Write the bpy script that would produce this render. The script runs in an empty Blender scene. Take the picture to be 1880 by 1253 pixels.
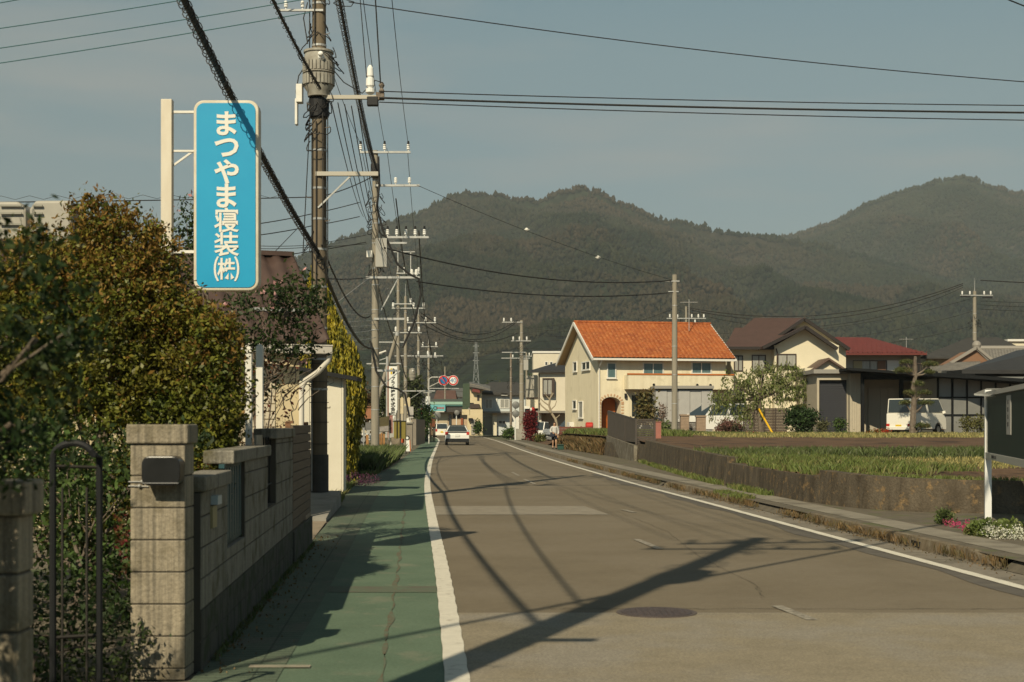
import bpy, math, random
import numpy as np
from mathutils import Vector, Matrix
R = math.radians
S = bpy.context.scene
C = S.collection
random.seed(7)
rng = np.random.default_rng(7)
# ---------------------------------------------------------------- camera
F = 2611.1; HOR = 778.0; EYE = 1.6
cam_d = bpy.data.cameras.new("camera"); cam = bpy.data.objects.new("camera", cam_d); C.objects.link(cam)
cam.location = (0, 0, EYE); cam.rotation_euler = (R(90), 0, 0)
cam_d.lens = 50; cam_d.sensor_width = 36; cam_d.shift_y = (HOR - 626.5) / 1880
cam_d.clip_start = 0.1; cam_d.clip_end = 20000
cam_d.dof.use_dof = True; cam_d.dof.focus_distance = 60; cam_d.dof.aperture_fstop = 5.0
S.camera = cam
# ---------------------------------------------------------------- light
SUN_EL = 38.0; SUN_AZ = 200.0      # azimuth of the sun, clockwise from +Y (view direction)
w = bpy.data.worlds.new("World"); S.world = w; w.use_nodes = True
nt = w.node_tree; nt.nodes.clear()
def N(nt, t, **k):
    n = nt.nodes.new(t)
    for a, b in k.items(): setattr(n, a, b)
    return n
sky = N(nt, 'ShaderNodeTexSky', sky_type='NISHITA', sun_disc=False)
sky.sun_elevation = R(SUN_EL); sky.sun_rotation = R(SUN_AZ); sky.dust_density = 1.0; sky.air_density = 1.0; sky.ozone_density = 1.0
hs = N(nt, 'ShaderNodeHueSaturation'); hs.inputs['Saturation'].default_value = 0.50
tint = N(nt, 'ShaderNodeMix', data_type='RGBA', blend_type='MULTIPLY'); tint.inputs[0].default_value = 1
# warmer towards the horizon, deeper blue-green higher up
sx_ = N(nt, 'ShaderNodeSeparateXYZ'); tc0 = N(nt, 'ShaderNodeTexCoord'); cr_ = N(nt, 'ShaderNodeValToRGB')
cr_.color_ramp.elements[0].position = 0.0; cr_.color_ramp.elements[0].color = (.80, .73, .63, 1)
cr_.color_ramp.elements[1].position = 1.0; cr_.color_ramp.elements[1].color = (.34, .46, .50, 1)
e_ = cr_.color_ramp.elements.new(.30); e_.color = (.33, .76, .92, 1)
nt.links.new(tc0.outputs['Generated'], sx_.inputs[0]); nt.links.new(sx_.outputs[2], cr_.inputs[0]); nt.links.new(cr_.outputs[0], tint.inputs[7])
# thin high cloud: a faint veil over the sky
tc = N(nt, 'ShaderNodeTexCoord'); mp = N(nt, 'ShaderNodeMapping'); mp.inputs['Scale'].default_value = (1.6, 1.6, 11.0); mp.inputs['Rotation'].default_value = (0, .10, 0)
nz = N(nt, 'ShaderNodeTexNoise'); nz.inputs['Scale'].default_value = 2.3; nz.inputs['Detail'].default_value = 6
rp = N(nt, 'ShaderNodeMapRange'); rp.inputs[1].default_value = .47; rp.inputs[2].default_value = .80; rp.inputs[3].default_value = 0; rp.inputs[4].default_value = .55
mx = N(nt, 'ShaderNodeMix', data_type='RGBA'); mx.inputs[7].default_value = (6.6, 5.7, 5.3, 1)
bg = N(nt, 'ShaderNodeBackground'); bg.inputs[1].default_value = 0.062
ou = N(nt, 'ShaderNodeOutputWorld')
L = nt.links.new
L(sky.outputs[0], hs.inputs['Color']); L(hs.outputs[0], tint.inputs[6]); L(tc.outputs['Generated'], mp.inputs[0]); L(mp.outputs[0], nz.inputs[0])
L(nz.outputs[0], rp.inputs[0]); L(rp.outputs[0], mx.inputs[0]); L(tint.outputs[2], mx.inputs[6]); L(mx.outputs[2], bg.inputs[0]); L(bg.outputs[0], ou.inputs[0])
sd = bpy.data.lights.new("sun", 'SUN'); sun = bpy.data.objects.new("sun", sd); C.objects.link(sun)
sd.energy = 4.9; sd.angle = R(0.5); sd.color = (1.0, 0.87, 0.62)
az = R(SUN_AZ); el = R(SUN_EL)
sv = Vector((math.sin(az) * math.cos(el), math.cos(az) * math.cos(el), math.sin(el)))
sun.rotation_euler = sv.to_track_quat('Z', 'Y').to_euler(); sun.location = sv * 50
S.view_settings.view_transform = 'Standard'; S.view_settings.look = 'None'; S.view_settings.gamma = 1; S.view_settings.exposure = 0.2
S.cycles.max_bounces = 6; S.cycles.transparent_max_bounces = 8; S.cycles.volume_bounces = 0
S.cycles.use_denoising = True
# ---------------------------------------------------------------- helpers
def P(px, py, d): return Vector(((px - 940) * d / F, d, EYE - (py - HOR) * d / F))
def G(px, py, z=0.0):
    d = (EYE - z) * F / (py - HOR); return Vector(((px - 940) * d / F, d, z))
SPLIT = dict(surround_bricks='surround_brick', bands='band', step_bolts='step_bolt', insulators='insulator', insulator_caps='insulator_cap', cooling_fins='cooling_fin', ribs='rib', struts='strut', snow_guard='snow_guard', bars='bar', posts='post', fuse_boxes='fuse_box',
    edging_blocks='edging_block', risers='riser', brackets='bracket', protective_sleeve='sleeve_band', strap='strap', boards='board', bargeboard='bargeboard', fascia='fascia', crossarms='crossarm', reflective_bands='reflective_band', legs='leg', feet='foot',
    rim='rim', ridge_tile='ridge_tile', sliding_door='sliding_door', service_cables='service_cable', upper_cables='upper_cable', lower_cables='lower_cable', planks='plank', cable_terminations='cable_termination', wing_roof='wing_roof', rear_gable_roof='rear_gable_roof', annex_roof='annex_roof', gable='gable', thick_cable='thick_cable', red_marks='red_mark', plate_marks='plate_mark', twigs='twig', glass_panes='pane', slabs='slab')
class MB:
    def __init__(s): s.v = []; s.f = []; s.p = []; s.m = Matrix.Identity(4)
    def at(s, loc=(0, 0, 0), rz=0, rx=0, ry=0, sc=1):
        s.m = Matrix.Translation(loc) @ Matrix.Rotation(rz, 4, 'Z') @ Matrix.Rotation(ry, 4, 'Y') @ Matrix.Rotation(rx, 4, 'X') @ Matrix.Scale(sc, 4); return s
    def add(s, vs, fs):
        b = len(s.v); s.p.append((b, len(s.f))); s.v += [tuple(s.m @ Vector(p)) for p in vs]; s.f += [tuple(b + i for i in f) for f in fs]; return s
    def box(s, x0, y0, z0, x1, y1, z1):
        return s.add([(x0,y0,z0),(x1,y0,z0),(x1,y1,z0),(x0,y1,z0),(x0,y0,z1),(x1,y0,z1),(x1,y1,z1),(x0,y1,z1)],
                     [(3,2,1,0),(4,5,6,7),(0,1,5,4),(1,2,6,5),(2,3,7,6),(3,0,4,7)])
    def cbox(s, c, sx, sy, sz): return s.box(c[0]-sx/2, c[1]-sy/2, c[2]-sz/2, c[0]+sx/2, c[1]+sy/2, c[2]+sz/2)
    def prism(s, pts, ex):
        n = len(pts); ex = Vector(ex); pts = [Vector(p) for p in pts]
        return s.add(pts + [p + ex for p in pts], [tuple(range(n-1, -1, -1)), tuple(range(n, 2*n))] + [(i, (i+1) % n, n+(i+1) % n, n+i) for i in range(n)])
    def bar(s, a, b, wd, ht=None, up=(0, 0, 1)):
        a = Vector(a); b = Vector(b); ht = ht or wd; d = (b - a).normalized(); u = Vector(up)
        if abs(d.dot(u)) > .98: u = Vector((1, 0, 0))
        r = d.cross(u).normalized() * wd/2; t = r.cross(d).normalized() * ht/2
        return s.add([a-r-t, a+r-t, a+r+t, a-r+t, b-r-t, b+r-t, b+r+t, b-r+t], [(0,3,2,1),(4,5,6,7),(0,1,5,4),(1,2,6,5),(2,3,7,6),(3,0,4,7)])
    def tube(s, pts, r, n=6, cap=True):
        pts = [Vector(p) for p in pts]; k = len(pts); rs = r if hasattr(r, '__len__') else [r]*k
        vs = []; prev = None
        for i, p in enumerate(pts):
            d = (pts[min(i+1, k-1)] - pts[max(i-1, 0)]); d = d.normalized() if d.length > 1e-9 else Vector((0, 0, 1))
            if prev is None:
                u = Vector((0, 0, 1)) if abs(d.z) < .9 else Vector((1, 0, 0)); a = d.cross(u).normalized()
            else: a = (prev - d * prev.dot(d)); a = a.normalized() if a.length > 1e-9 else d.orthogonal().normalized()
            prev = a; b = d.cross(a)
            for j in range(n):
                t = 2*math.pi*j/n; vs.append(p + (a*math.cos(t) + b*math.sin(t)) * rs[i])
        fs = [(i*n+j, i*n+(j+1) % n, (i+1)*n+(j+1) % n, (i+1)*n+j) for i in range(k-1) for j in range(n)]
        if cap: fs += [tuple(range(n-1, -1, -1)), tuple(range((k-1)*n, k*n))]
        return s.add(vs, fs)
    def cyl(s, a, b, r0, r1=None, n=16): return s.tube([a, b], [r0, r0 if r1 is None else r1], n)
    def lathe(s, prof, c=(0, 0, 0), n=14):
        return s.tube([(c[0], c[1], c[2]+z) for r, z in prof], [max(r, 1e-4) for r, z in prof], n)
    def ball(s, c, r, n=8, sz=1):
        return s.tube([(c[0], c[1], c[2] - r*sz*math.cos(math.pi*i/n)) for i in range(n+1)], [max(1e-4, r*math.sin(math.pi*i/n)) for i in range(n+1)], 2*n)
    def build(s, name, mat, parent=None, smooth=False, bevel=0, world=False, seg=2):
        if name in SPLIT and len(s.p) > 1:
            first = None
            for i, (b, f) in enumerate(s.p):
                e = s.p[i+1] if i+1 < len(s.p) else (len(s.v), len(s.f)); q = MB(); q.v = s.v[b:e[0]]; q.f = [tuple(k-b for k in ff) for ff in s.f[f:e[1]]]; q.p = [(0, 0)]
                o = q.build(SPLIT[name], mat, parent, smooth, bevel, world, seg); first = first or o
            return first
        me = bpy.data.meshes.new(name); vs = s.v
        if world and parent is not None:
            root = parent
            while root.parent: root = root.parent
            iv = (Matrix.Translation(root.location) @ root.rotation_euler.to_matrix().to_4x4()).inverted(); vs = [tuple(iv @ Vector(p)) for p in vs]
        me.from_pydata(vs, [], s.f); me.materials.append(mat)
        if smooth:
            me.polygons.foreach_set('use_smooth', [True]*len(me.polygons))
            try: me.set_sharp_from_angle(angle=R(40))
            except Exception: pass
        o = bpy.data.objects.new(name, me); C.objects.link(o); o.parent = parent
        if bevel:
            b = o.modifiers.new('b', 'BEVEL'); b.width = bevel; b.segments = seg; b.limit_method = 'ANGLE'; b.angle_limit = R(35)
        return o
def npmesh(name, v, f, mat, parent=None, smooth=False):
    me = bpy.data.meshes.new(name); nv = len(v); nf, k = f.shape
    me.vertices.add(nv); me.vertices.foreach_set('co', np.ascontiguousarray(v, dtype=np.float32).ravel())
    me.loops.add(nf*k); me.loops.foreach_set('vertex_index', np.ascontiguousarray(f, dtype=np.int32).ravel())
    me.polygons.add(nf); me.polygons.foreach_set('loop_start', np.arange(0, nf*k, k, dtype=np.int32))
    me.polygons.foreach_set('loop_total', np.full(nf, k, dtype=np.int32))
    if smooth: me.polygons.foreach_set('use_smooth', np.ones(nf, dtype=bool))
    me.update(calc_edges=True); me.materials.append(mat)
    o = bpy.data.objects.new(name, me); C.objects.link(o); o.parent = parent; return o
def tag(o, label=None, cat=None, group=None, kind=None):
    if label: o['label'] = label
    if cat: o['category'] = cat
    if group: o['group'] = group
    if kind: o['kind'] = kind
    return o
def thing(name, label, cat, loc=(0, 0, 0), rz=0, group=None):
    o = bpy.data.objects.new(name, None); C.objects.link(o); o.location = loc; o.rotation_euler = (0, 0, rz); o.empty_display_size = .3
    return tag(o, label, cat, group)
def struct(o): o['kind'] = 'structure'; return o
def stuff(o, label, cat=None): return tag(o, label, cat, None, 'stuff')
def dup(o, parent=None):
    c = o.copy(); C.objects.link(c); c.parent = parent
    for ch in list(o.children): dup(ch, c)
    return c
# ---------------------------------------------------------------- materials
_mc = {}
def mat(name, col, rough=.8, col2=None, sc=3.0, amt=1.0, bump=0.0, bsc=None, metal=0.0, spec=.3, stretch=None, det=5, lo=.35, hi=.65,
        col3=None, sc3=.6, lo3=.5, hi3=.62, trans=0, island=0, emit=0, coord='Object'):
    if name in _mc: return _mc[name]
    m = bpy.data.materials.new(name); m.use_nodes = True; nt = m.node_tree; L = nt.links.new
    b = nt.nodes['Principled BSDF']; out = nt.nodes['Material Output']
    b.inputs['Roughness'].default_value = rough; b.inputs['Metallic'].default_value = metal; b.inputs['Specular IOR Level'].default_value = spec
    c4 = lambda c: (c[0], c[1], c[2], 1)
    b.inputs['Base Color'].default_value = c4(col); cs = None
    tc = N(nt, 'ShaderNodeTexCoord'); co = tc.outputs[coord]
    if stretch:
        mp = N(nt, 'ShaderNodeMapping'); mp.inputs['Scale'].default_value = stretch; L(co, mp.inputs[0]); cs2 = mp.outputs[0]
    else: cs2 = co
    def noise(scale, d, src):
        n = N(nt, 'ShaderNodeTexNoise'); n.inputs['Scale'].default_value = scale; n.inputs['Detail'].default_value = d; n.inputs['Roughness'].default_value = .62; L(src, n.inputs[0]); return n.outputs[0]
    if col2 is not None:
        r = N(nt, 'ShaderNodeMapRange'); r.inputs[1].default_value = lo; r.inputs[2].default_value = hi; L(noise(sc, det, cs2), r.inputs[0])
        mx = N(nt, 'ShaderNodeMix', data_type='RGBA'); mx.inputs[6].default_value = c4(col); mx.inputs[7].default_value = c4(col2); L(r.outputs[0], mx.inputs[0]); cs = mx.outputs[2]
    if col3 is not None:
        r = N(nt, 'ShaderNodeMapRange'); r.inputs[1].default_value = lo3; r.inputs[2].default_value = hi3; L(noise(sc3, 6, co), r.inputs[0])
        mx = N(nt, 'ShaderNodeMix', data_type='RGBA'); mx.inputs[7].default_value = c4(col3)
        if cs is not None: L(cs, mx.inputs[6])
        else: mx.inputs[6].default_value = c4(col)
        L(r.outputs[0], mx.inputs[0]); cs = mx.outputs[2]
    if island:
        g = N(nt, 'ShaderNodeNewGeometry'); h = N(nt, 'ShaderNodeHueSaturation')
        r = N(nt, 'ShaderNodeMapRange'); r.inputs[3].default_value = 1-island; r.inputs[4].default_value = 1+island; L(g.outputs['Random Per Island'], r.inputs[0]); L(r.outputs[0], h.inputs['Value'])
        if cs is not None: L(cs, h.inputs['Color'])
        else: h.inputs['Color'].default_value = c4(col)
        cs = h.outputs[0]
    if cs is not None: L(cs, b.inputs['Base Color'])
    if bump:
        bp = N(nt, 'ShaderNodeBump'); bp.inputs['Strength'].default_value = 1; bp.inputs['Distance'].default_value = bump
        L(noise(bsc or sc*4, 4, co), bp.inputs['Height']); L(bp.outputs[0], b.inputs['Normal'])
    if trans:
        t = N(nt, 'ShaderNodeBsdfTranslucent'); ms = N(nt, 'ShaderNodeMixShader'); ms.inputs[0].default_value = trans
        if cs is not None: L(cs, t.inputs[0])
        else: t.inputs[0].default_value = c4(col)
        L(b.outputs[0], ms.inputs[1]); L(t.outputs[0], ms.inputs[2]); L(ms.outputs[0], out.inputs[0])
    _mc[name] = m; return m
def leafmat(name, c1, c2, c3=None, sc=1.6, trans=.25, island=.35, sc3=3.0, lo3=.5, hi3=.6, rough=.55, spec=.25, **k):
    return mat(name, c1, rough, **k, col2=c2, sc=sc, col3=c3, sc3=sc3, lo3=lo3, hi3=hi3, trans=trans, island=island, spec=spec)
M_conc = mat('concrete', (.30,.28,.24), .9, col2=(.22,.205,.175), sc=1.6, bump=.004, bsc=40, col3=(.15,.14,.12), sc3=2.5, lo3=.55, hi3=.75)
M_pole = mat('pole_concrete', (.17,.135,.092), .85, col2=(.12,.097,.068), sc=2.0, stretch=(6,6,.5), bump=.003, bsc=30)
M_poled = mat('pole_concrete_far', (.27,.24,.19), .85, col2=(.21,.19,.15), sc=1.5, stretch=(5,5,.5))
M_steelw = mat('galvanised', (.42,.42,.40), .5, col2=(.33,.33,.32), sc=8, metal=.3)
M_white = mat('white_paint', (.68,.66,.60), .5, col2=(.60,.58,.52), sc=5)
M_porc = mat('porcelain', (.75,.74,.70), .25, spec=.5)
M_black = mat('black_rubber', (.016,.016,.017), .6)
M_cable = mat('cable_sheath', (.022,.021,.02), .6)
M_rust = mat('rusty_fitting', (.12,.085,.06), .8, col2=(.2,.17,.14), sc=20)
M_dark = mat('dark_metal', (.016,.017,.018), .6, spec=.15)
M_glass = mat('window_glass', (.03,.038,.04), .08, spec=.8)
M_glassb = mat('curtained_glass', (.34,.33,.29), .25, col2=(.22,.22,.2), sc=3, stretch=(12,12,.3), spec=.6)
M_glasst = mat('teal_curtain_glass', (.10,.17,.17), .2, col2=(.06,.1,.11), sc=3, stretch=(14,14,.3), spec=.6)
M_wood = mat('brown_wood', (.20,.10,.05), .7, col2=(.13,.07,.04), sc=6, stretch=(1,1,8))
M_tyre = mat('tyre', (.015,.015,.015), .9)
M_chrome = mat('alloy', (.5,.5,.5), .3, metal=.8)
M_red = mat('red_plastic', (.42,.03,.02), .35)
# ---------------------------------------------------------------- foliage
def leaves(name, pts, size, mt, parent, elong=2.0, droop=0.0, up=None, jit=.4, cup=.25):
    n = len(pts); pts = np.asarray(pts, dtype=float)
    d = rng.normal(size=(n, 3)); d[:, 2] -= droop
    if up is not None: d = d*(1-up[3]) + np.array(up[:3])*up[3]*1.7
    d /= np.linalg.norm(d, axis=1)[:, None]
    r = rng.normal(size=(n, 3)); s = np.cross(d, r); s /= np.linalg.norm(s, axis=1)[:, None]
    nn = np.cross(d, s); ln = (size*(1+jit*(rng.random(n)-.5)*2))[:, None]; wd = ln/elong/2
    a = pts - d*ln/2; b = pts + s*wd + nn*wd*cup; c = pts + d*ln/2; e = pts - s*wd + nn*wd*cup
    v = np.stack([a, b, c, e], 1).reshape(-1, 3); f = np.arange(n*4).reshape(n, 4)
    return npmesh(name, v, f, mt, parent)
def blob_pts(blobs, nclump, nleaf, spread, shell=.62):
    """clumps near the surface of ellipsoids, leaves scattered round each clump"""
    vol = np.array([b[3]*b[4]*b[5] for b in blobs])**.67; vol /= vol.sum(); out = []
    idx = rng.choice(len(blobs), nclump, p=vol)
    for i in idx:
        b = blobs[i]; d = rng.normal(size=3); d /= np.linalg.norm(d); rr = shell+(1-shell)*rng.random()**.6
        c = np.array(b[:3]) + d*rr*np.array(b[3:6]); k = max(2, int(nleaf*(.4+1.2*rng.random())))
        out.append(c + rng.normal(size=(k, 3))*spread*(.6+.8*rng.random()))
    return np.concatenate(out)
def branches(base, blobs, r0, mt, parent, name='trunk', n=8, lean=(0, 0), trunk_frac=.45, wob=.12):
    mb = MB(); base = Vector(base); top = Vector((sum(b[0] for b in blobs)/len(blobs), sum(b[1] for b in blobs)/len(blobs), max(b[2] for b in blobs)))
    fork = base.lerp(top, trunk_frac)
    def path(a, b, r1, r2, k=5):
        ln = (b-a).length; pts = [a.lerp(b, i/k) + Vector((random.gauss(0, 1), random.gauss(0, 1), 0))*wob*ln/k*(0 if i in (0, k) else 1) for i in range(k+1)]
        mb.tube(pts, [r1+(r2-r1)*i/k for i in range(k+1)], n); return pts
    path(base, fork, r0, r0*.75)
    for b in blobs:
        c = Vector(b[:3]); p = path(fork, c, r0*.55, r0*.16)
        for _ in range(4):
            e = c + Vector((random.uniform(-1, 1)*b[3], random.uniform(-1, 1)*b[4], random.uniform(-.3, 1)*b[5]))*.8
            path(p[random.choice((2, 3, 4))], e, r0*.2, r0*.05, 3)
    return mb.build(name, mt, parent, smooth=True)
def tree(name, label, cat, base, blobs, ncl, nlf, spread, size, lm, r0=.08, trunkm=None, group=None, elong=2.0, droop=0, shell=.6, tf=.45):
    t = thing(name, label, cat, base, 0, group)
    branches((0, 0, 0), blobs, r0, trunkm or M_bark, t, tf and 'trunk', trunk_frac=tf)
    leaves('crown', blob_pts(blobs, ncl, nlf, spread, shell), size, lm, t, elong=elong, droop=droop)
    return t
M_bark = mat('bark', (.10,.075,.055), .9, col2=(.17,.14,.11), sc=6, bump=.01, bsc=25)
# ---------------------------------------------------------------- lettering
def glyphs(mb, text, size, origin, u, v, bold=0.0, vertical=False, pitch=None, depth=.004):
    """adds letter shapes to mb as thin raised solids; origin = centre (first letter if vertical)"""
    u = Vector(u).normalized(); v = Vector(v).normalized(); nrm = u.cross(v); o = Vector(origin)
    def one(t, cx, cy, centre_line):
        cu = bpy.data.curves.new('t', 'FONT'); cu.body = t; cu.size = size; cu.offset = bold; cu.resolution_u = 3; ob = bpy.data.objects.new('t', cu)
        me = bpy.data.meshes.new_from_object(ob)
        if len(me.vertices):
            xs = [p.co.x for p in me.vertices]; ys = [p.co.y for p in me.vertices]
            mx_, my_ = (min(xs)+max(xs))/2, (min(ys)+max(ys))/2
            k = len(mb.v); vs = [o + u*(p.co.x-mx_+cx) + v*(p.co.y-my_+cy) + nrm*depth for p in me.vertices]
            mb.add(vs, [tuple(p.vertices) for p in me.polygons])
        bpy.data.objects.remove(ob); bpy.data.curves.remove(cu); bpy.data.meshes.remove(me)
    if vertical:
        for i, ch in enumerate(text): one(ch, 0, -i*(pitch or size*1.05), True)
    else: one(text, 0, 0, True)
    return mb

def grain(m, scale=140, lo=.78, hi=1.22, det=3):
    nt = m.node_tree; b = nt.nodes['Principled BSDF']; L = nt.links.new; src = b.inputs['Base Color'].links[0].from_socket; tc = N(nt, 'ShaderNodeTexCoord'); n = N(nt, 'ShaderNodeTexNoise'); n.inputs['Scale'].default_value = scale; n.inputs['Detail'].default_value = det; n.inputs['Roughness'].default_value = .7
    L(tc.outputs['Object'], n.inputs[0]); r = N(nt, 'ShaderNodeMapRange'); r.inputs[1].default_value = .3; r.inputs[2].default_value = .7; r.inputs[3].default_value = lo; r.inputs[4].default_value = hi; L(n.outputs[0], r.inputs[0]); h = N(nt, 'ShaderNodeHueSaturation'); L(r.outputs[0], h.inputs['Value']); L(src, h.inputs['Color']); L(h.outputs[0], b.inputs['Base Color'])
# ================================================================ THE SETTING
def curve(tab):
    a = np.array(tab, dtype=float); xs = a[:, 0]; ys = a[:, 1]; m = np.gradient(ys, xs)
    def f(d):
        d = float(min(max(d, xs[0]), xs[-1])); i = min(int(np.searchsorted(xs, d, 'right'))-1, len(xs)-2); h = xs[i+1]-xs[i]; t = (d-xs[i])/h
        return ((2*t**3-3*t*t+1)*ys[i] + (t**3-2*t*t+t)*h*m[i] + (-2*t**3+3*t*t)*ys[i+1] + (t**3-t*t)*h*m[i+1])
    return f
XL = curve([(-30, 1.9), (0, .2), (8.8, -.337), (13.7, -.645), (24.3, -1.37), (34.2, -2.03), (58, -3.33), (85, -4.6), (113, -5.9), (136, -7.0), (181, -10.4), (260, -22)])
XR = curve([(-30, 7.7), (0, 5.85), (13.8, 4.96), (20.9, 4.45), (27.7, 3.98), (36.3, 3.34), (51.6, 2.37), (85, .62), (113, -.6), (136, -1.7), (190, -5.5), (260, -16)])
XG = curve([(-30, .6), (0, -1.38), (9.1, -1.99), (18.8, -2.66), (27.7, -3.3), (32, -3.72), (51, -4.35), (67, -5.05), (89, -6.0), (113, -7.2), (136, -8.6), (181, -12.2), (260, -24)])
_xw = np.array([(5, 60), (20, 40), (21.6, 20), (22.6, 11), (23.0, 8.6), (23.4, 7.3), (23.9, 6.5), (24.6, 6.05), (25.6, 5.75), (27, 5.5), (31, 5.2), (35.2, 5.05), (44, 4.95), (54, 5.0), (67, 4.2), (85, 2.9), (110, 1.8), (136, .8), (190, -2.8), (300, -14)])
XW = lambda d: float(np.interp(d, _xw[:, 0], _xw[:, 1]))
def ribbon(name, fl, fr, z, d0, d1, mt, st=.5, nx=1, zr=None, kind='structure'):
    ds = np.arange(d0, d1+1e-6, st) if d1-d0 > st else np.array([d0, d1]); v = []; uv = []
    for d in ds:
        a, b = fl(d), fr(d)
        for i in range(nx+1):
            t = i/nx; v.append((a+(b-a)*t, d, z if zr is None else z+(zr-z)*t))
    f = [(r*(nx+1)+i, r*(nx+1)+i+1, (r+1)*(nx+1)+i+1, (r+1)*(nx+1)+i) for r in range(len(ds)-1) for i in range(nx)]
    o = npmesh(name, np.array(v), np.array(f), mt); o['kind'] = kind
    u = o.data.uv_layers.new(name='UVMap'); vv = np.array(v); li = np.array(f).ravel(); co = vv[li][:, :2].copy(); u.data.foreach_set('uv', co.astype(np.float32).ravel())
    return o
M_road = mat('asphalt', (.158,.130,.090), .92, col2=(.138,.113,.078), sc=1.1, bump=.004, bsc=90, col3=(.165,.137,.098), sc3=.35, lo3=.45, hi3=.6, spec=.25)
M_roadn = mat('asphalt_pale', (.235,.200,.142), .92, col2=(.20,.17,.12), sc=2.2, bump=.004, bsc=110, col3=(.225,.2,.16), sc3=.8, lo3=.45, hi3=.6)
M_roadd = mat('asphalt_dark', (.085,.075,.065), .9, col2=(.11,.098,.08), sc=3, bump=.003, bsc=90)
M_line = mat('road_paint', (.62,.58,.49), .7, col2=(.55,.515,.435), sc=6, col3=(.36,.32,.26), sc3=9, lo3=.56, hi3=.72)
M_linew = mat('road_paint_worn', (.30,.27,.22), .8, col2=(.16,.14,.11), sc=14, lo=.4, hi=.6)
M_green = mat('green_surfacing', (.105,.150,.100), .85, col2=(.085,.127,.083), sc=1.4, bump=.002, bsc=80, col3=(.16,.17,.12), sc3=1.9, lo3=.56, hi3=.74)
M_greenw = mat('green_surfacing_worn', (.098,.125,.085), .88, col2=(.078,.105,.072), sc=1.8, bump=.003, bsc=60, col3=(.14,.13,.10), sc3=1.6, lo3=.52, hi3=.68)
def add_grid(m, px, py, wd, dark):
    nt = m.node_tree; b = nt.nodes['Principled BSDF']; L = nt.links.new
    src = b.inputs['Base Color'].links[0].from_socket; tc = N(nt, 'ShaderNodeTexCoord'); br = N(nt, 'ShaderNodeTexBrick')
    br.inputs['Scale'].default_value = 1; br.inputs['Brick Width'].default_value = px; br.inputs['Row Height'].default_value = py; br.inputs['Mortar Size'].default_value = wd
    br.inputs['Mortar Smooth'].default_value = .3; br.offset = 0; mp = N(nt, 'ShaderNodeMapping'); mp.inputs['Rotation'].default_value = (0, 0, R(-4)); L(tc.outputs['UV'], mp.inputs[0]); L(mp.outputs[0], br.inputs[0])
    mx = N(nt, 'ShaderNodeMix', data_type='RGBA', blend_type='MULTIPLY'); L(br.outputs['Fac'], mx.inputs[0]); L(src, mx.inputs[6]); mx.inputs[7].default_value = (dark, dark, dark, 1); L(mx.outputs[2], b.inputs['Base Color'])
add_grid(M_greenw, .5, .1, .009, .55)
grain(M_road, 60); grain(M_roadn, 55, .7, 1.3); grain(M_road, 9, .93, 1.07); grain(M_green, 50, .82, 1.18); grain(M_greenw, 50, .8, 1.2); grain(M_roadn, 7, .93, 1.07)
M_soilg = mat('lot_gravel', (.12,.10,.075), .95, col2=(.17,.145,.11), sc=5, bump=.01, bsc=40, col3=(.07,.09,.04), sc3=.8)
# ground: one sheet to the horizon
gm = MB().add([(-5600, -250, -.03), (5600, -250, -.03), (5600, 5600, -.03), (-5600, 5600, -.03)], [(0, 1, 2, 3)])
struct(gm.build('ground', mat('ground_soil', (.10,.09,.06), .95, col2=(.07,.08,.04), sc=.2, bump=.02, bsc=20)))
ribbon('road', lambda d: XL(d)-.15, lambda d: XR(d)+.62, 0, -24, 258, M_road, 1, 6)
ribbon('pavement', lambda d: XG(d)-.02, lambda d: XL(d)-.079, .006, -24, 240, M_green, 1, 3)
XJ = lambda d: XL(d)-1.12 if d < 34 else XL(d)-1.12+(d-34)*.012
ribbon('gutter_covers', lambda d: XG(d)-.02, lambda d: max(XJ(d), XG(d)+.05), .011, -24, 48, M_greenw, .5, 2)
ribbon('pavement_crack', lambda d: XL(d)-.488+.02*math.sin(d*2.1)+.012*math.sin(d*5.7), lambda d: XL(d)-.475+.02*math.sin(d*2.3)+.012*math.sin(d*6.1), .0105, -5, 30, mat('crack_soil', (.11,.085,.055), .9, col2=(.10,.12,.08), sc=9, lo=.42, hi=.55), .12)
ribbon('pavement_patch', lambda d: XJ(d), lambda d: XL(d)-.08, .0102, 13.4, 13.9, mat('patch_brown', (.10,.095,.07), .9, col2=(.09,.12,.08), sc=4), .25, 2)
ribbon('pavement_block_row', lambda d: XL(d)-1.35, lambda d: XL(d)-.95, .0145, 9.25, 9.42, mat('block_cream', (.30,.26,.2), .9, col2=(.2,.2,.15), sc=9), .1, 2)
ribbon('edge_line_left', lambda d: XL(d)-.078+.003*math.sin(d*7), lambda d: XL(d)+.078+.004*math.sin(d*9.3), .01, -24, 240, M_line, .15)
ribbon('edge_line_right', lambda d: XR(d)-.07+.003*math.sin(d*6.1), lambda d: XR(d)+.07+.003*math.sin(d*8), .01, -24, 240, M_line, .15)
ribbon('road_dark_edge', lambda d: XR(d)-.3-.05*math.sin(d*1.9)-.05*math.sin(d*.7), lambda d: XR(d)-.07, .004, 5, 45, M_roadd, .25)
ribbon('road_patch_near', lambda d: XL(d)+.08, lambda d: XR(d)-.08, .0045, -24, 12.25, M_roadn, 1, 6)
mbp = MB(); a = [(XL(24.9)+.08, 24.9), (1.72, 24.9), (1.4, 27.5), (XL(27.5)+.08, 27.5)]
struct(MB().add([(x, y, .0045) for x, y in a], [(0, 1, 2, 3)]).build('road_patch_strip', mat('patch_pale', (.25,.22,.17), .9, col2=(.19,.165,.13), sc=4)))
md = MB()
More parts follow.
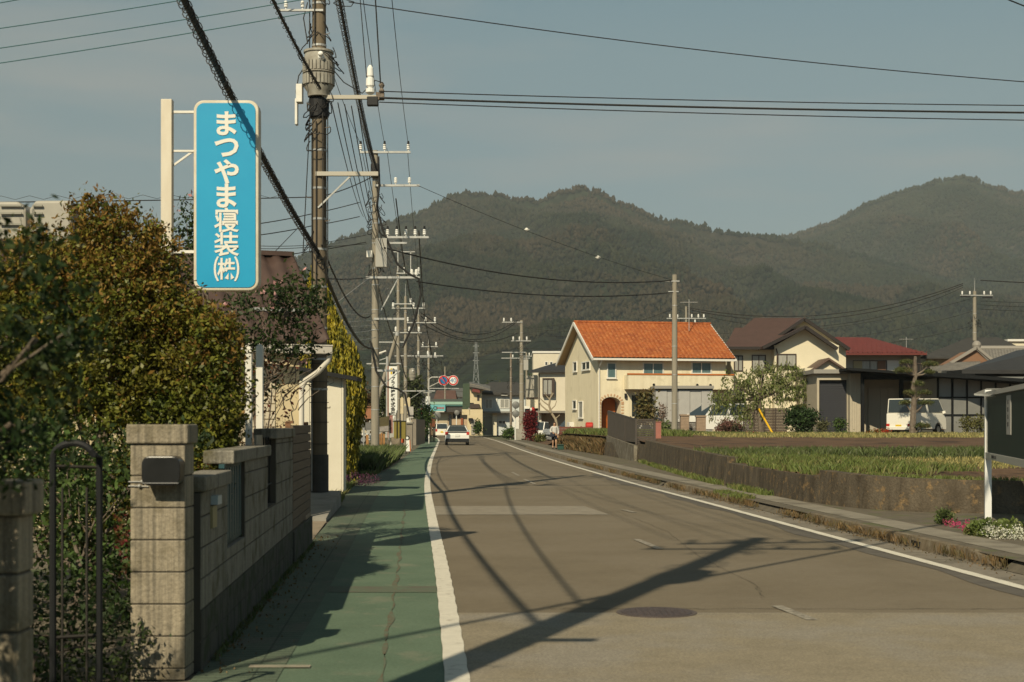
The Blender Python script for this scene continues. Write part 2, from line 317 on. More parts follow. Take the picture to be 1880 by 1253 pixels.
for (x0, y0, x1, y1, wd) in [(940,867,953,874,5), (962,880,982,889,6), (1426,1112,1492,1138,14), (1168,990,1212,1008,7), (1145,936,1165,941,8)]:
    a = G(x0, y0, .009); b = G(x1, y1, .009); n = Vector((b.y-a.y, a.x-b.x, 0)).normalized()*.05
    if (b-a).length > .3: md.add([a-n, a+n, b+n, b-n], [(0, 1, 2, 3)] if (n.x < 0) else [(3, 2, 1, 0)])
struct(md.build('centre_line_remnants', M_linew))
# right shoulder, kerbs, footpath
ribbon('shoulder', lambda d: XR(d)+.07, lambda d: XR(d)+.60, .004, -24, 130, mat('shoulder_grit', (.16,.14,.11), .95, col2=(.21,.185,.15), sc=12, bump=.006, bsc=60, col3=(.10,.09,.07), sc3=1.3), 1, 2)
M_path = mat('footpath_concrete', (.24,.215,.17), .92, col2=(.19,.17,.135), sc=2, bump=.003, bsc=50, col3=(.12,.105,.08), sc3=1.2, lo3=.5, hi3=.68)
M_pathd = mat('footpath_soil', (.13,.11,.08), .95, col2=(.09,.078,.058), sc=3, bump=.01, bsc=30, col3=(.09,.1,.04), sc3=1.6, lo3=.55, hi3=.65)
ribbon('footpath', lambda d: XR(d)+.9, lambda d: XR(d)+1.42, .13, -10, 128, M_path, 1, 2)
ribbon('footpath_edge', lambda d: XR(d)+.58, lambda d: XR(d)+.9, .126, -10, 128, M_pathd, 1, 2)
ribbon('verge_soil', lambda d: XR(d)+1.42, lambda d: max(min(XW(d)+.3, 30), XR(d)+1.6), .126, -10, 128, M_pathd, .5, 3)
M_kerb = mat('kerb_mossy', (.17,.135,.09), .95, col2=(.10,.075,.045), sc=3, stretch=(2,2,.6), bump=.01, bsc=30, col3=(.2,.17,.12), sc3=4)
def kerb(d0, d1, h=.145):
    mb = MB(); ds = np.arange(d0, d1+.01, .5)
    for i in range(len(ds)-1):
        a, b = ds[i], ds[i+1]; ha = h*min(1, (a-d0)/.8+.1, (d1-a)/.8+.1) if True else h; hb = h*min(1, (b-d0)/.8+.1, (d1-b)/.8+.1)
        ja, jb = .015*math.sin(a*3.1), .015*math.sin(b*3.1)
        mb.add([(XR(a)+.5+ja, a, 0), (XR(a)+.66, a, 0), (XR(a)+.64, a, ha), (XR(a)+.53+ja, a, ha), (XR(b)+.5+jb, b, 0), (XR(b)+.66, b, 0), (XR(b)+.64, b, hb), (XR(b)+.53+jb, b, hb)],
               [(0, 4, 7, 3), (3, 7, 6, 2), (2, 6, 5, 1), (0, 3, 2, 1), (4, 5, 6, 7)])
    return struct(mb.build('kerb', M_kerb))
for a, b in ((15.6, 24), (27.6, 36.5), (41, 92), (-5, 12.5)): kerb(a, b)
for a, b in ((12.5, 15.6), (24, 27.6), (36.5, 41), (92, 128)): ribbon('kerb_ramp', lambda d: XR(d)+.5, lambda d: XR(d)+.66, .01, a, b, M_pathd, .5, 1, zr=.127)
struct(MB().box(XR(18.2)+.505, 18.0, .02, XR(18.2)+.53, 18.35, .10).build('kerb_drain', M_dark))
# left lots
ribbon('yard', lambda d: -60, lambda d: XG(d), -.005, -24, 130, M_soilg, 2, 8)
# manhole
mh = thing('manhole_cover', 'round iron manhole cover set in the pale asphalt at the front of the road', 'manhole', (1.22, 12.0, 0))
MB().cyl((0, 0, .003), (0, 0, .010), .34, n=40).build('rim', mat('iron_rim', (.10,.08,.07), .7, col2=(.07,.055,.05), sc=12), mh)
mc = MB().cyl((0, 0, .005), (0, 0, .014), .30, n=40)
for i in range(-5, 6):
    for j in range(-5, 6):
        if i*i+j*j < 27: mc.box(i*.05-.017, j*.05-.017, .012, i*.05+.017, j*.05+.017, .018)
mc.build('lid', mat('iron_lid', (.075,.058,.055), .65, col2=(.05,.04,.04), sc=20), mh)
# ---------------------------------------------------------------- raised field on the right
def fz(x, y):
    if y < 34: z = .62+.02*math.sin(x)+.03*min(1, max(0, (y-20)/14))
    elif y < 54: z = .65+(y-34)/20*.27
    else: z = .92+min(1, (y-54)/16)*.10
    if y > 85: # the bank runs out; the lot slopes down to the street
        bx = XR(y)+1.6; k = min(1, max(0, (x-bx)/7)); kk = min(1, (y-85)/12); z = z*((1-kk)+kk*(k*k*(3-2*k)))+.10*kk*(1-k)
    return z
fy = np.concatenate([np.arange(21.2, 30, .2), np.arange(30, 80, 1), np.arange(80, 300, 3)]); vs = []; fs = []
fx = np.concatenate([[0, .3, .6, 1, 1.5, 2.2], np.arange(3, 30, 1.0), np.arange(32, 130, 6)]); nz_ = rng.normal(size=(len(fy), len(fx)))*.018
for i, y in enumerate(fy):
    for j, x in enumerate(fx): X = XW(y)+.12+x; vs.append((X, y, fz(X, y)+nz_[i, j]*(1 if y < 62 else .3)))
n = len(fx)
for i in range(len(fy)-1):
    for j in range(n-1): fs.append((i*n+j, i*n+j+1, (i+1)*n+j+1, (i+1)*n+j))
M_soil = mat('field_soil', (.085,.048,.026), .95, col2=(.125,.075,.042), sc=1.2, stretch=(.5,2,1), bump=.05, bsc=7, col3=(.05,.03,.018), sc3=.7)
struct(npmesh('field', np.array(vs), np.array(fs), M_soil, smooth=True))
M_ret = mat('retaining_concrete', (.050,.039,.026), .95, col2=(.105,.085,.06), sc=3.4, stretch=(1,1,.3), bump=.02, bsc=22, col3=(.20,.13,.06), sc3=6, lo3=.55, hi3=.70)
grain(M_ret, 30, .75, 1.25)
def retwall(label, d0, d1, z0, z1, st=.7):
    o = MB(); n = max(2, int((d1-d0)/st))
    for i in range(n):
        a = d0+(d1-d0)*i/n; b = d0+(d1-d0)*(i+1)/n; za = z0+(z1-z0)*i/n; zb = z0+(z1-z0)*(i+1)/n
        q = [(XW(a), a, -.02), (XW(a)+.06, a, za), (XW(a)+.3, a, za), (XW(a)+.3, a, -.02)]; r = [(XW(b), b, -.02), (XW(b)+.06, b, zb), (XW(b)+.3, b, zb), (XW(b)+.3, b, -.02)]
        fs_ = [(0, 4, 5, 1), (1, 5, 6, 2), (2, 6, 7, 3)]
        if i == 0: fs_.append((0, 1, 2, 3))
        if i == n-1: fs_.append((4, 7, 6, 5))
        o.add(q+r, fs_)
    return tag(o.build('retaining_wall', M_ret), label, 'wall')
retwall('low stained concrete retaining wall blotched with orange lichen, the section nearest the notice board', 21.2, 26.3, .62, .74, .1)
retwall('lowest middle section of the stained retaining wall below the grassy field corner', 26.3, 34, .62, .66)
retwall('tallest section of the brown stained retaining wall below the concrete pole', 34, 54, .80, .96)
retwall('rough grey retaining wall carrying the dark louvre fence', 54, 67, .80, .74)
retwall('low rough bank wall overgrown with dry brown grass behind the pedestrian', 67, 86, .62, .3)
# ---------------------------------------------------------------- grasses (stuff)
def blades(name, label, n, fn, hmin, hmax, mt, wd=.012, lean=.35, cat='grass'):
    p = fn(n); n = len(p); h = hmin+(hmax-hmin)*rng.random(n); a = rng.random(n)*2*np.pi; ww = wd*(.6+.8*rng.random(n))
    dx = np.cos(a)*ww; dy = np.sin(a)*ww; lx = rng.normal(size=n)*lean*h; ly = rng.normal(size=n)*lean*h
    v = np.zeros((n, 4, 3)); v[:, 0] = p+np.stack([-dx, -dy, 0*dx-.02], 1); v[:, 1] = p+np.stack([dx, dy, 0*dx-.02], 1)
    v[:, 2] = p+np.stack([lx*.4+dx*.7, ly*.4+dy*.7, h*.6], 1); v[:, 3] = p+np.stack([lx, ly, h], 1)
    return stuff(npmesh(name, v.reshape(-1, 3), np.arange(n*4).reshape(n, 4), mt), label, cat)
def zone(y0, y1, off0, off1, clump=.0, zf=fz, base=XW, fade=None):
    def fn(n):
        y = y0+(y1-y0)*rng.random(n); x = np.array([base(t) for t in y])+off0+(off1-off0)*rng.random(n)
        if clump:
            s = np.sin(x*1.3+y*.7)+np.sin(x*.43-y*1.7+2)+np.sin(x*2.9+y*2.3)*.6; k = s > clump*rng.normal(size=n)-.6; x = x[k]; y = y[k]
        return np.stack([x, y, [zf(a, b) for a, b in zip(x, y)]], 1)
    return fn
M_gr = leafmat('grass_green', (.10,.14,.035), (.15,.18,.05), (.17,.16,.06), sc=1.2, island=.3)
M_gd = leafmat('grass_dark', (.075,.105,.030), (.11,.14,.045), (.13,.14,.07), sc=1.0, island=.3)
M_gy = leafmat('grass_straw', (.42,.35,.14), (.27,.25,.09), (.12,.14,.05), sc=2.0, island=.35)
M_gb = leafmat('grass_brown', (.15,.095,.045), (.19,.13,.06), (.09,.08,.035), sc=1.5, island=.3)
blades('field_grass', 'green weeds covering the middle of the field', 52000, zone(36.5, 41.5, .3, 26, 1.4), .05, .26, M_gd, .013)
blades('field_grass', 'bright green grass at the corner of the field above the wall', 22000, zone(26.8, 41, .15, 3.6, .8), .04, .2, M_gr, .009)
blades('field_grass', 'fresh green grass strip at the back of the field by the pole', 12000, zone(70, 82, .4, 8, .4), .06, .2, M_gr, .018)
blades('field_grass', 'green strip of grass along the far edge of the field', 26000, zone(76, 84, 4, 48, .8), .05, .16, M_gr, .022)
blades('stubble', 'yellow straw stubble row across the near field', 34000, zone(30.8, 35.6, 2.8, 22, 1.1), .04, .15, M_gy, .010)
blades('stubble', 'yellow straw stubble row across the far field', 40000, zone(63, 74, 5, 44, .8), .05, .19, M_gy, .018)
blades('verge_grass', 'thin green weeds at the foot of the stained retaining wall', 7000, zone(29, 54, -.22, .0, .6, lambda x, y: .12), .03, .16, M_gr, .008)
blades('verge_grass', 'sparse weeds along the near retaining wall top', 2500, zone(22.8, 26, .25, 1.3, .4), .03, .10, M_gr, .008)
blades('bank_grass', 'brown dry grass hanging over the low bank', 30000, zone(66, 86, -.12, .5, 0, lambda x, y: .15+rng.random()*.5), .12, .35, M_gb, .02)
blades('bank_grass', 'green grass on top of the low bank before the red wood fence', 22000, zone(66, 88, .3, 4.2, .2, lambda x, y: fz(x, y)+.0), .1, .36, M_gr, .02)
blades('kerb_weeds', 'brown and green weeds in the kerb cracks', 5000, zone(15, 60, .42, .56, -.2, lambda x, y: .06, XR), .02, .11, M_gb, .006)
blades('kerb_weeds', 'tufts of green weeds growing on the kerb gutter', 1500, zone(27.8, 30.4, .5, .8, 0.2, lambda x, y: .1, XR), .03, .13, M_gr, .01)
# ---------------------------------------------------------------- mountains
def vnoise(x, y, seed):
    r = np.random.default_rng(seed); t = r.random((256, 256)); xi = np.floor(x).astype(int); yi = np.floor(y).astype(int); u = x-xi; v = y-yi; u = u*u*(3-2*u); v = v*v*(3-2*v)
    g = lambda a, b: t[a % 256, b % 256]
    return (g(xi, yi)*(1-u)*(1-v)+g(xi+1, yi)*u*(1-v)+g(xi, yi+1)*(1-u)*v+g(xi+1, yi+1)*u*v)*2-1
def fbm(x, y, oct, seed, gain=.5): return sum(vnoise(x*2**i+i*17.3, y*2**i+i*9.1, seed+i)*gain**i for i in range(oct))
def mountain(name, prof, D, Y0, p0, p1, n, rows, seed, pw=1.55, amp=1.0, ntree=60000, tl=(-400, 2300), tlabel=''):
    pr = np.array(prof, float); px = np.linspace(p0, p1, n); ry = np.interp(px, pr[:, 0], pr[:, 1]); k = np.ones(3)/3
    ry = np.convolve(np.pad(ry, 1, 'edge'), k, 'valid'); Hh = (HOR-ry)/F*D+EYE; ta = (px-940)/F
    t = np.concatenate([np.linspace(0, 1, rows), 1+np.linspace(.02, .5, 14)]); T, PX = np.meshgrid(t, px, indexing='ij'); Y = Y0+(D-Y0)*T; X = ta[None, :]*Y
    HH = np.repeat(Hh[None, :], len(t), 0); g = np.where(T <= 1, np.abs(T)**pw, 1-(T-1)*1.3)
    env = np.clip(np.sin(np.pi*np.clip(T, 0, 1)**.8), 0, 1)**.8
    spur = 1-np.abs(fbm(X/330+Y/1500, Y/1300, 4, seed))*2.2
    z = HH*g + amp*env*(spur*85 + fbm(X/120, Y/150, 3, seed+9)*11) - 2
    lim = HH*np.clip(Y/D, 0, 1)*(1-.10*np.clip(1-T, 0, 1)**.5); k_ = 25.0; z = np.where(T < 1, lim-k_*np.logaddexp(0, (lim-z)/k_-0)*1.0 if False else np.where(z > lim-k_, lim-k_*np.exp(-(np.clip(z-(lim-k_), 0, None))/k_), z), z); z = np.where((T >= .985) & (T <= 1), HH*(T), z)
    fade = np.clip(T*6, 0, 1); z = z + fade*(fbm(X/13, Y/13, 2, seed+20)*5.0*np.clip(T, .2, 1))
    r = np.random.default_rng(seed+3); ii = r.integers(int(rows*.12), rows+3, ntree); m_ = np.where((px > tl[0]) & (px < tl[1]))[0]; jj = m_[r.integers(0, len(m_), ntree)]
    cx, cy, cz = X[ii, jj]+r.normal(size=ntree)*3, Y[ii, jj]+r.normal(size=ntree)*3, z[ii, jj]; hw = (2.0+2.6*r.random(ntree))*(cy/2600)**.45; hh = hw*(.9+.9*r.random(ntree))
    oc = np.array([(1, 0, 0), (0, 1, 0), (-1, 0, 0), (0, -1, 0), (0, 0, 1), (0, 0, -1)], float); an = r.random(ntree)*6.28; ca, sa = np.cos(an), np.sin(an)
    V_ = np.zeros((ntree, 6, 3)); jt = 1+.3*r.normal(size=(ntree, 6)); V_[:, :, 0] = cx[:, None]+(oc[:, 0]*ca[:, None]-oc[:, 1]*sa[:, None])*hw[:, None]*jt; V_[:, :, 1] = cy[:, None]+(oc[:, 0]*sa[:, None]+oc[:, 1]*ca[:, None])*hw[:, None]*jt; V_[:, :, 2] = cz[:, None]+hh[:, None]*.5+oc[:, 2]*hh[:, None]
    tf = np.array([(0, 1, 4), (1, 2, 4), (2, 3, 4), (3, 0, 4), (1, 0, 5), (2, 1, 5), (3, 2, 5), (0, 3, 5)]); Fc = (tf[None]+np.arange(ntree)[:, None, None]*6).reshape(-1, 3)
    stuff(npmesh('forest_trees', V_.reshape(-1, 3), Fc, M_ftree, smooth=True), tlabel, 'forest')
    v = np.stack([X, Y, z], 2).reshape(-1, 3); R_, C_ = T.shape; i = np.arange((R_-1)*(C_-1)); a = (i//(C_-1))*C_+i % (C_-1)
    f = np.stack([a, a+1, a+C_+1, a+C_], 1)
    return struct(npmesh(name, v, f, M_forest, smooth=True))
M_forest = mat('forest', (.014,.019,.010), .95, col2=(.026,.030,.016), sc=.13, det=4, col3=(.034,.028,.019), sc3=.0042, lo3=.5, hi3=.62, spec=.05)
M_ftree = mat('forest_trees', (.010,.016,.008), .95, col2=(.028,.029,.014), sc=.009, det=5, lo=.40, hi=.62, col3=(.046,.034,.021), sc3=.0035, lo3=.47, hi3=.60, spec=.02, island=.35)
def forest_crowns(m):
    nt = m.node_tree; b = nt.nodes['Principled BSDF']; L = nt.links.new; src = b.inputs['Base Color'].links[0].from_socket; tc = N(nt, 'ShaderNodeTexCoord')
    vo = N(nt, 'ShaderNodeTexVoronoi'); vo.inputs['Scale'].default_value = .085; L(tc.outputs['Object'], vo.inputs['Vector']); bm = N(nt, 'ShaderNodeBump'); bm.inputs['Distance'].default_value = 7; bm.invert = True; L(vo.outputs['Distance'], bm.inputs['Height']); L(bm.outputs[0], b.inputs['Normal']); vo.feature = 'SMOOTH_F1'; sp = N(nt, 'ShaderNodeSeparateColor'); L(vo.outputs['Color'], sp.inputs[0])
    mr = N(nt, 'ShaderNodeMapRange'); mr.inputs[3].default_value = .45; mr.inputs[4].default_value = 1.7; L(sp.outputs[0], mr.inputs[0]); h = N(nt, 'ShaderNodeHueSaturation'); L(mr.outputs[0], h.inputs['Value']); L(src, h.inputs['Color'])
    n2 = N(nt, 'ShaderNodeTexNoise'); n2.inputs['Scale'].default_value = .006; n2.inputs['Detail'].default_value = 6; L(tc.outputs['Object'], n2.inputs[0]); r2 = N(nt, 'ShaderNodeMapRange'); r2.inputs[1].default_value = .5; r2.inputs[2].default_value = .6; L(n2.outputs[0], r2.inputs[0])
    mx = N(nt, 'ShaderNodeMix', data_type='RGBA', blend_type='MULTIPLY'); L(r2.outputs[0], mx.inputs[0]); L(h.outputs[0], mx.inputs[6]); mx.inputs[7].default_value = (.55, .68, .62, 1); L(mx.outputs[2], b.inputs['Base Color'])
forest_crowns(M_forest)
PF = [(-2500, 640), (-1200, 600), (-300, 580), (200, 560), (480, 505), (540, 484), (600, 455), (650, 437), (700, 420), (750, 405), (800, 378), (832, 362), (850, 356), (870, 362), (900, 360), (940, 366), (985, 376), (1020, 360),
      (1060, 350), (1080, 350), (1100, 359), (1150, 383), (1200, 403), (1260, 415), (1330, 428), (1380, 435), (1425, 441), (1500, 455), (1700, 500), (2200, 600), (3000, 660)]
PR = [(-500, 700), (900, 600), (1150, 500), (1300, 462), (1380, 446), (1425, 440), (1460, 434), (1500, 420), (1540, 408), (1580, 385), (1620, 366), (1650, 356), (1680, 349), (1720, 335), (1765, 327), (1785, 331), (1800, 340), (1840, 350), (1860, 358), (1880, 355), (1960, 372), (2200, 430), (3000, 520), (4200, 640)]
mountain('mountain_ridge', PF, 2600, 900, -2300, 2900, 1500, 260, 11, ntree=190000, tlabel='wooded slopes of the long front ridge')
mountain('mountain_peak', PR, 3500, 1500, 700, 3900, 1000, 200, 51, pw=1.4, ntree=100000, tl=(1250, 2400), tlabel='wooded slopes of the higher peak at right')
# air
hz = MB().box(-5900, -400, -1.5, 5900, 5800, 1500).build('haze', None); stuff(hz, 'thin blue grey haze over the whole valley', 'haze')
hm = bpy.data.materials.new('haze_air'); hm.use_nodes = True; ntm = hm.node_tree; ntm.nodes.clear(); o_ = N(ntm, 'ShaderNodeOutputMaterial'); pv = N(ntm, 'ShaderNodeVolumePrincipled')
pv.inputs['Density'].default_value = 0.00013; pv.inputs['Color'].default_value = (.76, .86, .88, 1); pv.inputs['Anisotropy'].default_value = 0.0
ntm.links.new(pv.outputs[0], o_.inputs['Volume']); hz.data.materials.clear(); hz.data.materials.append(hm)

# fine cracks and stains in the asphalt
M_crack = mat('crack_dark', (.06,.05,.038), .95)
def crack(name, pts, w):
    mb = MB(); r_ = random.Random(len(pts)+int(pts[0][1]*7)); P_ = []
    for (a, b), (c, d) in zip(pts[:-1], pts[1:]):
        for k in range(14): f = k/14; P_.append((a+(c-a)*f+r_.gauss(0, .016), b+(d-b)*f+r_.gauss(0, .022)))
    P_.append(pts[-1])
    for i in range(len(P_)-1):
        (a, b), (c, d) = P_[i], P_[i+1]; n = Vector((d-b, a-c, 0)).normalized()*w*(.4+.6*r_.random()); mb.add([(a-n.x, b-n.y, .0062), (a+n.x, b+n.y, .0062), (c+n.x, d+n.y, .0062), (c-n.x, d-n.y, .0062)], [(0, 1, 2, 3)])
    return struct(mb.build(name, M_crack))
crack('road_crack', [(2.3, 13), (2.4, 14), (2.25, 17), (2.3, 21), (1.9, 26)], .0035); crack('road_crack', [(.3, 12.25), (1.2, 12.27), (3.4, 12.24), (4.9, 12.26)], .008)
crack('road_crack', [(-1.3, 24.88), (0, 24.9), (1.7, 24.9)], .01); crack('road_crack', [(-1.0, 33), (.8, 33.6), (2.6, 33.1)], .012)

# ================================================================ LEFT SIDE
M_block = mat('concrete_block', (.29,.25,.185), .92, col2=(.13,.115,.088), sc=2.6, stretch=(13,13,.35), lo=.40, hi=.66, bump=.009, bsc=45, col3=(.12,.10,.06), sc3=3, lo3=.52, hi3=.7)
M_blockd = mat('concrete_block_damp', (.085,.08,.065), .95, col2=(.045,.045,.037), sc=4, stretch=(6,6,.6), bump=.006, bsc=45, col3=(.035,.045,.02), sc3=5)
grain(M_block, 60, .8, 1.2)
M_mortar = mat('mortar', (.07,.062,.05), .95)
WDIR = Vector((XG(18.8)-XG(9.1), 9.7, 0)).normalized()
def wx(d): return XG(9.1)+(d-9.1)*(XG(18.8)-XG(9.1))/9.7
def blockwall(mb, damp, core, d0, d1, z0, z1, th=.15, bl=.4, off=0.0):
    ang = math.atan2(WDIR.x, WDIR.y); c = 0; z = 0.0; row = 0
    while z < z1-.02:
        zt = min(z+.2, z1)
        if zt > z0+.02:
            s = d0 - (off + (bl/2 if row % 2 else 0)) % bl
            while s < d1:
                a = max(s, d0); b = min(s+bl, d1)
                if b-a > .03:
                    j = random.uniform(-.0015, .0015)
                    (damp if zt < .45 else mb).at((wx(a), a, 0), -ang).box(-th+j, .005, max(z, z0)+.005, j, (b-a)-.005, zt-.005)
                s += bl
        z = zt; row += 1
    core.at((wx(d0), d0, 0), -ang).box(-th+.008, .002, z0, -.008, d1-d0-.002, z1-.006)
def gardenwall(label, segs, caps):
    t = thing('block_wall', label, 'wall', (wx(segs[0][0]), segs[0][0], 0)); mb, dm, co, cp = MB(), MB(), MB(), MB()
    for s in segs: blockwall(mb, dm, co, *s)
    ang = math.atan2(WDIR.x, WDIR.y)
    for a, b, zt in caps: cp.at((wx(a), a, 0), -ang).box(-.20, 0, zt-.10, .03, b-a, zt)
    mb.build('blocks', M_block, t, world=True, bevel=.004, seg=1); dm.build('footing', M_blockd, t, world=True, bevel=.004, seg=1); co.build('mortar', M_mortar, t, world=True)
    cp.build('coping', M_block, t, world=True, bevel=.012); return t
M_block0 = M_block; M_block = mat('concrete_block_wall', (.26,.238,.195), .92, col2=(.12,.112,.093), sc=2.6, stretch=(13,13,.35), lo=.38, hi=.66, bump=.009, bsc=45, col3=(.09,.08,.045), sc3=3, lo3=.5, hi3=.68); grain(M_block, 60, .8, 1.2)
w1 = gardenwall('lowest section of the grey block garden wall, next to the tall gate pillar', [(9.12, 10.4, 0, 1.16), (10.4, 11.5, 0, .69)], [(9.12, 10.42, 1.26)])
w2 = gardenwall('middle-height section of the block garden wall between the two openings', [(11.5, 13.25, 0, 1.30), (13.25, 14.1, 0, .82)], [(10.55, 13.3, 1.40)])
w3 = gardenwall('highest section of the block garden wall, ending at the brown slatted fence', [(14.1, 16.0, 0, 1.45)], [(13.85, 16.02, 1.55)])
MB().box(wx(9.6)-.0, 9.55, 1.055, wx(9.6)+.05, 9.68, 1.115).build('lamp_cover', mat('pale_blue_plastic', (.35,.42,.45), .3), w1, world=True)
MB().box(wx(9.6)-.0, 9.52, .90, wx(9.6)+.022, 9.66, 1.045).build('plate', mat('yellowed_plate', (.28,.24,.13), .6), w1, world=True)
# ornamental panels in the two wall openings
t = thing('ornamental_grille', 'dark teal painted metal panel with worn pale slits in the nearer wall opening', 'grille', (wx(10.45), 10.45, .69))
mb = MB(); ang = math.atan2(WDIR.x, WDIR.y)
for i in range(7):
    a = i*.15; mb.at((wx(10.45), 10.45, .70), -ang).prism([(-.06, a, 0), (-.06, a+.13, 0), (-.06, a+.11, .59), (-.06, a+.02, .59)], (.03, 0, 0))
mb.at((wx(10.45), 10.45, .70), -ang).box(-.07, 0, .57, -.03, 1.04, .6).box(-.07, 0, 0, -.03, 1.04, .03)
mb.build('panel', mat('teal_paint', (.015,.05,.06), .5, col2=(.02,.065,.075), sc=9, col3=(.35,.30,.2), sc3=14, lo3=.66, hi3=.72), t, world=True)
t = thing('ornamental_grille', 'curled black iron grille in front of a pale panel in the farther wall opening', 'grille', (wx(13.3), 13.3, .82))
mb = MB(); mb.at((wx(13.3), 13.3, .83), -ang).box(-.13, 0, 0, -.11, .78, .66); mb.build('pale_panel', mat('pale_board', (.40,.35,.27), .8, col2=(.3,.26,.2), sc=6), t, world=True)
mb = MB(); mb.at((wx(13.3), 13.3, .83), -ang)
for k in range(4): mb.tube([(-.05, .12+.18*k+.05*math.sin(z*5+k), .0+z*.64) for z in np.linspace(0, 1, 10)], .007, 5)
mb.tube([(-.05, 0, .18), (-.05, .78, .18)], .01, 5).tube([(-.05, 0, .5), (-.05, .78, .5)], .01, 5); mb.build('ironwork', M_dark, t, world=True)
M_block = M_block0
# gate pillars
def pillar(label, x0, x1, d0, d1, zt, mcol, capov=.03, base=0.0):
    t = thing('gate_pillar', label, 'pillar', ((x0+x1)/2, (d0+d1)/2, 0)); mb = MB(); co = MB().box(x0+.008, d0+.008, base, x1-.008, d1-.008, zt-.12); z = zt-.12
    while z > base+.01: zb = max(base, z-.2); mb.box(x0, d0, zb+.004, x1, d1, z-.004); z = zb
    mb.build('blocks', mcol, t, world=True, bevel=.006); co.build('mortar', M_mortar, t, world=True)
    MB().box(x0-capov, d0-capov, zt-.12, x1+capov, d1+capov, zt).build('cap', mcol, t, world=True, bevel=.012); return t
pillar('tall weathered block gate pillar carrying the dark letter box', -2.375, -2.035, 8.85, 9.10, 1.595, M_block, .022)
pillar('blurred shaded block gate pillar at the left edge of the picture', -2.12, -1.685, 4.86, 5.01, 1.405, M_block, .03, -.05)
t = thing('letter_box', 'dark rounded letter box hung on the front of the tall gate pillar', 'letter box', (-2.15, 8.75, 1.2))
s_ = MB(); prof = []
for cx, cz, a0 in ((.085, .08, 0), (-.085, .08, 90), (-.085, -.08+.01, 180), (.085, -.08+.01, 270)):
    for k in range(5): a = R(a0+k*22.5); prof.append((-2.155+cx+.045*math.cos(a)-math.copysign(.012,cx), 8.72, 1.305+cz*.78+.05*math.sin(a)-math.copysign(.018,cz)))
s_.prism(prof[::-1], (0, .125, 0)).build('box', mat('letterbox_plastic', (.012,.013,.013), .3, col2=(.018,.019,.02), sc=8, spec=.3), t, world=True, bevel=.008)
s_ = MB(); s_.prism([(p[0], p[1]-.006, 1.275-abs(p[2]-1.305)*.25-.055) for p in prof[:2]]+[(-2.27, 8.714, 1.245), (-2.04, 8.714, 1.225), (-2.04, 8.714, 1.235), (-2.27, 8.714, 1.256)], (0, .006, 0)) if False else s_.box(-2.265, 8.712, 1.232, -2.045, 8.722, 1.238)
s_.build('flap_edge', mat('flap_grey', (.2,.2,.2), .3), t, world=True)
mb = MB().tube([(-2.385, 8.842, 1.238), (-2.26, 8.842, 1.238)], .004, 5).tube([(-2.385, 8.842, 1.212), (-2.26, 8.842, 1.208)], .004, 5); mb.ball((-2.30, 8.835, 1.24), .01).ball((-2.315, 8.835, 1.212), .011); mb.build('strap', M_steelw, t, world=True)
# arched iron gate leaf
t = thing('iron_gate', 'dark arched iron gate leaf standing open between the two pillars', 'gate', (-2.35, 7.3, 0)); s = 2611.1/7.3
mb = MB(); xa, xb = (97-940)/s, (172-940)/s; r = (xb-xa)/2; zc = 1.6-(842-778)/s
arc = [(xa, 7.3, .02), (xa, 7.3, zc)]+[((xa+xb)/2-r*math.cos(R(a)), 7.3, zc+r*.75*math.sin(R(a))) for a in range(15, 180, 15)]+[(xb, 7.3+.1, zc), (xb, 7.4, .02)]
mb.tube(arc, .018, 8); mb.build('frame', M_dark, t, world=True)
mb = MB()
for k in (1, 4): x = xa+(xb-xa)*k/5; mb.tube([(x, 7.32, .1), (x, 7.32, zc-.15)], .007, 5)
mb.tube([(xa, 7.3, zc-.04), (xb, 7.4, zc-.05)], .009, 5).tube([(xa, 7.3, .5), (xb, 7.4, .5)], .01, 5); mb.build('bars', mat('gate_bar', (.025,.022,.018), .6), t, world=True)
# brown slatted fence
t = thing('slatted_fence', 'brown horizontal slatted fence on a dark concrete footing after the block wall', 'fence', (wx(16.05), 16.05, 0)); mb = MB(); mb.at((wx(16.05), 16.05, 0), -ang)
for k in range(11): mb.box(-.03, 0, .40+k*.108, 0, 2.75, .40+k*.108+.1)
mb.box(-.05, .03, .4, -.031, 2.7, 1.58); mb.build('slats', mat('brown_composite', (.13,.095,.065), .7, col2=(.10,.072,.048), sc=4, stretch=(3, .5, 9)), t, world=True, bevel=.003, seg=1)
mb = MB(); mb.at((wx(16.05), 16.05, 0), -ang)
for y in (.0, 2.70): mb.box(-.09, y, .0, -.03, y+.05, 1.62)
mb.box(-.08, .0, 1.60, .0, .12, 1.63); mb.build('posts', M_wood, t, world=True)
mb = MB(); mb.at((wx(16.05), 16.05, 0), -ang).box(-.12, -.02, 0, .02, 2.8, .38); mb.build('footing', M_blockd, t, world=True, bevel=.01)
mb = MB(); mb.at((wx(16.05), 16.05, 0), -ang)
for k in range(4): mb.box(-.09, 1.9+k*.2, .38, .01, 2.06+k*.2, .44)
mb.build('edging_blocks', mat('edging_tan', (.32,.25,.18), .8, col2=(.25,.19,.13), sc=9), t, world=True, bevel=.015)
# raised driveway slab
slab = struct(MB().add([(-3.02, 23.1, -.02), (-3.33, 27.7, -.02), (-7.5, 28.2, -.02), (-7.5, 22.6, -.02), (-3.02, 23.1, .06), (-3.33, 27.7, .29), (-7.5, 28.2, .32), (-7.5, 22.6, .1)], [(0, 3, 2, 1), (4, 5, 6), (4, 6, 7), (0, 1, 5, 4), (1, 2, 6, 5), (2, 3, 7, 6), (3, 0, 4, 7)]).build('driveway_slab', M_conc))
struct(MB().add([(-2.7, 19.2, .02), (-3.0, 23.0, .02), (-7, 22.8, .03), (-7, 19, .03)], [(0, 1, 2, 3)]).build('driveway_apron', mat('apron_tan', (.25,.20,.145), .9, col2=(.2,.165,.12), sc=4)))
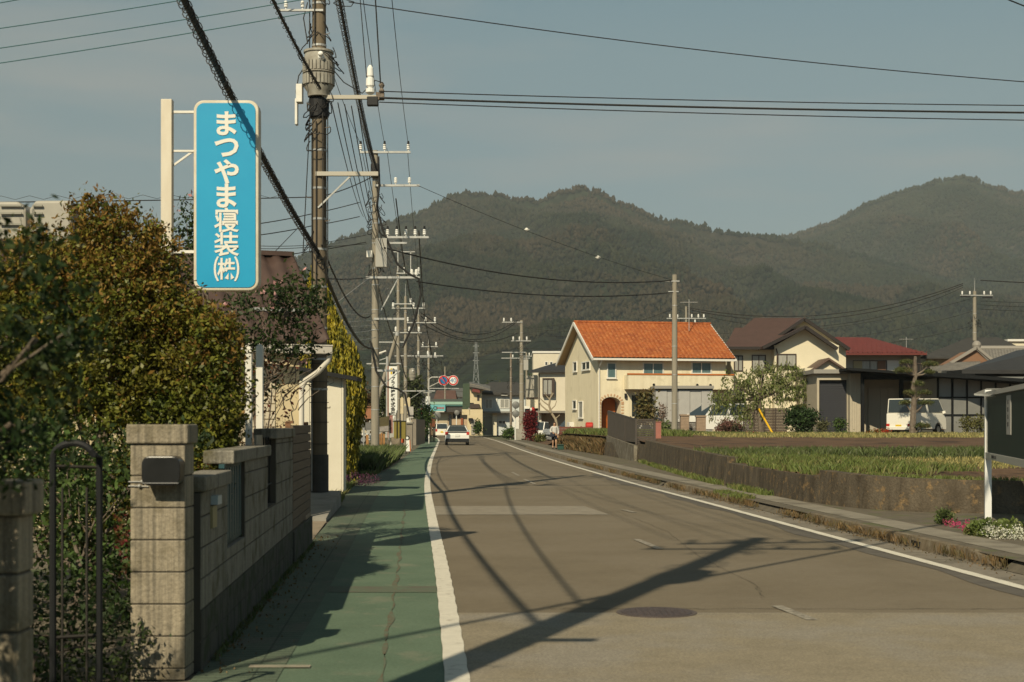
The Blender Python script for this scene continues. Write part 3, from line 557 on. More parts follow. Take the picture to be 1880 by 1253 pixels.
# ---------------- blue sign
t = thing('shop_sign', 'tall blue sign with white Japanese lettering hung from a white post above the hedge', 'sign', (-3.64, 15, 0))
def rrect(x0, z0, x1, z1, r, y, n=6):
    o = []
    for cx, cz, a0 in ((x1-r, z1-r, 0), (x0+r, z1-r, 90), (x0+r, z0+r, 180), (x1-r, z0+r, 270)):
        for k in range(n+1): a = R(a0+90*k/n); o.append((cx+r*math.cos(a), y, cz+r*math.sin(a)))
    return o
q0 = P(358, 535, 15); q1 = P(477, 187, 15)
MB().prism(rrect(q0.x, q0.z, q1.x, q1.z, .105, 14.93)[::-1], (0, .16, 0)).build('sign_frame', mat('sign_cream', (.62,.56,.45), .45, col2=(.5,.44,.33), sc=5), t, world=True, bevel=.012)
MB().prism(rrect(q0.x+.032, q0.z+.032, q1.x-.032, q1.z-.032, .08, 14.922)[::-1], (0, .03, 0)).build('sign_face', mat('sign_blue', (.012,.27,.48), .35, col2=(.014,.29,.50), sc=3, spec=.4), t, world=True)
mb = MB(); sc_ = .28
for i, ch in enumerate('まつやま寝装'): glyphs(mb, ch, sc_*(.955 if i > 3 else 1.0), P(416, 227+i*44.3, 14.919), (1, 0, 0), (0, 0, 1), bold=.008 if i < 4 else .004)
g2 = MB(); glyphs(g2, '㈱', sc_, P(416, 494, 14.919), (1, 0, 0), (0, 0, 1), bold=.003)
kk = len(mb.v); mb.v += g2.v; mb.f += [tuple(i+kk for i in f) for f in g2.f]
mb.build('lettering', mat('sign_letter', (.66,.64,.57), .5), t, world=True)
MB().box(-3.70, 14.98, 0, -3.585, 15.08, 5.02).build('post', mat('sign_post_cream', (.62,.57,.47), .5, col2=(.52,.46,.36), sc=4, stretch=(1,1,.3)), t, world=True, bevel=.006)
mb = MB().box(-3.585, 15.02, 4.88, -3.33, 15.05, 4.905).box(-3.585, 15.02, 4.47, -3.33, 15.05, 4.49).bar((-3.58, 15.04, 4.33), (-3.37, 15.04, 4.48), .02).box(-3.585, 15.02, 3.4, -3.33, 15.05, 3.43); mb.build('brackets', M_white, t, world=True)
# ---------------- white posts behind the wall
for px, d, y0, wdt, nm in ((457, 15.4, 640, .068, 'slim white square post behind the block wall, left of the pair'), (477, 15.9, 636, .075, 'slim white square post behind the block wall, right of the pair')):
    b = P(px, 800, d); o = MB().box(b.x-wdt/2, d-wdt/2, 0, b.x+wdt/2, d+wdt/2, P(px, y0, d).z); o.box(b.x-wdt*.3, d-wdt*.3, P(px, y0, d).z, b.x+wdt*.3, d+wdt*.3, P(px, y0, d).z+.02)
    tag(o.build('white_post', M_white, bevel=.004), nm, 'post')
# ---------------- cream house with the corrugated roof
u = Vector((math.cos(R(21)), math.sin(R(21)), 0)); vv = Vector((-math.sin(R(21)), math.cos(R(21)), 0))
O = Vector((-2.95, 23.0, 0)); ez = 2.92
t = thing('cream_house', 'single-storey cream house with brown corrugated roof behind the hedge', 'house', (O.x, O.y, 0), R(21))
M_cream = mat('cream_wall', (.56,.47,.30), .85, col2=(.52,.43,.27), sc=2)
MB().box(-9, .35, 0, -.42, 4.7, ez-.1).build('wall', M_cream, t)
mb = MB()
for k in range(14): mb.box(-2.1, .325, .55+k*.125, -.82, .35, .55+k*.125+.11)
mb.build('shutter', mat('shutter_cream', (.55,.48,.36), .6), t, bevel=.004, seg=1)
MB().box(-2.16, .31, 2.34, -.74, .36, 2.65).build('shutter_box', mat('shutter_cream', 0), t, bevel=.01)
# corrugated roof: a wavy sheet
nxr, nyr = 200, 8; vs = []; fs = []
for i in range(nxr+1):
    x = -9.3+9.3*i/nxr; wv = .035*math.cos(2*math.pi*x/.31)*1.0; wv = max(-.028, min(.028, wv*1.6))
    for j in range(nyr+1): k = j/nyr; vs.append((x, k*2.75, ez+.02+k*1.68+wv))
for i in range(nxr):
    for j in range(nyr): a = i*(nyr+1)+j; fs.append((a, a+nyr+1, a+nyr+2, a+1))
rf = npmesh('roof', np.array(vs), np.array(fs), mat('brown_corrugated', (.082,.052,.042), .5, col2=(.062,.04,.034), sc=3), t); sm = rf.modifiers.new('s', 'SOLIDIFY'); sm.thickness = .02
MB().box(-9.3, 2.66, ez+1.68, 0, 2.9, ez+1.76).build('ridge_cap', mat('brown_corrugated', 0), rf)
MB().prism([(-9.3, 2.76, ez+1.68), (-9.3, 5.4, ez), (-9.3, 5.4, ez-.02), (-9.3, 2.76, ez+1.64)], (9.3, 0, 0)).build('rear_roof', mat('brown_corrugated', 0), t)
MB().prism([(-.42, .35, ez-.1), (-.42, 4.7, ez-.1), (-.42, 2.75, ez+1.5)], (-8.5, 0, 0)).build('gable', M_cream, t)
mb = MB()
for x0, x1, k in ((-1.1, -.2, .28), (-1.6, -.9, .62), (-2.6, -1.9, .25), (-2.2, -1.2, .95)): mb.bar((x0, k*2.75, ez+.09+k*1.68), (x1, k*2.75, ez+.09+k*1.68), .035, .05); 
mb.build('snow_guard', M_steelw, rf)
MB().box(-9.2, -.12, ez-.20, .02, .02, ez-.08).box(-9.2, -.13, ez-.08, .03, .03, ez-.055).build('gutter', mat('gutter_grey', (.46,.43,.38), .5), t, bevel=.01)
MB().tube([(.0, -.02, ez-.2), (-.02, .0, ez-.3), (-.16, .1, ez-.48), (-.34, .25, ez-.62), (-.40, .27, ez-.75), (-.40, .27, .3)], .045, 10).build('downspout', mat('pipe_white', (.55,.52,.46), .4), t, smooth=True)
# box on the roof, top left
t = thing('roof_tank', 'pale metal box pair standing on the roof behind the hedge, far left', 'tank', P(60, 470, 24.5))
q = P(-60, 460, 24.5); q2 = P(48, 370, 24.5); mb = MB(); mb.prism([(q.x, 24.5, q.z-.6), (q2.x, 24.5, q.z-.6), (q2.x, 24.5, q2.z-.13), (q2.x-.13, 24.5, q2.z), (q.x, 24.5, q2.z)], (0, .9, 0)); mb.build('tank_shell', mat('tank_beige', (.34,.32,.27), .55, col2=(.30,.28,.24), sc=3), t, world=True, bevel=.05)
q = P(53, 460, 24.3); q2 = P(131, 368, 24.3); mb = MB(); mb.prism([(q.x, 24.3, q.z-.6), (q2.x, 24.3, q.z-.6), (q2.x, 24.3, q2.z), (q.x+.1, 24.3, q2.z), (q.x, 24.3, q2.z-.15)], (0, .9, 0)); mb.build('tank_shell', mat('tank_beige', 0), t, world=True, bevel=.05)
mb = MB()
for z in (378, 392, 412): mb.bar(P(0, z, 24.46), P(40, z, 24.46), .03); mb.bar(P(60, z, 24.26), P(78, z, 24.26), .03)
mb.build('ribs', mat('tank_rib', (.25,.24,.2), .5), t, world=True)
# ---------------- white storage shed
t = thing('storage_shed', 'narrow white panelled shed with dark roof behind the big utility pole', 'shed', (-4.4, 32, 0))
M_shed = mat('shed_white', (.60,.56,.46), .55, col2=(.56,.52,.42), sc=3)
mb = MB()
for k in range(4): mb.box(-5.27+k*.36, 32-.012*(k % 2), .0, -5.27+k*.36+.352, 32.5, 2.82-.055*k)
mb.box(-3.83, 31.97, 0, -3.79, 32.5, 2.62); mb.build('panels', M_shed, t, world=True)
MB().prism([(-5.5, 31.7, 3.0), (-3.45, 31.7, 2.64), (-3.45, 31.7, 2.55), (-5.5, 31.7, 2.91)], (0, 1.0, 0)).build('roof', M_dark, t, world=True)
t = thing('grey_house', 'small grey sided house with dark tiled roof behind the white shed', 'house', (-7, 40, 0))
MB().box(-10, 38, 0, -5.6, 44, 3.1).build('wall', mat('grey_siding', (.22,.24,.23), .7, col2=(.19,.205,.2), sc=2), t, world=True)
MB().prism([(-10.6, 37.4, 2.95), (-4.9, 37.4, 2.95), (-5.8, 39.5, 4.2), (-10.6, 39.5, 4.2)], (0, 5, 0)).build('roof', mat('dark_tile', (.05,.05,.05), .6), t, world=True)
# ---------------- planting
M_bronze = leafmat('bronze_leaf', (.17,.085,.02), (.20,.13,.025), sc=3, trans=.25, island=.4)
M_bush = leafmat('bush_leaf', (.055,.078,.012), (.160,.155,.022), (.17,.125,.02), sc=3.2, sc3=1.1, lo3=.5, hi3=.68, trans=.22, island=.45, rough=.45)
bb = [(-3.75, 12.9, 2.45, .95, .8, .85), (-4.5, 13.0, 2.2, .8, .8, .8), (-3.05, 12.8, 2.0, .68, .6, .75), (-3.9, 12.8, 1.3, 1.0, .8, .9), (-2.95, 12.8, 1.35, .45, .5, .6), (-3.55, 12.9, 3.05, .55, .5, .48), (-5.2, 13.0, 2.0, .7, .7, .7), (-2.72, 12.7, 1.75, .32, .45, .5), (-2.9, 12.8, 2.3, .42, .4, .45), (-4.3, 12.8, 3.05, .3, .3, .28), (-3.75, 12.8, 3.42, .22, .25, .2), (-4.75, 12.8, 2.85, .35, .3, .25), (-2.65, 12.7, 2.25, .25, .3, .3), (-2.75, 12.7, 1.3, .3, .4, .35), (-3.4, 12.8, 2.65, .5, .4, .4)]
t = thing('hedge_bush', 'big olive green bush with bronze young leaves below the blue sign', 'bush', (-3.8, 12.9, 0))
branches((0, 0, 0), [(b[0]+3.8, b[1]-12.9, b[2], b[3], b[4], b[5]) for b in bb], .07, M_bark, t, trunk_frac=.25)
pts = blob_pts(bb, 3600, 34, .055, .55)-np.array([3.8*-1, 12.9, 0])*1.0
hz_w = rng.random(len(pts)) < np.clip((pts[:, 2]-2.2)*.35+(pts[:, 0])*.12, .03, .6)
leaves('foliage', pts[~hz_w], .043, M_bush, t, elong=1.8); leaves('young_foliage', pts[hz_w], .043, M_bronze, t, elong=2.0)
sp = []
for b in [(-3.55+random.gauss(0, .85), 12.8+random.gauss(0, .3), 2.6+random.random()*.25) for _ in range(75)]:
    b = list(b); b[0] = min(b[0], -3.05-random.random()*.3); b[2] -= .08; b[2] -= max(0, abs(b[0]+3.75)-.5)*.75 if b[0] < -3.2 else .1
    for k in range(9): sp.append((b[0]+.015*k*random.gauss(0, .6), b[1], b[2]+.25+k*.045))
leaves('young_foliage_tips', np.concatenate([np.array(sp)-np.array([-3.8, 12.9, 0]), pts[hz_w][:6000]+.02]), .055, M_bronze, t, elong=2.4, up=(0, 0, 1, .4))
M_maple = leafmat('maple_leaf', (.014,.030,.008), (.025,.045,.012), (.06,.07,.02), sc=3, trans=.3, island=.4)
t = tree('maple_tree', 'dark out-of-focus green maple hanging in from the left edge', 'tree', (-2.55, 4.4, 0), [(.85, 0, 2.06, .40, .3, .20), (.80, .1, 1.78, .46, .35, .20), (.72, 0, 1.52, .42, .35, .16), (1.08, 0, 1.86, .24, .2, .07), (1.0, 0, 1.6, .18, .2, .06), (.3, -.1, 1.85, .6, .5, .5), (-.1, 0, 1.5, .6, .6, .6)], 1000, 13, .035, .036, M_maple, .045, elong=2.4, tf=.5)
M_shrub = leafmat('garden_shrub', (.022,.040,.012), (.035,.055,.015), (.05,.07,.02), sc=3, island=.4)
M_gard = leafmat('garden_leaf', (.045,.085,.02), (.065,.10,.025), sc=3, island=.4)
tree('garden_shrub', 'low dark rounded shrub inside the open gate', 'shrub', (-2.9, 8.6, 0), [(0, 0, .35, .55, .5, .4), (.35, .1, .25, .35, .4, .3), (-.5, .2, .4, .5, .5, .4)], 420, 12, .05, .04, M_shrub, .03)
tree('garden_shrub', 'bright green leafy plant behind the arched gate', 'shrub', (-3.3, 10.6, 0), [(.2, 0, .9, .4, .4, .5), (-.2, .2, 1.2, .5, .4, .4), (.5, .1, .4, .4, .4, .4)], 200, 12, .06, .06, M_gard, .03)
tree('garden_shrub', 'dense dark evergreen filling the garden behind the pillar', 'shrub', (-3.2, 11.2, 0), [(.0, .2, .8, .6, .5, .8), (.55, .3, .9, .35, .4, .7), (-.9, .4, .9, .7, .5, .9), (-2, .4, 1.0, .9, .5, 1.0)], 700, 12, .06, .055, M_shrub, .05)
tree('azalea', 'dark red flowering azalea just behind the lowest wall section', 'shrub', (-2.42, 10.1, 0), [(0, 0, 1.12, .22, .3, .2), (.05, .5, 1.15, .2, .3, .2), (-.15, .2, .8, .3, .4, .4)], 200, 10, .035, .035, leafmat('azalea_leaf', (.06,.075,.015), (.16,.012,.025), (.10,.08,.02), sc=5, island=.4), .02)
tree('red_leaf_shrub', 'twiggy shrub with dark red leaves behind the far end of the block wall', 'shrub', (-3.05, 17.3, 0), [(0, 0, 1.6, .45, .4, .3), (-.4, .1, 1.45, .5, .4, .35), (.15, -.1, 2.1, .4, .4, .3)], 110, 6, .05, .05, leafmat('redleaf', (.13,.02,.015), (.07,.05,.015), sc=4, island=.4), .03)
# flowering tree behind the sign
t = thing('magnolia_tree', 'thin dark-leaved tree with pale pink blossoms behind the blue sign', 'tree', (-3.15, 17.6, 0)); fb = [(.05, 0, 2.9, .5, .4, .45), (.5, 0, 3.15, .35, .4, .35), (-.15, .1, 2.3, .5, .4, .4), (-.9, 0, 3.7, .35, .3, .5), (-.75, .1, 4.2, .3, .3, .28), (.55, 0, 2.6, .2, .3, .3)]
branches((0, 0, 0), fb, .05, M_bark, t, wob=.2); leaves('crown', blob_pts(fb, 480, 9, .07, .4), .065, M_shrub, t)
leaves('blossom', blob_pts(fb, 32, 4, .022, .9), .06, leafmat('pink_petal', (.50,.22,.22), (.60,.38,.36), sc=9, island=.1), t, elong=1.6)
tw = MB()
for _ in range(60):
    a = Vector((random.uniform(-.9, .5), random.uniform(-.2, .2), random.uniform(1.6, 2.2))); p = [a]
    for k in range(5): p.append(p[-1]+Vector((random.gauss(.05, .06), random.gauss(0, .04), random.uniform(.02, .14))))
    tw.tube(p, [.008-.0012*i for i in range(6)], 4)
tw.build('twigs', M_bark, t)
# golden conifer
M_gold = leafmat('golden_conifer', (.36,.28,.025), (.22,.20,.025), (.09,.10,.018), sc=2.5, sc3=3.2, lo3=.48, hi3=.62, trans=.1, island=.35)
t = thing('golden_conifer', 'tall cone-shaped conifer with golden yellow foliage behind the shed', 'tree', (-5.2, 38, 0)); MB().tube([(0, 0, 0), (0, 0, 5.6)], [.12, .02], 8).build('trunk', M_bark, t)
pp = []; n_t = 5200
for i in range(n_t):
    z = 6.0*(1-rng.random()**.62)+.1 if True else 0; prof_r = np.interp(z, [0, 1.3, 2.15, 2.9, 3.46, 3.9, 4.55, 5.06, 6.1], [1.0, 1.12, 1.3, 1.24, 1.05, .83, .48, .32, .03]); a = rng.random()*2*np.pi; rr = prof_r*(.86+.16*rng.random()); c = np.array([rr*np.cos(a), rr*np.sin(a), z])
    k = np.arange(11)/10; pp.append(c+np.stack([rng.normal(size=11)*.035*(1-k), rng.normal(size=11)*.035*(1-k), (k-.5)*.30], 1))
leaves('foliage', np.concatenate(pp), .10, M_gold, t, elong=2.3, up=(0, 0, 1, .75))
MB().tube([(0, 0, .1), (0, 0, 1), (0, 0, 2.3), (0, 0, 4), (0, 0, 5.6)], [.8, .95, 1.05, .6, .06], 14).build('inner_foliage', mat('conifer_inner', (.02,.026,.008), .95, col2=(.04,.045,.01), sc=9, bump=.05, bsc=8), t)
# roadside flowers and grass
tree('moss_phlox', 'low magenta flowering cushion at the foot of the golden conifer', 'flowers', (-4.05, 36.5, 0), [(0, 0, .1, .45, .9, .22), (.25, 1.4, .08, .3, .6, .15)], 260, 10, .04, .035, leafmat('phlox', (.16,.035,.11), (.10,.05,.08), (.03,.05,.02), sc=6), .01)
def zl(y0, y1, a, b): return zone(y0, y1, a, b, 0, lambda x, y: 0.0, XG)
blades('roadside_grass', 'tall dark green grass beside the second utility pole', 12000, zl(46, 64, -2.0, -.15), .15, .75, M_gd, .018)
blades('roadside_grass', 'low weeds along the inner pavement edge by the shed', 2500, zl(29, 46, -.5, -.02), .03, .16, M_gr, .01)
blades('roadside_grass', 'small weeds at the foot of the block wall', 1200, zl(9.5, 19, -.01, .06), .02, .07, M_gd, .006)

# unseen hedge and tree beside the camera, added to shade pillars and gate path
tree('unseen_shade_tree', 'added leafy tree just outside the frame, shading the garden behind the gate', 'tree', (-4.4, 5.6, 0), [(0, 0, 2.4, 1.1, 1.0, .75), (-.3, 0, 3.5, .9, 1.0, .7), (-1.2, .2, 3.2, .9, 1, .9), (-.5, .5, 1.6, 1, 1, .9), (.3, -.3, 1.9, .8, .8, .7), (.2, .6, 3.1, .7, .8, .5)], 900, 14, .09, .08, M_shrub, .08)
tree('unseen_shade_hedge', 'added unseen dark hedge left of the camera, shading the near pillar', 'hedge', (-2.75, 3.0, 0), [(0, 0, 1.4, .75, .8, 1.3), (.1, .5, 2.1, .65, .6, .9), (-.6, -.5, 1.5, .8, .8, 1.3), (.1, -.9, 1.4, .7, .7, 1.2), (-.9, .6, 2.2, .7, .8, 1.1)], 1300, 12, .07, .07, M_shrub, .05)

def litter(name, label, n, zone_, mt, sz):
    p = zone_(n); stuff(leaves(name, p, sz, mt, None, elong=1.8, cup=.1), label, 'litter')
def strip_pts(f, y0, y1, off, sd, z):
    def g(n):
        y = y0+(y1-y0)*rng.random(n); return np.stack([np.array([f(q) for q in y])+off+sd*np.abs(rng.normal(size=n)), y, np.full(n, z)], 1)
    return g
litter('fallen_leaves', 'scattered dry leaves and grit along the foot of the block wall', 420, strip_pts(XG, 9, 20, 0, .16, .022), M_gb, .03)
litter('fallen_leaves', 'scattered dry leaves and grit in the gutter along the right kerb', 500, strip_pts(XR, 14, 36, .48, -.1, .014), M_gb, .028)
# ================================================================ UTILITY POLES
def insul(mb, p, s=1.0):
    mb.at(p, 0, sc=s).lathe([(.02, 0), (.02, .05), (.055, .06), (.05, .10), (.03, .105), (.055, .12), (.05, .16), (.03, .165), (.05, .18), (.045, .22), (.01, .24)], n=10); mb.m = Matrix.Identity(4)
def pole(name, label, x, y, h, r0, r1, m=None, z0=0, bands=8, steps=True, group=None, cap=None):
    t = thing(name, label, 'utility pole', (x, y, z0), 0, group)
    MB().tube([(0, 0, -.3), (0, 0, h*.5), (0, 0, h)], [r0, (r0+r1)/2, r1], 20).build('shaft', m or M_poled, t, smooth=True)
    rr = lambda z: r0+(r1-r0)*z/h
    mb = MB()
    for k in range(bands): z = h*(.15+.8*(k+.3*random.random())/bands); mb.cyl((0, 0, z), (0, 0, z+.04), rr(z)+.008, n=16)
    mb.build('bands', M_steelw, t)
    if steps:
        mb = MB(); z = 1.9; s = 1
        while z < h-.6: mb.tube([(s*rr(z)*.7, -rr(z)*.6, z), (s*(rr(z)*.7+.12), -rr(z)*.6-.05, z), (s*(rr(z)*.7+.12), -rr(z)*.6-.05, z+.03)], .008, 5); z += .45; s = -s
        mb.build('step_bolts', M_rust, t)
    if cap: MB().lathe([(.03, h), (.028, h+.1), (.012, h+cap), (.002, h+cap+.02)], n=8).build('spike', M_steelw, t)
    return t
def arm(t, z, xa, xb, ins=(), y=0, m=None, wd=.075, s=1.0, brace=None, dy=0.0, cover=False):
    a = MB().bar((xa, y-dy, z), (xb, y+dy, z), wd, wd*1.1).build('crossarm', m or M_steelw, t, bevel=.004, seg=1)
    if ins:
        mb = MB()
        for i in ins: insul(mb, (i, y+dy*(2*(i-xa)/(xb-xa)-1), z+wd/2), s)
        mb.build('insulators', M_porc, a)
        if cover:
            mb = MB()
            for i in ins: mb.cyl((i, y, z+.2*s), (i, y, z+.36*s), .05*s, .03*s, 8)
            mb.build('insulator_caps', M_black, a)
    if brace: MB().bar((0, y, z-brace), (xb*.55 if abs(xb) > abs(xa) else xa*.55, y, z-.03), .03).build('brace', M_steelw, t)
    return a
def jumble(t, z0, z1, r, n, k=3, m=None, th=.010, name='service_cables'):
    mb = MB()
    for i in range(n):
        a = random.random()*6.3; z = random.uniform(z0, z1); pts = []; ra, rb = r*random.uniform(.7, 1.0), r*random.uniform(1.0, 1.6); sp_ = random.uniform(.8, 2.6); dz = random.uniform(-.3, .3)*r*1.6; ph = random.random()*6
        for j in range(15):
            f = j/14; rr = ra+(rb-ra)*math.sin(math.pi*f); pts.append((math.cos(a+sp_*f)*rr, math.sin(a+sp_*f)*rr, z+dz*f-.9*r*math.sin(math.pi*f)*random.choice((1, 1, .9))+.02*math.sin(ph+f*9)))
        mb.tube(pts, th, 5)
    return mb.build(name, m or M_cable, t, smooth=True)
def can(t, x, y, z, r, h, m=None, name='transformer'):
    o = MB().lathe([(r*.75, z-.1), (r*.8, z), (r, z+.08), (r, z+h-.1), (r*.93, z+h), (r*.5, z+h+.07), (.02, z+h+.1)], (x, y, 0), 24).build(name, m or mat('transformer_grey', (.33,.315,.27), .6, col2=(.22,.2,.165), sc=5), t, smooth=True)
    mb = MB()
    for k in range(26):
        a = 2*math.pi*k/26; c, s_ = math.cos(a), math.sin(a)
        for z0, z1 in ((z+.12, z+h*.42), (z+h*.5, z+h*.75)): mb.bar((x+c*(r+.02), y+s_*(r+.02), z0), (x+c*(r+.02), y+s_*(r+.02), z1), .05, .018, up=(c, s_, 0))
    mb.build('cooling_fins', mat('transformer_grey', 0), o); mb = MB(); mb.at((x+r*.3, y-r*.9, z+h*.78), rx=R(60)).lathe([(.07, 0), (.06, .06), (.045, .08), (.05, .14), (.03, .16)], n=10); mb.build('bushing', M_porc, o)
    mb = MB().lathe([(r+.015, z+h*.45), (r+.03, z+h*.46), (r+.03, z+h*.48), (r+.015, z+h*.49)], (x, y, 0), 24).lathe([(r*.95, z+h-.02), (r*1.04, z+h-.01), (r*1.04, z+h+.03), (r*.9, z+h+.04)], (x, y, 0), 24); mb.build('rim', mat('transformer_grey', 0), o)
    return o
def wire(label, pts, r, sag=0.0, coil=0, cr=.05, n=24, cat='overhead wire', m=None, name='overhead_wire', group=None):
    """pts: (px, py, distance) anchor points; sag in metres per span"""
    A = [P(*p) if not isinstance(p, Vector) else p for p in pts]; path = []
    for a, b in zip(A[:-1], A[1:]):
        for i in range(n + (1 if b is A[-1] else 0)): t_ = i/n; q = a.lerp(b, t_); q.z -= sag*4*t_*(1-t_); path.append(q)
    mb = MB().tube(path, r, 5 if r < .02 else 8)
    if coil:
        tot = sum((path[i+1]-path[i]).length for i in range(len(path)-1)); hp = []; K = int(tot*coil*10); seg = np.linspace(0, len(path)-1.001, K)
        for k, s in enumerate(seg):
            i = int(s); f = s-i; c = path[i].lerp(path[i+1], f); d = (path[i+1]-path[i]).normalized(); a1 = d.orthogonal().normalized(); b1 = d.cross(a1); th = 2*math.pi*k/10
            hp.append(c + (a1*math.cos(th)+b1*math.sin(th))*(cr*(1+.15*math.sin(k*.37)))-Vector((0, 0, cr*.55)))
        mb.tube(hp, .006, 3, cap=False)
    return tag(mb.build(name, m or M_cable, smooth=True), label, cat, group)
# main pole
MX, MY = -3.73, 27.5
mp_ = pole('utility_pole', 'large brown utility pole with the ribbed grey transformer, closest to the blue sign', MX, MY, 13.6, .165, .12, M_pole, bands=16)
can(mp_, 0, -.06, 8.0, .28, .75)
MB().lathe([(.17, 7.5), (.185, 7.52), (.2, 7.86), (.18, 7.9)], (0, 0, 0), 16).build('transformer_bracket', M_black, mp_)
arm(mp_, 7.88, -.05, 1.15, (), y=-.12, wd=.07, m=mat('pale_arm', (.40,.37,.31), .6))
arm(mp_, 6.40, -.05, 1.16, (), y=-.15, wd=.075, m=mat('pale_arm', 0), brace=.65)
arm(mp_, 12.9, -1.3, 1.2, (-1.2, -.5, .45, 1.1), y=-.14, s=1.1, cover=True, brace=.6)
arm(mp_, 12.1, -1.1, 1.1, (-1.0, .95), y=-.14, s=1.1)
arm(mp_, 9.55, -.75, .1, (-.62, -.3), y=-.14, wd=.04, s=.7)
mb = MB(); mb.at((1.0, -.12, 7.94)).lathe([(.05, 0), (.09, .03), (.09, .1), (.05, .12), (.085, .16), (.08, .3), (.05, .32), (.07, .35), (.06, .5), (.02, .56)], n=12); mb.build('lightning_arrester', M_porc, mp_)
mb = MB(); mb.at((1.22, -.12, 7.95)).lathe([(.03, 0), (.06, .05), (.03, .1), (.06, .16), (.03, .22)], n=10); mb.box(-.1, -.05, -.12, .05, .05, .02); mb.build('terminal', M_rust, mp_)
MB().cbox((-.36, -.1, 7.95), .12, .2, .35).cbox((-.42, -.1, 7.6), .05, .15, .5).build('fuse_boxes', M_white, mp_, bevel=.01)
MB().cbox((1.05, -.12, 7.8), .22, .12, .18).build('cable_clamp', M_black, mp_, bevel=.02)
jumble(mp_, 7.0, 8.0, .22, 16); jumble(mp_, 7.9, 8.9, .30, 7, name='upper_cables'); jumble(mp_, 9.0, 9.9, .17, 7, name='upper_cables'); jumble(mp_, 4.6, 5.3, .18, 6, name='lower_cables')
mb = MB()
for a, z0, z1 in ((-100, 3.4, 7.4), (-60, 5.0, 7.6), (-130, .5, 7.2), (-20, 4.4, 7.5), (-160, 8.7, 12.5), (-110, 8.9, 11)): c, s_ = math.cos(R(a)), math.sin(R(a)); mb.tube([(c*.185, s_*.185, z0+(z1-z0)*i/5+random.uniform(-.01, .01)) for i in range(6)], .012, 5)
mb.tube([(-.25, -.1, 8.5), (-.38, -.1, 8.3), (-.43, -.1, 8.0), (-.4, -.1, 7.7)], .012, 5).tube([(.2, -.25, 8.5), (.5, -.2, 8.15), (.85, -.15, 7.95), (1.1, -.15, 8.2), (1.25, -.15, 8.15)], .011, 5).tube([(-.2, -.15, 8.9), (-.28, -.15, 9.4), (-.2, -.15, 9.7)], .012, 5)
mb.build('risers', M_cable, mp_, smooth=True)
mb = MB()
for z in (.9, 1.2, 1.62, 2.0, 2.4, 2.75): mb.cyl((0, 0, z), (0, 0, z+.012), .186, n=20)
mb.cyl((0, 0, .28), (0, 0, 1.0), .184, n=20); mb.build('protective_sleeve', mat('sleeve_dark', (.07,.066,.06), .8, col2=(.05,.047,.042), sc=4), mp_)
MB().tube([(-.12, -.14, 2.7), (-.12, -.15, .3)], .012, 5).build('ground_rod', M_steelw, mp_)
# near pole, just outside the frame on the left: its shadow crosses the road
np_ = pole('utility_pole', 'near utility pole beside the left edge of the picture, whose long shadow crosses the road', -2.33, 3.95, 13.2, .20, .14, M_pole, bands=10)
arm(np_, 12.7, -1.0, 1.5, (-.9, -.3, .5, 1.4), y=-.14, dy=.2, s=1.2, cover=True, brace=.6); arm(np_, 11.9, -1.2, 1.3, (-1.1, 0.5, 1.2), y=-.14, s=1.2); jumble(np_, 11.3, 12.9, .3, 9, th=.02, name='lower_cables')
arm(np_, 5.6, -.05, .5, (), y=-.2); can(np_, 0, -.3, 9.0, .26, .7)
wire('thick cable crossing from the near pole over the road, outside the frame', [Vector((-14, -12.8, 8.3)), Vector((-2.33, 3.9, 8.2)), Vector((17, 31.6, 8.3))], .038, .25, n=30)
jumble(np_, 9.5, 10.6, .25, 6)
# second pole
P2X, P2Y = -5.96, 62
p2 = pole('utility_pole', 'second utility pole down the left side, with long side arms and a grey equipment box', P2X, P2Y, 13.5, .19, .12, M_poled, bands=12)
for a in [(13.4, -.65, 1.55, (-.62, .42, 1.45)), (11.95, .0, 1.95, (.9, 1.5)), (9.7, .45, 2.35, (.55, .95, 1.35, 1.75, 2.15)), (7.95, -.4, 1.95, (1.6, 1.8)), (6.15, -.05, 1.3, ()), (3.9, .1, 1.0, ())]: arm(p2, a[0], a[1], a[2], a[3], y=-.15, s=1.35, cover=len(a[3]) > 2, wd=.085)
arm(p2, 9.45, .4, 1.4, (), y=-.15); MB().bar((1.0, -.15, 7.9), (.25, -.15, 6.5), .05).bar((.25, -.15, 3.2), (1.1, -.15, 3.9), .04).build('struts', M_steelw, p2)
MB().cbox((.3, -.3, 9.0), .5, .3, 1.25).build('equipment_box', mat('box_grey', (.33,.32,.29), .5), p2, bevel=.02); MB().cbox((-.22, -.25, 8.95), .25, .25, .3).build('fuse_boxes', M_white, p2, bevel=.02)
jumble(p2, 9.8, 11.8, .32, 24, th=.014); jumble(p2, 8.2, 8.8, .25, 6, th=.014, name='lower_cables')
MB().cbox((0, -.15, 12.6), .35, .35, .6).build('cable_clamp', M_black, p2, bevel=.05)
mb = MB().tube([(.15, -.2, 13.2), (.2, -.25, 12), (.1, -.3, 11), (.35, -.3, 10), (.7, -.3, 9.2), (1.0, -.25, 8.5), (1.5, -.2, 8.1), (1.9, -.2, 7.9), (2.0, -.2, 7.2), (1.7, -.2, 6.0), (1.2, -.2, 4.9)], .05, 7); mb.tube([(-.2, -.2, 5.2), (-.1, -.25, 4.7), (.05, -.25, 3.9), (.5, -.25, 3.2), (1.0, -.25, 3.1), (1.3, -.2, 2.9), (1.5, -.2, 1.9)], .045, 7)
mb.build('thick_cable', M_cable, p2, smooth=True)
p3 = pole('utility_pole', 'third utility pole on the left, slim and plain beside the double-armed pole', (731-940)/26.1, 100, 12.4, .15, .10, bands=8)
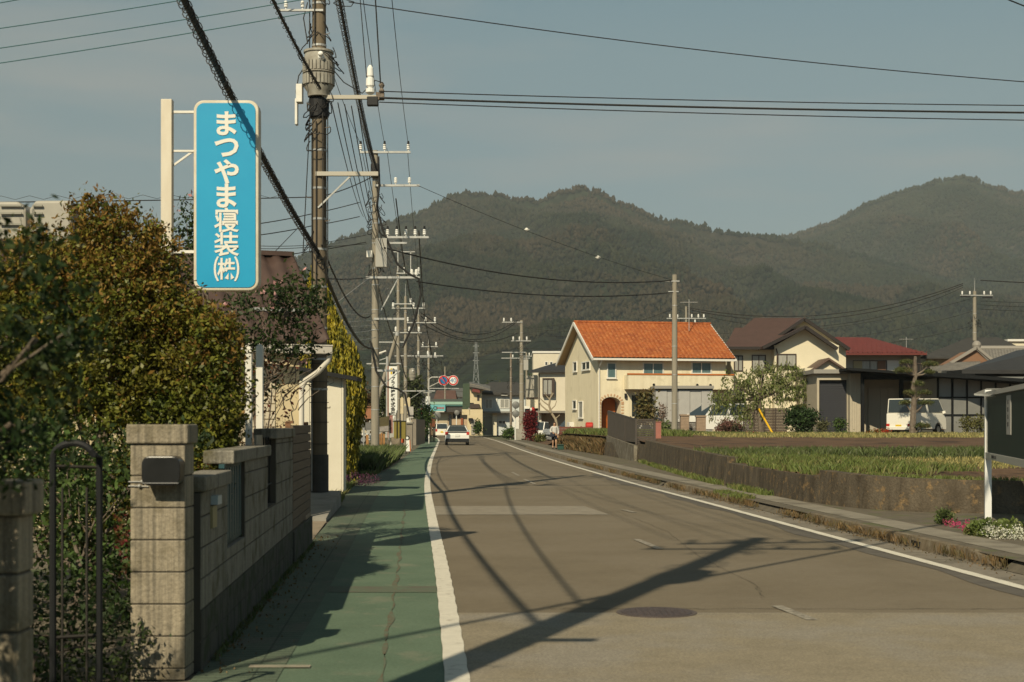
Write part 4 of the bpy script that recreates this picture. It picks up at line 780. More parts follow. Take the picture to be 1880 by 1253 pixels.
arm(p3, 12.15, -.1, 1.55, (.45, 1.45), s=1.6, y=-.15); arm(p3, 10.0, -.3, 1.2, (.9,), s=1.6, y=-.15); arm(p3, 5.8, -2.2, .2, (), y=-.15); MB().cbox((0, -.2, 13), .06, .06, 1.4).cbox((.9, -.2, 13), .06, .06, 1.4).cbox((.4, -.2, 13.65), 1.6, .06, .06).build('top_frame', M_steelw, p3); jumble(p3, 9, 11, .25, 6, th=.018)
p4 = pole('utility_pole', 'fourth utility pole on the left, pointed top with two stacked arms of white insulators', (745-940)/24.8, 105, 11.0, .16, .10, bands=9, cap=.9)
arm(p4, 10.1, -1.0, 1.45, (-.9, .6, 1.35), s=1.7, y=-.15, cover=True); arm(p4, 8.3, -.9, 1.2, (-.7, .3, 1.0), s=1.7, y=-.15); arm(p4, 7.6, -2.1, .0, (), y=-.15); arm(p4, 4.0, -.2, 2.2, (), y=-.15, brace=.8); jumble(p4, 3.8, 6, .28, 10, th=.02); can(p4, .5, 0, 4.9, .24, .7)
p5 = pole('utility_pole', 'fifth utility pole on the left, pointed, just left of the road signs', (768-940)/21.8, 120, 10.8, .15, .10, bands=9, cap=.9)
arm(p5, 10.1, -1.0, 1.5, (-.9, -.3, .6, 1.4), s=1.8, y=-.15); arm(p5, 7.3, -2.0, 2.1, (.0, .8), s=1.6, y=-.15); arm(p5, 4.2, -1.6, 1.1, (), y=-.15, brace=.7); jumble(p5, 6.6, 7.6, .5, 8, th=.02); jumble(p5, 2.6, 3.4, .4, 6, th=.02, name='lower_cables')
p6 = pole('utility_pole', 'sixth and farthest pole of the left row, directly behind the road sign post', (787-940)/17.4, 150, 10.0, .17, .11, bands=9, cap=.9)
arm(p6, 9.7, -.8, 1.0, (-.6, .8), s=1.9, y=-.15); arm(p6, 8.6, -1.4, .9, (-1, 0, .7), s=1.9, y=-.15); arm(p6, 5.3, -.1, 3.2, (), y=-.15); jumble(p6, 6.5, 8.6, .5, 10, th=.025)
pole('utility_pole', 'tiny distant pole with a T-shaped top behind the no parking sign', (817-940)/11.6, 225, 10.6, .15, .10, bands=2, steps=False)
t = thing('strut_pole', 'slanting concrete strut pole behind the vertical white company sign', 'strut pole', P(694, 790, 96)); MB().tube([P(690, 745, 96), P(729, 612, 96)], [.15, .11], 12).build('shaft', M_poled, t, world=True, smooth=True)
MB().cyl(P(729, 617, 96), P(729.5, 610, 96), .15, n=12).build('top_band', M_steelw, t, world=True)
# right and centre poles
pr1 = pole('utility_pole', 'tall plain concrete pole rising in front of the orange-roofed house', (1238.5-940)/34.8, 75, 8.5, .165, .13, z0=.95, bands=4, steps=True)
arm(pr1, 8.15, -.5, .25, (), y=-.1, wd=.06); arm(pr1, 7.6, -.35, .2, (), y=-.1, wd=.05)
t2 = pole('utility_pole', 'small pole tip with insulators above the orange roof, behind the plain concrete pole', (1260-940)/20.1, 130, 12.3, .15, .10, bands=3, steps=False)
arm(t2, 11.2, -1.8, 1.8, (-1.5, -.8, .5, 1.1, 1.6), s=1.5, y=-.1); arm(t2, 10.7, -1.2, 1.0, (-1, .8), s=1.5, y=-.1); jumble(t2, 10.4, 11.4, .6, 6, th=.025)
pc = pole('utility_pole', 'tall pole with three arms between the blue-grey houses and the red shrub', (957.5-940)/19.0, 137, 11.6, .26, .15, bands=10, z0=-.05)
arm(pc, 11.4, -1.9, .1, (-1.7, -1.0), s=1.6, y=-.2); arm(pc, 9.6, -1.0, .9, (-.8, -.2, .5), s=1.6, y=-.2); arm(pc, 8.5, -1.9, .4, (), y=-.2); jumble(pc, 7.6, 10, .4, 10, th=.02); MB().cbox((0, 0, .35), 1.3, .8, 1.6).build('plinth', M_conc, pc, bevel=.03)
MB().cbox((.5, -.3, 3.2), .5, .4, .25).build('street_light', M_white, pc)
pd = pole('utility_pole', 'slim weathered pole with a grey box standing before the blue-grey house', (938-940)/17.5, 148, 8.9, .14, .10, bands=6, m=mat('pole_weathered', (.22,.18,.14), .9, col2=(.17,.14,.11), sc=3))
arm(pd, 8.4, -1.0, 2.0, (.2,), s=1.4, y=-.1); MB().cbox((1.35, -.2, 7.7), .9, .5, 1.1).build('equipment_box', mat('box_grey', 0), pd); jumble(pd, 5.3, 7.9, .3, 7, th=.018)
pe = pole('utility_pole', 'thin pole with a top lamp bracket half hidden behind the three-armed pole', (967-940)/17.5, 152, 9.2, .12, .09, bands=3)
arm(pe, 8.8, -.4, .6, (.3,), s=1.4, y=-.1)
pq = pole('utility_pole', 'distant pointed pole above the grey tiled roofs at the right edge', (1790-940)/20.1, 130, 12.7, .25, .15, z0=1, bands=6, cap=1.2)
arm(pq, 12.3, -1.4, 1.6, (-1.2, -.5, .8, 1.4), s=1.5, y=-.2); MB().cbox((-.9, -.2, 12.2), .9, .15, .15).cbox((1.1, -.2, 12.1), .9, .15, .15).build('cable_terminations', M_black, pq); jumble(pq, 7.8, 10.5, .4, 10, th=.022); arm(pq, 5.9, .2, 2.1, (.3, 1.2, 2.0), s=1.3, y=-.2)
pq2 = pole('utility_pole', 'short stub pole under the side arm of the distant pointed pole', (1813-940)/18.6, 140, 7.9, .18, .14, z0=1, bands=2, steps=False); arm(pq2, 7.6, -.6, .6, (.4,), s=1.3, y=-.2)
# lattice tower far off
t = thing('lattice_tower', 'tiny steel lattice pylon far away in front of the mountain foot', 'pylon', P(874, 712, 900)); mb = MB()
def tw_(f, hh=28): return .5+4.2*(1-f)**1.6
b = P(874, 778, 900); b.z = 0; zs = np.linspace(0, 1, 11); top = P(874, 628, 900).z
for i in range(10):
    a0, a1 = tw_(zs[i]), tw_(zs[i+1]); z0, z1 = top*zs[i], top*zs[i+1]; c0 = [(sx*a0, sy*a0, z0) for sx, sy in ((-1, -1), (1, -1), (1, 1), (-1, 1))]; c1 = [(sx*a1, sy*a1, z1) for sx, sy in ((-1, -1), (1, -1), (1, 1), (-1, 1))]
    for k in range(4): mb.bar(Vector(c0[k])+b, Vector(c1[k])+b, .42); mb.bar(Vector(c0[k])+b, Vector(c1[(k+1) % 4])+b, .3); mb.bar(Vector(c0[(k+1) % 4])+b, Vector(c1[k])+b, .3); mb.bar(Vector(c1[k])+b, Vector(c1[(k+1) % 4])+b, .22)
mb.build('lattice', mat('pylon_steel', (.16,.17,.17), .7), t, world=True); mb = MB()
for z in (.78, .87, .95): mb.bar((b.x-2, b.y, top*z), (b.x+2, b.y, top*z), .3)
mb.build('crossarms', M_steelw, t, world=True)
# ================================================================ WIRES
MT = lambda x, z: Vector((MX+x, MY-.14, z)); NPt = lambda x, z: Vector((-2.33+x, 3.85, z)); P2 = lambda x, z: Vector((P2X+x, P2Y-.15, z))
wire('thick black coiled cable swooping down past the right side of the blue sign', [NPt(0, 5.9), (583, 462, 27.3)], .032, .30, coil=9, cr=.05)
wire('black cable running from upper left down to the transformer', [NPt(.1, 6.6), (588, 163, 27.1)], .022, .35, coil=3, cr=.035)
wire('thick cable with spiral loops between the big pole and the top of the second pole', [MT(.2, 10.9), P2(0, 12.8)], .035, .35, coil=8, cr=.085)
wire('thick cable sagging from the big pole to the second pole beside the conifer', [(583, 468, 27.3), P2(-.1, 4.9)], .042, .55)
wire('thin cable sagging just above the thick one beside the conifer', [(590, 450, 27.3), P2(-.2, 6.3)], .013, .55, coil=3, cr=.02)
for i, (xa, xb) in enumerate(((-1.2, -.62), (.45, .42), (1.1, 1.45))): wire('thin line from the big pole top to the %s insulator of the second pole' % ('left', 'middle', 'right')[i], [MT(xa, 13.2), P2(xb, 13.75)], .011, .5)
for i, (x, y0) in enumerate(((.45, 7.9), (.5, 7.75), (.55, 7.6), (.6, 7.8), (.66, 7.7))): wire('thin line fanning down from the transformer arm to the second pole', [MT(.25+.13*i, 7.8-.03*i), P2(-.5+.32*i, 10.6-.5*i)], .011, .3+.12*i, group='lines fanning from the transformer arm')
for i, (x, z) in enumerate(((-1.1, 12.95), (-.4, 12.95), (.4, 12.95), (1.1, 12.95), (.5, 12.2), (1.2, 12.2))):
    wire('high line running over the camera from the near pole to the big pole', [NPt(x, z), MT((-1.2, -.5, .45, 1.1, -1.0, .95)[i], (13.2, 13.2, 13.2, 13.2, 12.4, 12.4)[i])], .012, .35, group='high lines between the near pole and the big pole')
wire('dropper wire hanging to the insulator at the end of the transformer arm, left of two', [MT(.6, 12.3), (673, 142, 27.35)], .009)
wire('doubled dropper wire hanging to the end of the transformer arm, right of two', [MT(.95, 12.3), (699, 160, 27.35)], .014)
wire('looped slack wire ring high beside the big pole', [(612, 6, 27.3), (628, -2, 27.3), (650, 4, 27.3), (645, 12, 27.3), (622, 12, 27.3), (612, 6, 27.3)], .009, n=4)
for i, (y0, y1, r) in enumerate(((168, 192, .011), (180, 206, .020), (188, 224, .011))): wire('%s line of the three crossing the sky to the right from the transformer arm' % ('uppermost thin', 'thick middle', 'lowest thin')[i], [(696, y0, 27.3), (2700, y1+2, 30)], r, .12, n=40)
wire('single line curving across the upper sky from the big pole to the right edge', [(640, 4, 27.3), (2500, 185, 31)], .011, .32, n=40)
wire('short piece of line cutting the top right corner of the sky', [(1500, -150, 20), (2300, 165, 24)], .011, .1)
for i, (ya, yb) in enumerate(((29, -40), (58, -8), (81, 2), (108, 27))): wire('%s of the four pale lines fanning across the top left sky' % ('topmost', 'second', 'third', 'lowest')[i], [(-900, ya+(ya-yb)*1.55, 24), ((205, 350, 505, 510)[i]+60, yb-4, 27.3)], .010, .12, m=mat('cable_teal', (.06,.14,.15), .5))
wire('long horizontal line with wavy hanger passing behind the blue sign', [(-700, 372, 48), (585, 362, 55), P2(0, 12.4)], .02, .1, coil=0)
wv = [(-700+i*26, 372-(i % 2)*7-(i*.18), 48+i*.15) for i in range(48)]; wire('thin wavy hanger wire above the long horizontal line at left', wv, .008, n=2)
for i, (a, b, c) in enumerate((((476, 411), (568, 394), (660, 372)), ((476, 432), (568, 416), (660, 398)), ((476, 452), (560, 451), (672, 432)), ((477, 473), (556, 464), (672, 445)), ((476, 457), (556, 455), (674, 448)))):
    wire('service line rising from left behind the big pole, %s of five' % ('top', 'second', 'third', 'bottom', 'fourth')[i], [(a[0]-700, a[1]+60, 40), (a[0], a[1], 50), (b[0], b[1], 54), (c[0], c[1], 61.5)], .018 if i in (0, 1, 3) else .012, .02, n=6)
wire('guy wire slanting down behind the corrugated roof', [(546, 420, 27.3), (400, 570, 25)], .007); wire('thin vertical earth wire left of the big pole', [(570, 200, 27.3), (556, 470, 27.3)], .010)
for i, y in enumerate((575, 588, 596, 606, 620)): wire('pale low service line between the conifer and the second pole', [(560, y-6+i*3, 50), (690, y, 61)], .012, .1, m=M_steelw, group='pale service lines behind the conifer')
wire('guy wire slanting from the second pole down to the left', [(676, 512, 61.5), (600, 570, 48)], .014, m=M_steelw)
wire('horizontal cable to the left arm of the second pole', [(600, 512, 45), (678, 509, 61.5)], .02, .05)
wire('long cable sagging from the second pole to the plain concrete pole on the right', [(705, 455, 61.5), (1236, 515, 75)], .03, .62, n=40)
wire('lower cable from the second pole crossing to the plain concrete pole on the right', [(765, 517, 61.5), (1236, 537, 75)], .028, .40, n=40)
wire('thin line carrying white marker balls across the mountain', [(765, 340, 61.5), (1236, 515, 75)], .012, .25, n=30)
for k, (x, y, d) in enumerate(((967, 423, 67.5), (1098, 474, 71))):
    b = P(x, y-1, d); tag(MB().ball((b.x, b.y, b.z), .09, 8).cyl((b.x-.13, b.y, b.z), (b.x+.13, b.y, b.z), .02, n=6).build('marker_ball', M_white, smooth=True), ('left white marker ball on the thin line over the mountain', 'right white marker ball on the thin line over the mountain')[k], 'marker ball')
# lines of the left pole row
rows = [((P2X, 62), ((731-940)/26.1, 100)), (((731-940)/26.1, 100), ((745-940)/24.8, 105)), (((745-940)/24.8, 105), ((768-940)/21.8, 120)), (((768-940)/21.8, 120), ((787-940)/17.4, 150)), (((787-940)/17.4, 150), (-30, 240))]
hs_ = [13.6, 12.5, 10.5, 10.5, 10.0, 9.5]
for i, ((xa, ya), (xb, yb)) in enumerate(rows):
    for k, (o, dz) in enumerate(((-.6, 0), (.5, 0), (1.4, 0), (.9, -2.2), (1.9, -3.6), (.0, -5.5))):
        wire('far line strung along the row of poles on the left', [Vector((xa+o, ya, hs_[i]+dz)), Vector((xb+o, yb, hs_[i+1]+dz))], .013 if k < 3 else .028, .0 if i == 1 else .45, n=12, group='lines strung along the left row of poles')
# centre wires
for k, (y0, y1, s) in enumerate(((566, 588, 1.6), (572, 590, 1.9), (585, 612, 1.2))): wire('dark sagging line over the street toward the three-armed pole, %s' % ('upper', 'middle', 'lower')[k], [(772, y0+8, 120), (950, y1, 137)], .035, s, n=24)
for k, (ya, yb, s) in enumerate(((600, 585, 1.2), (612, 600, 1.0), (640, 628, .6))): wire('faint line from the three-armed pole toward the orange roof, %s' % ('upper', 'middle', 'lower')[k], [(958, ya, 137), (1245, yb-22, 131)], .022, s, n=24)
for k in range(9):
    y = 590+k*13; wire('very thin distant line low against the mountain', [(600, y+random.uniform(-12, 12), 190+k*8), (1060, y+10+random.uniform(-12, 12), 200+k*8)], .022, 1.2, n=16, group='very thin distant lines low against the mountain')
for k, (s, o) in enumerate(((1.75, 0), (1.95, 3), (2.4, 7))): wire('%s of three long lines sagging toward the pointed pole at right' % ('upper', 'middle', 'lower')[k], [(1262, 565+o, 130), (1768, 521+o, 130)], .04 if k < 2 else .025, s, n=40)
for k, (ya, yb) in enumerate(((515, 523), (553, 556), (560, 566), (568, 574))): wire('%s line leaving the pointed pole toward the right edge' % ('top', 'second', 'third', 'bottom')[k], [(1800, ya, 130), (2200, yb, 130)], .045 if k == 0 else .025, .2, n=12)
for k, (a, b, s) in enumerate((((1300, 612), (1785, 548), 1.0), ((1300, 618), (1785, 572), 1.3), ((1540, 640), (1780, 600), .3))): wire('faint line below the pointed pole, %s of three' % ('top', 'middle', 'bottom')[k], [(a[0], a[1], 135), (b[0], b[1], 130)], .02, s, n=20)
for k, (x, y) in enumerate(((1643, 604), (1683, 610), (1685, 613), (1213, 583), (790, 470))):
    pass
# ================================================================ RIGHT SIDE AND CENTRE
def fp(mb, pts, d, dep):
    return mb.prism([P(x, y, d) for x, y in pts][::1], (0, dep, 0))
def bx(mb, x0, y0, x1, y1, d, dep):
    a = P(x0, y1, d); b = P(x1, y0, d); return mb.box(a.x, d, a.z, b.x, d+dep, b.z)
M_wf = mat('window_frame_white', (.62,.60,.55), .5); M_bf = mat('window_frame_brown', (.05,.035,.028), .5)
class Fac:
    def __init__(s, root, X0, d0, th, z0, side=False):
        s.X0, s.d0, s.z0, s.root = X0, d0, z0, root; s.u = (math.cos(th), math.sin(th)) if not side else (-math.sin(th), math.cos(th)); s.side = side
    def x(s, px): t = (px-940)/F; return (t*s.d0-s.X0)/(s.u[0]-t*s.u[1])
    def z(s, py, px): return EYE-(py-HOR)/F*(s.d0+s.u[1]*s.x(px))-s.z0
    def rect(s, px0, py0, px1, py1): pm = (px0+px1)/2; a, b = s.x(px0), s.x(px1); return min(a, b), s.z(py1, pm), max(a, b), s.z(py0, pm)
    def slab(s, mb, x0, z0, x1, z1, out, inn=0.0):
        if s.side: mb.box(-out, x0, z0, -inn+.0, x1, z1)
        else: mb.box(x0, -out, z0, x1, -inn, z1)
    def win(s, px0, py0, px1, py1, fm=None, gm=None, mull=1, fw=.07, shade=None):
        x0, z0, x1, z1 = s.rect(px0, py0, px1, py1); fm = fm or M_wf; gm = gm or M_glass; mb = MB()
        for q in ((x0, z0, x1, z0+fw), (x0, z1-fw, x1, z1), (x0, z0+fw, x0+fw, z1-fw), (x1-fw, z0+fw, x1, z1-fw)): s.slab(mb, *q, .07)
        for k in range(1, mull+1): xm = x0+(x1-x0)*k/(mull+1); s.slab(mb, xm-fw*.4, z0+fw, xm+fw*.4, z1-fw, .065)
        s.slab(mb, x0-.05, z0-.05, x1+.05, z0-.002, .12)
        w_ = mb.build('window', fm, s.root); mb = MB(); s.slab(mb, x0+fw, z0+fw, x1-fw, z1-fw, .02); mb.build('pane', gm, w_); return w_
    def part(s, name, m, px0, py0, px1, py1, out, parent=None, **k):
        mb = MB(); s.slab(mb, *s.rect(px0, py0, px1, py1), out); return mb.build(name, m, parent or s.root, **k)
class BF:   # flat facade parallel to the picture at distance d, root at world origin offset
    def __init__(s, root, d): s.root, s.d = root, d
    def win(s, px0, py0, px1, py1, fm=None, gm=None, mull=1, fw=.07, sill=True):
        fm = fm or M_wf; gm = gm or M_glass; a = P(px0, py1, s.d); b = P(px1, py0, s.d); d = s.d; x0, z0, x1, z1 = a.x, a.z, b.x, b.z; mb = MB()
        mb.box(x0, d-.07, z0, x1, d-.001, z0+fw).box(x0, d-.07, z1-fw, x1, d-.001, z1).box(x0, d-.07, z0+fw, x0+fw, d-.001, z1-fw).box(x1-fw, d-.07, z0+fw, x1, d-.001, z1-fw)
        for k in range(1, mull+1): xm = x0+(x1-x0)*k/(mull+1); mb.box(xm-fw*.4, d-.065, z0+fw, xm+fw*.4, d-.001, z1-fw)
        w_ = mb.build('window', fm, s.root, world=True); MB().box(x0+fw, d-.02, z0+fw, x1-fw, d-.002, z1-fw).build('pane', gm, w_, world=True); return w_
    def part(s, name, m, px0, py0, px1, py1, dep, out=0.0, parent=None, **k):
        return bx(MB(), px0, py0, px1, py1, s.d-out, dep).build(name, m, parent or s.root, world=True, **k)
def slab_roof(mb, pts, th=.14):
    n = len(pts); return mb.prism([Vector(p)-Vector((0, 0, th)) for p in pts], (0, 0, th))
def tiled(name, m, parent, p00, p10, p11, p01, nx, ny, amp=.035, step=.03, per=8):
    """wavy tile sheet between eave p00-p10 and ridge p01-p11"""
    p00, p10, p11, p01 = map(Vector, (p00, p10, p11, p01)); vs = []; fs = []; nn = (p10-p00).cross(p01-p00).normalized(); nn = nn if nn.z > 0 else -nn
    cols = nx*per
    for j in range(ny*2):
        k = (j//2+(j % 2))/ny; up = step if j % 2 == 0 else 0
        for i in range(cols+1):
            t = i/cols; q = p00.lerp(p10, t).lerp(p01.lerp(p11, t), k); vs.append(tuple(q+nn*(up+amp*abs(math.sin(math.pi*t*nx)))))
    for j in range(ny*2-1):
        for i in range(cols): a = j*(cols+1)+i; fs.append((a, a+1, a+cols+2, a+cols+1))
    return npmesh(name, np.array(vs), np.array(fs), m, parent)
# ---------------- orange-roofed house
TH = R(12); t = thing('stucco_house', 'cream stucco house with bright orange tiled roof and arched porch', 'house', (5.75, 95, .95), TH)
fr = Fac(t, 5.75, 95, TH, .95); gs = Fac(t, 5.75, 95, TH, .95, side=True); LL, WW = 9.0, 9.0; EZ = 5.0; RZ = 7.72
M_st = mat('stucco_cream', (.68,.61,.45), .9, col2=(.60,.53,.38), sc=1.5, stretch=(2.5,2.5,.25), bump=.008, bsc=20, col3=(.42,.36,.24), sc3=.9, lo3=.58, hi3=.8)
xa, xb = fr.x(1104), fr.x(1140); zc = fr.z(742, 1120); zt = fr.z(729, 1120); aw = (xb-xa)/2
notch = [(0, 0, 0), (xa, 0, 0), (xa, 0, zc)]+[((xa+xb)/2-aw*math.cos(R(a)), 0, zc+(zt-zc)*math.sin(R(a))) for a in range(20, 180, 20)]+[(xb, 0, zc), (xb, 0, 0), (LL, 0, 0), (LL, 0, EZ), (0, 0, EZ)]
mb = MB().prism(notch, (0, 1.3, 0)).box(0, 1.3, 0, LL, WW, EZ-.001).prism([(.001, 0, EZ), (.001, WW, EZ), (.001, WW/2, RZ-.12)], (LL-.002, 0, 0)); mb.build('wall', M_st, t)
mb = MB(); k = 0
for z in np.arange(.1, zc, .2): mb.box(xa-.2, -.02, z, xa-.02, -.001, z+.1); mb.box(xb+.02, -.02, z, xb+.2, -.001, z+.1)
for a in range(10, 180, 16): c, s_ = -math.cos(R(a)), math.sin(R(a)); cx, cz = (xa+xb)/2, zc; mb.bar((cx+c*aw*1.03, -.011, cz+s_*(zt-zc)*1.1), (cx+c*(aw+.22), -.011, cz+s_*((zt-zc)+.2)), .1, .02, up=(0, 1, 0))
mb.build('surround_bricks', mat('brick_tan', (.42,.24,.13), .85, col2=(.5,.33,.2), sc=5), t)
MB().box(xa+.35, 1.0, 0, xa+1.25, 1.29, 2.35).build('door', mat('door_orange', (.36,.10,.012), .6, col2=(.28,.07,.01), sc=5, stretch=(8,1,1)), t)
M_or = mat('orange_tile', (.33,.092,.022), .75, col2=(.22,.055,.015), sc=1.3, island=0, col3=(.38,.14,.045), sc3=5, lo3=.5, hi3=.65)
A = lambda x, y, z: (x, y, z)
rf = tiled('roof', M_or, t, A(-.5, -.55, EZ+.03), A(9.55, -.55, EZ+.03), A(9.55, WW/2, RZ), A(-.5, WW/2, RZ), 34, 15)
tiled('rear_roof', M_or, t, A(-.5, WW+.55, EZ+.03), A(9.55, WW+.55, EZ+.03), A(9.55, WW/2, RZ), A(-.5, WW/2, RZ), 34, 15)
MB().tube([(-.5, WW/2, RZ+.03), (9.55, WW/2, RZ+.03)], .11, 8).build('ridge_tile', M_or, rf)
mb = MB()
for x in (-.53, 9.52): mb.bar((x, -.57, EZ-.08), (x, WW/2, RZ-.08), .08, .2); mb.bar((x, WW+.57, EZ-.08), (x, WW/2, RZ-.08), .08, .2)
mb.build('bargeboard', M_wf, t); MB().prism([(-.49, -.55, EZ-.02), (-.49, WW/2, RZ-.06), (-.49, WW+.55, EZ-.02), (-.49, WW+.5, EZ-.08), (-.49, WW/2, RZ-.13), (-.49, -.5, EZ-.08)], (10, 0, 0)).build('soffit', mat('soffit_tan', (.34,.24,.13), .8), t)
MB().box(-.5, -.68, EZ-.14, 9.55, -.56, EZ-.0).build('gutter', M_wf, t); MB().tube([(.1, -.6, EZ-.14), (.06, -.3, EZ-.45), (.06, -.06, EZ-.6), (.06, -.06, .1)], .045, 8).build('downspout', M_wf, t)
fr.win(1114, 666, 1131, 695, gm=M_glasst, mull=0); fr.win(1180, 666, 1218, 688, gm=M_glasst); fr.win(1269, 665, 1306, 687, gm=M_glasst)
gs.win(1053, 664, 1060, 683, mull=0); gs.win(1069, 664, 1084, 680, mull=1); gs.win(1052, 735, 1059, 752, mull=0); gs.win(1063, 737, 1071, 768, gm=M_glassb, mull=0)
x0, z0, x1, z1 = fr.rect(1146, 690, 1336, 716); MB().box(x0, -1.0, z0, LL+.2, -.85, z1).box(x0, -.85, z0, LL+.2, -.002, z0+.15).box(x0, -.85, z0+.15, x0+.12, -.002, z1).build('balcony', M_st, t, bevel=.01)
MB().box(x0-.04, -1.04, z1, LL+.24, -.8, z1+.10).build('balcony_coping', mat('coping_orange', (.42,.13,.03), .8), t)
for px in (1192, 1271, 1295): x = fr.x(px); MB().cyl((x, -1.03, z0+.3), (x, -1.0, z0+.3), .09, n=10).build('drain_hole', M_dark, t)
fr.part('porch_window', M_glass, 1160, 726, 1174, 765, .02); mb = MB(); x = fr.x(1148); MB().cbox((x, -.1, fr.z(727, 1148)), .14, .16, .3).build('wall_lamp', M_dark, t)
x = gs.x(1052); MB().box(-.35, x-.35, 0, -.002, x+.35, .75).build('air_conditioner', M_wf, t, bevel=.02)
# red object by the gable
t = thing('red_mailbox', 'small red rounded box on a stand by the cream gable', 'mailbox', P(1082, 795, 93)); b = P(1082, 783, 93)
MB().tube([(b.x-.25, 93, b.z), (b.x-.2, 93, b.z+.0), (b.x+.2, 93, b.z), (b.x+.25, 93, b.z)], [.2, .27, .27, .2], 14).build('box', M_red, t, world=True, smooth=True); MB().box(b.x-.05, 92.95, .7, b.x+.05, 93.05, b.z-.2).build('stand', M_dark, t, world=True)
t = thing('board_fence', 'reddish brown horizontal board fence at the foot of the cream gable', 'fence', P(1057, 800, 90)); mb = MB()
for k in range(5): bx(mb, 1027, 784+k*4.2, 1088, 787.6+k*4.2, 90, .04)
mb.build('boards', mat('red_stain', (.16,.055,.035), .75, col2=(.12,.04,.028), sc=3), t, world=True); mb = MB()
for px in (1028, 1047, 1067, 1087): bx(mb, px-1, 783, px+1, 808, 90.05, .08)
mb.build('posts', mat('red_stain', 0), t, world=True)
# ---------------- brown-roofed cream house
t = thing('two_storey_house', 'cream two-storey house with dark brown gabled roofs in the middle right', 'house', P(1440, 795, 102)); f = BF(t, 100); z_ = lambda py, d: P(0, py, d).z
M_cr2 = mat('siding_cream', (.62,.56,.42), .8, col2=(.58,.525,.39), sc=1); M_br = mat('roof_brown', (.075,.045,.038), .6, col2=(.062,.038,.032), sc=2)
add_ = MB(); bx(add_, 1342, 634, 1440, 800, 100, 9); bx(add_, 1422, 634, 1540, 800, 99, 9.5); bx(add_, 1440, 634, 1553, 800, 101.5, 7.5); add_.build('wall', M_cr2, t, world=True)
mb = MB(); fp(mb, [(1424, 634.5), (1538, 634.5), (1479, 603)], 99.02, 6); fp(mb, [(1412, 634.5), (1551, 634.5), (1477, 588)], 101.52, 6); mb.build('gable', M_cr2, t, world=True)
mb = MB(); e0, e1 = P(1324, 637, 99.2), P(1425, 637, 99.2); r0, r1 = P(1385, 584, 103), P(1478, 584, 103)
slab_roof(mb, [e0, e1, r1, r0]); slab_roof(mb, [P(1324, 637, 99.2), r0, P(1352, 640, 110)])
rf = mb.build('roof', M_br, t, world=True)
mb = MB(); slab_roof(mb, [P(1400, 637, 98.2), P(1479, 598, 98.2), P(1479, 598, 98.2)+Vector((0, 7, 0)), P(1400, 637, 98.2)+Vector((0, 7, 0))]); slab_roof(mb, [P(1479, 598, 98.2), P(1538, 638, 98.2), P(1538, 638, 98.2)+Vector((0, 9, 0)), P(1479, 598, 98.2)+Vector((0, 9, 0))]); mb.build('wing_roof', M_br, rf, world=True)
mb = MB(); slab_roof(mb, [P(1477, 583, 100.8), P(1560, 639, 100.8), P(1560, 639, 100.8)+Vector((0, 8, 0)), P(1477, 583, 100.8)+Vector((0, 8, 0))]); slab_roof(mb, [P(1425, 618, 100.8), P(1477, 583, 100.8), P(1477, 583, 100.8)+Vector((0, 8, 0)), P(1425, 618, 100.8)+Vector((0, 8, 0))]); mb.build('rear_gable_roof', M_br, rf, world=True)
mb = MB(); mb.bar(P(1400, 639, 98.15), P(1479, 600.5, 98.15), .1, .22).bar(P(1479, 600.5, 98.15), P(1538, 641, 98.15), .1, .22).bar(P(1477, 586, 100.75), P(1560, 642, 100.75), .1, .22).bar(P(1324, 639.5, 99.15), P(1424, 639.5, 99.15), .1, .2).bar(P(1428, 618, 100.75), P(1477, 586, 100.75), .1, .2); mb.build('fascia', mat('fascia_dark', (.025,.02,.018), .5), rf, world=True)
mb = MB(); slab_roof(mb, [P(1349, 602, 103), P(1375, 602, 103), P(1375, 640, 101), P(1330, 640, 101)]); mb.build('side_roof', M_br, rf, world=True)
f.win(1347, 653, 1364, 682, M_bf, M_glassb, 1); f.win(1380, 652, 1406, 683, M_bf, M_glassb, 1); f99 = BF(t, 99); f99.win(1427, 650, 1462, 674, M_bf, M_glassb, 1)
MB().tube([P(1425, 640, 98.9), P(1427, 648, 98.9), P(1426, 740, 98.9)], .05, 6).build('downspout', M_bf, t, world=True)
mb = MB(); bx(mb, 1478, 676, 1552, 800, 96, 3); fp(mb, [(1492, 676), (1549, 676), (1522, 661)], 96.02, 2.9); mb.build('annex_wall', M_cr2, t, world=True)
mb = MB(); slab_roof(mb, [P(1478, 687, 95.6), P(1522, 657, 95.6), P(1522, 657, 95.6)+Vector((0, 3.3, 0)), P(1478, 687, 95.6)+Vector((0, 3.3, 0))]); slab_roof(mb, [P(1522, 657, 95.6), P(1556, 679, 95.6), P(1556, 679, 95.6)+Vector((0, 3.3, 0)), P(1522, 657, 95.6)+Vector((0, 3.3, 0))]); mb.build('annex_roof', mat('roof_brown2', (.10,.065,.05), .6), rf, world=True)
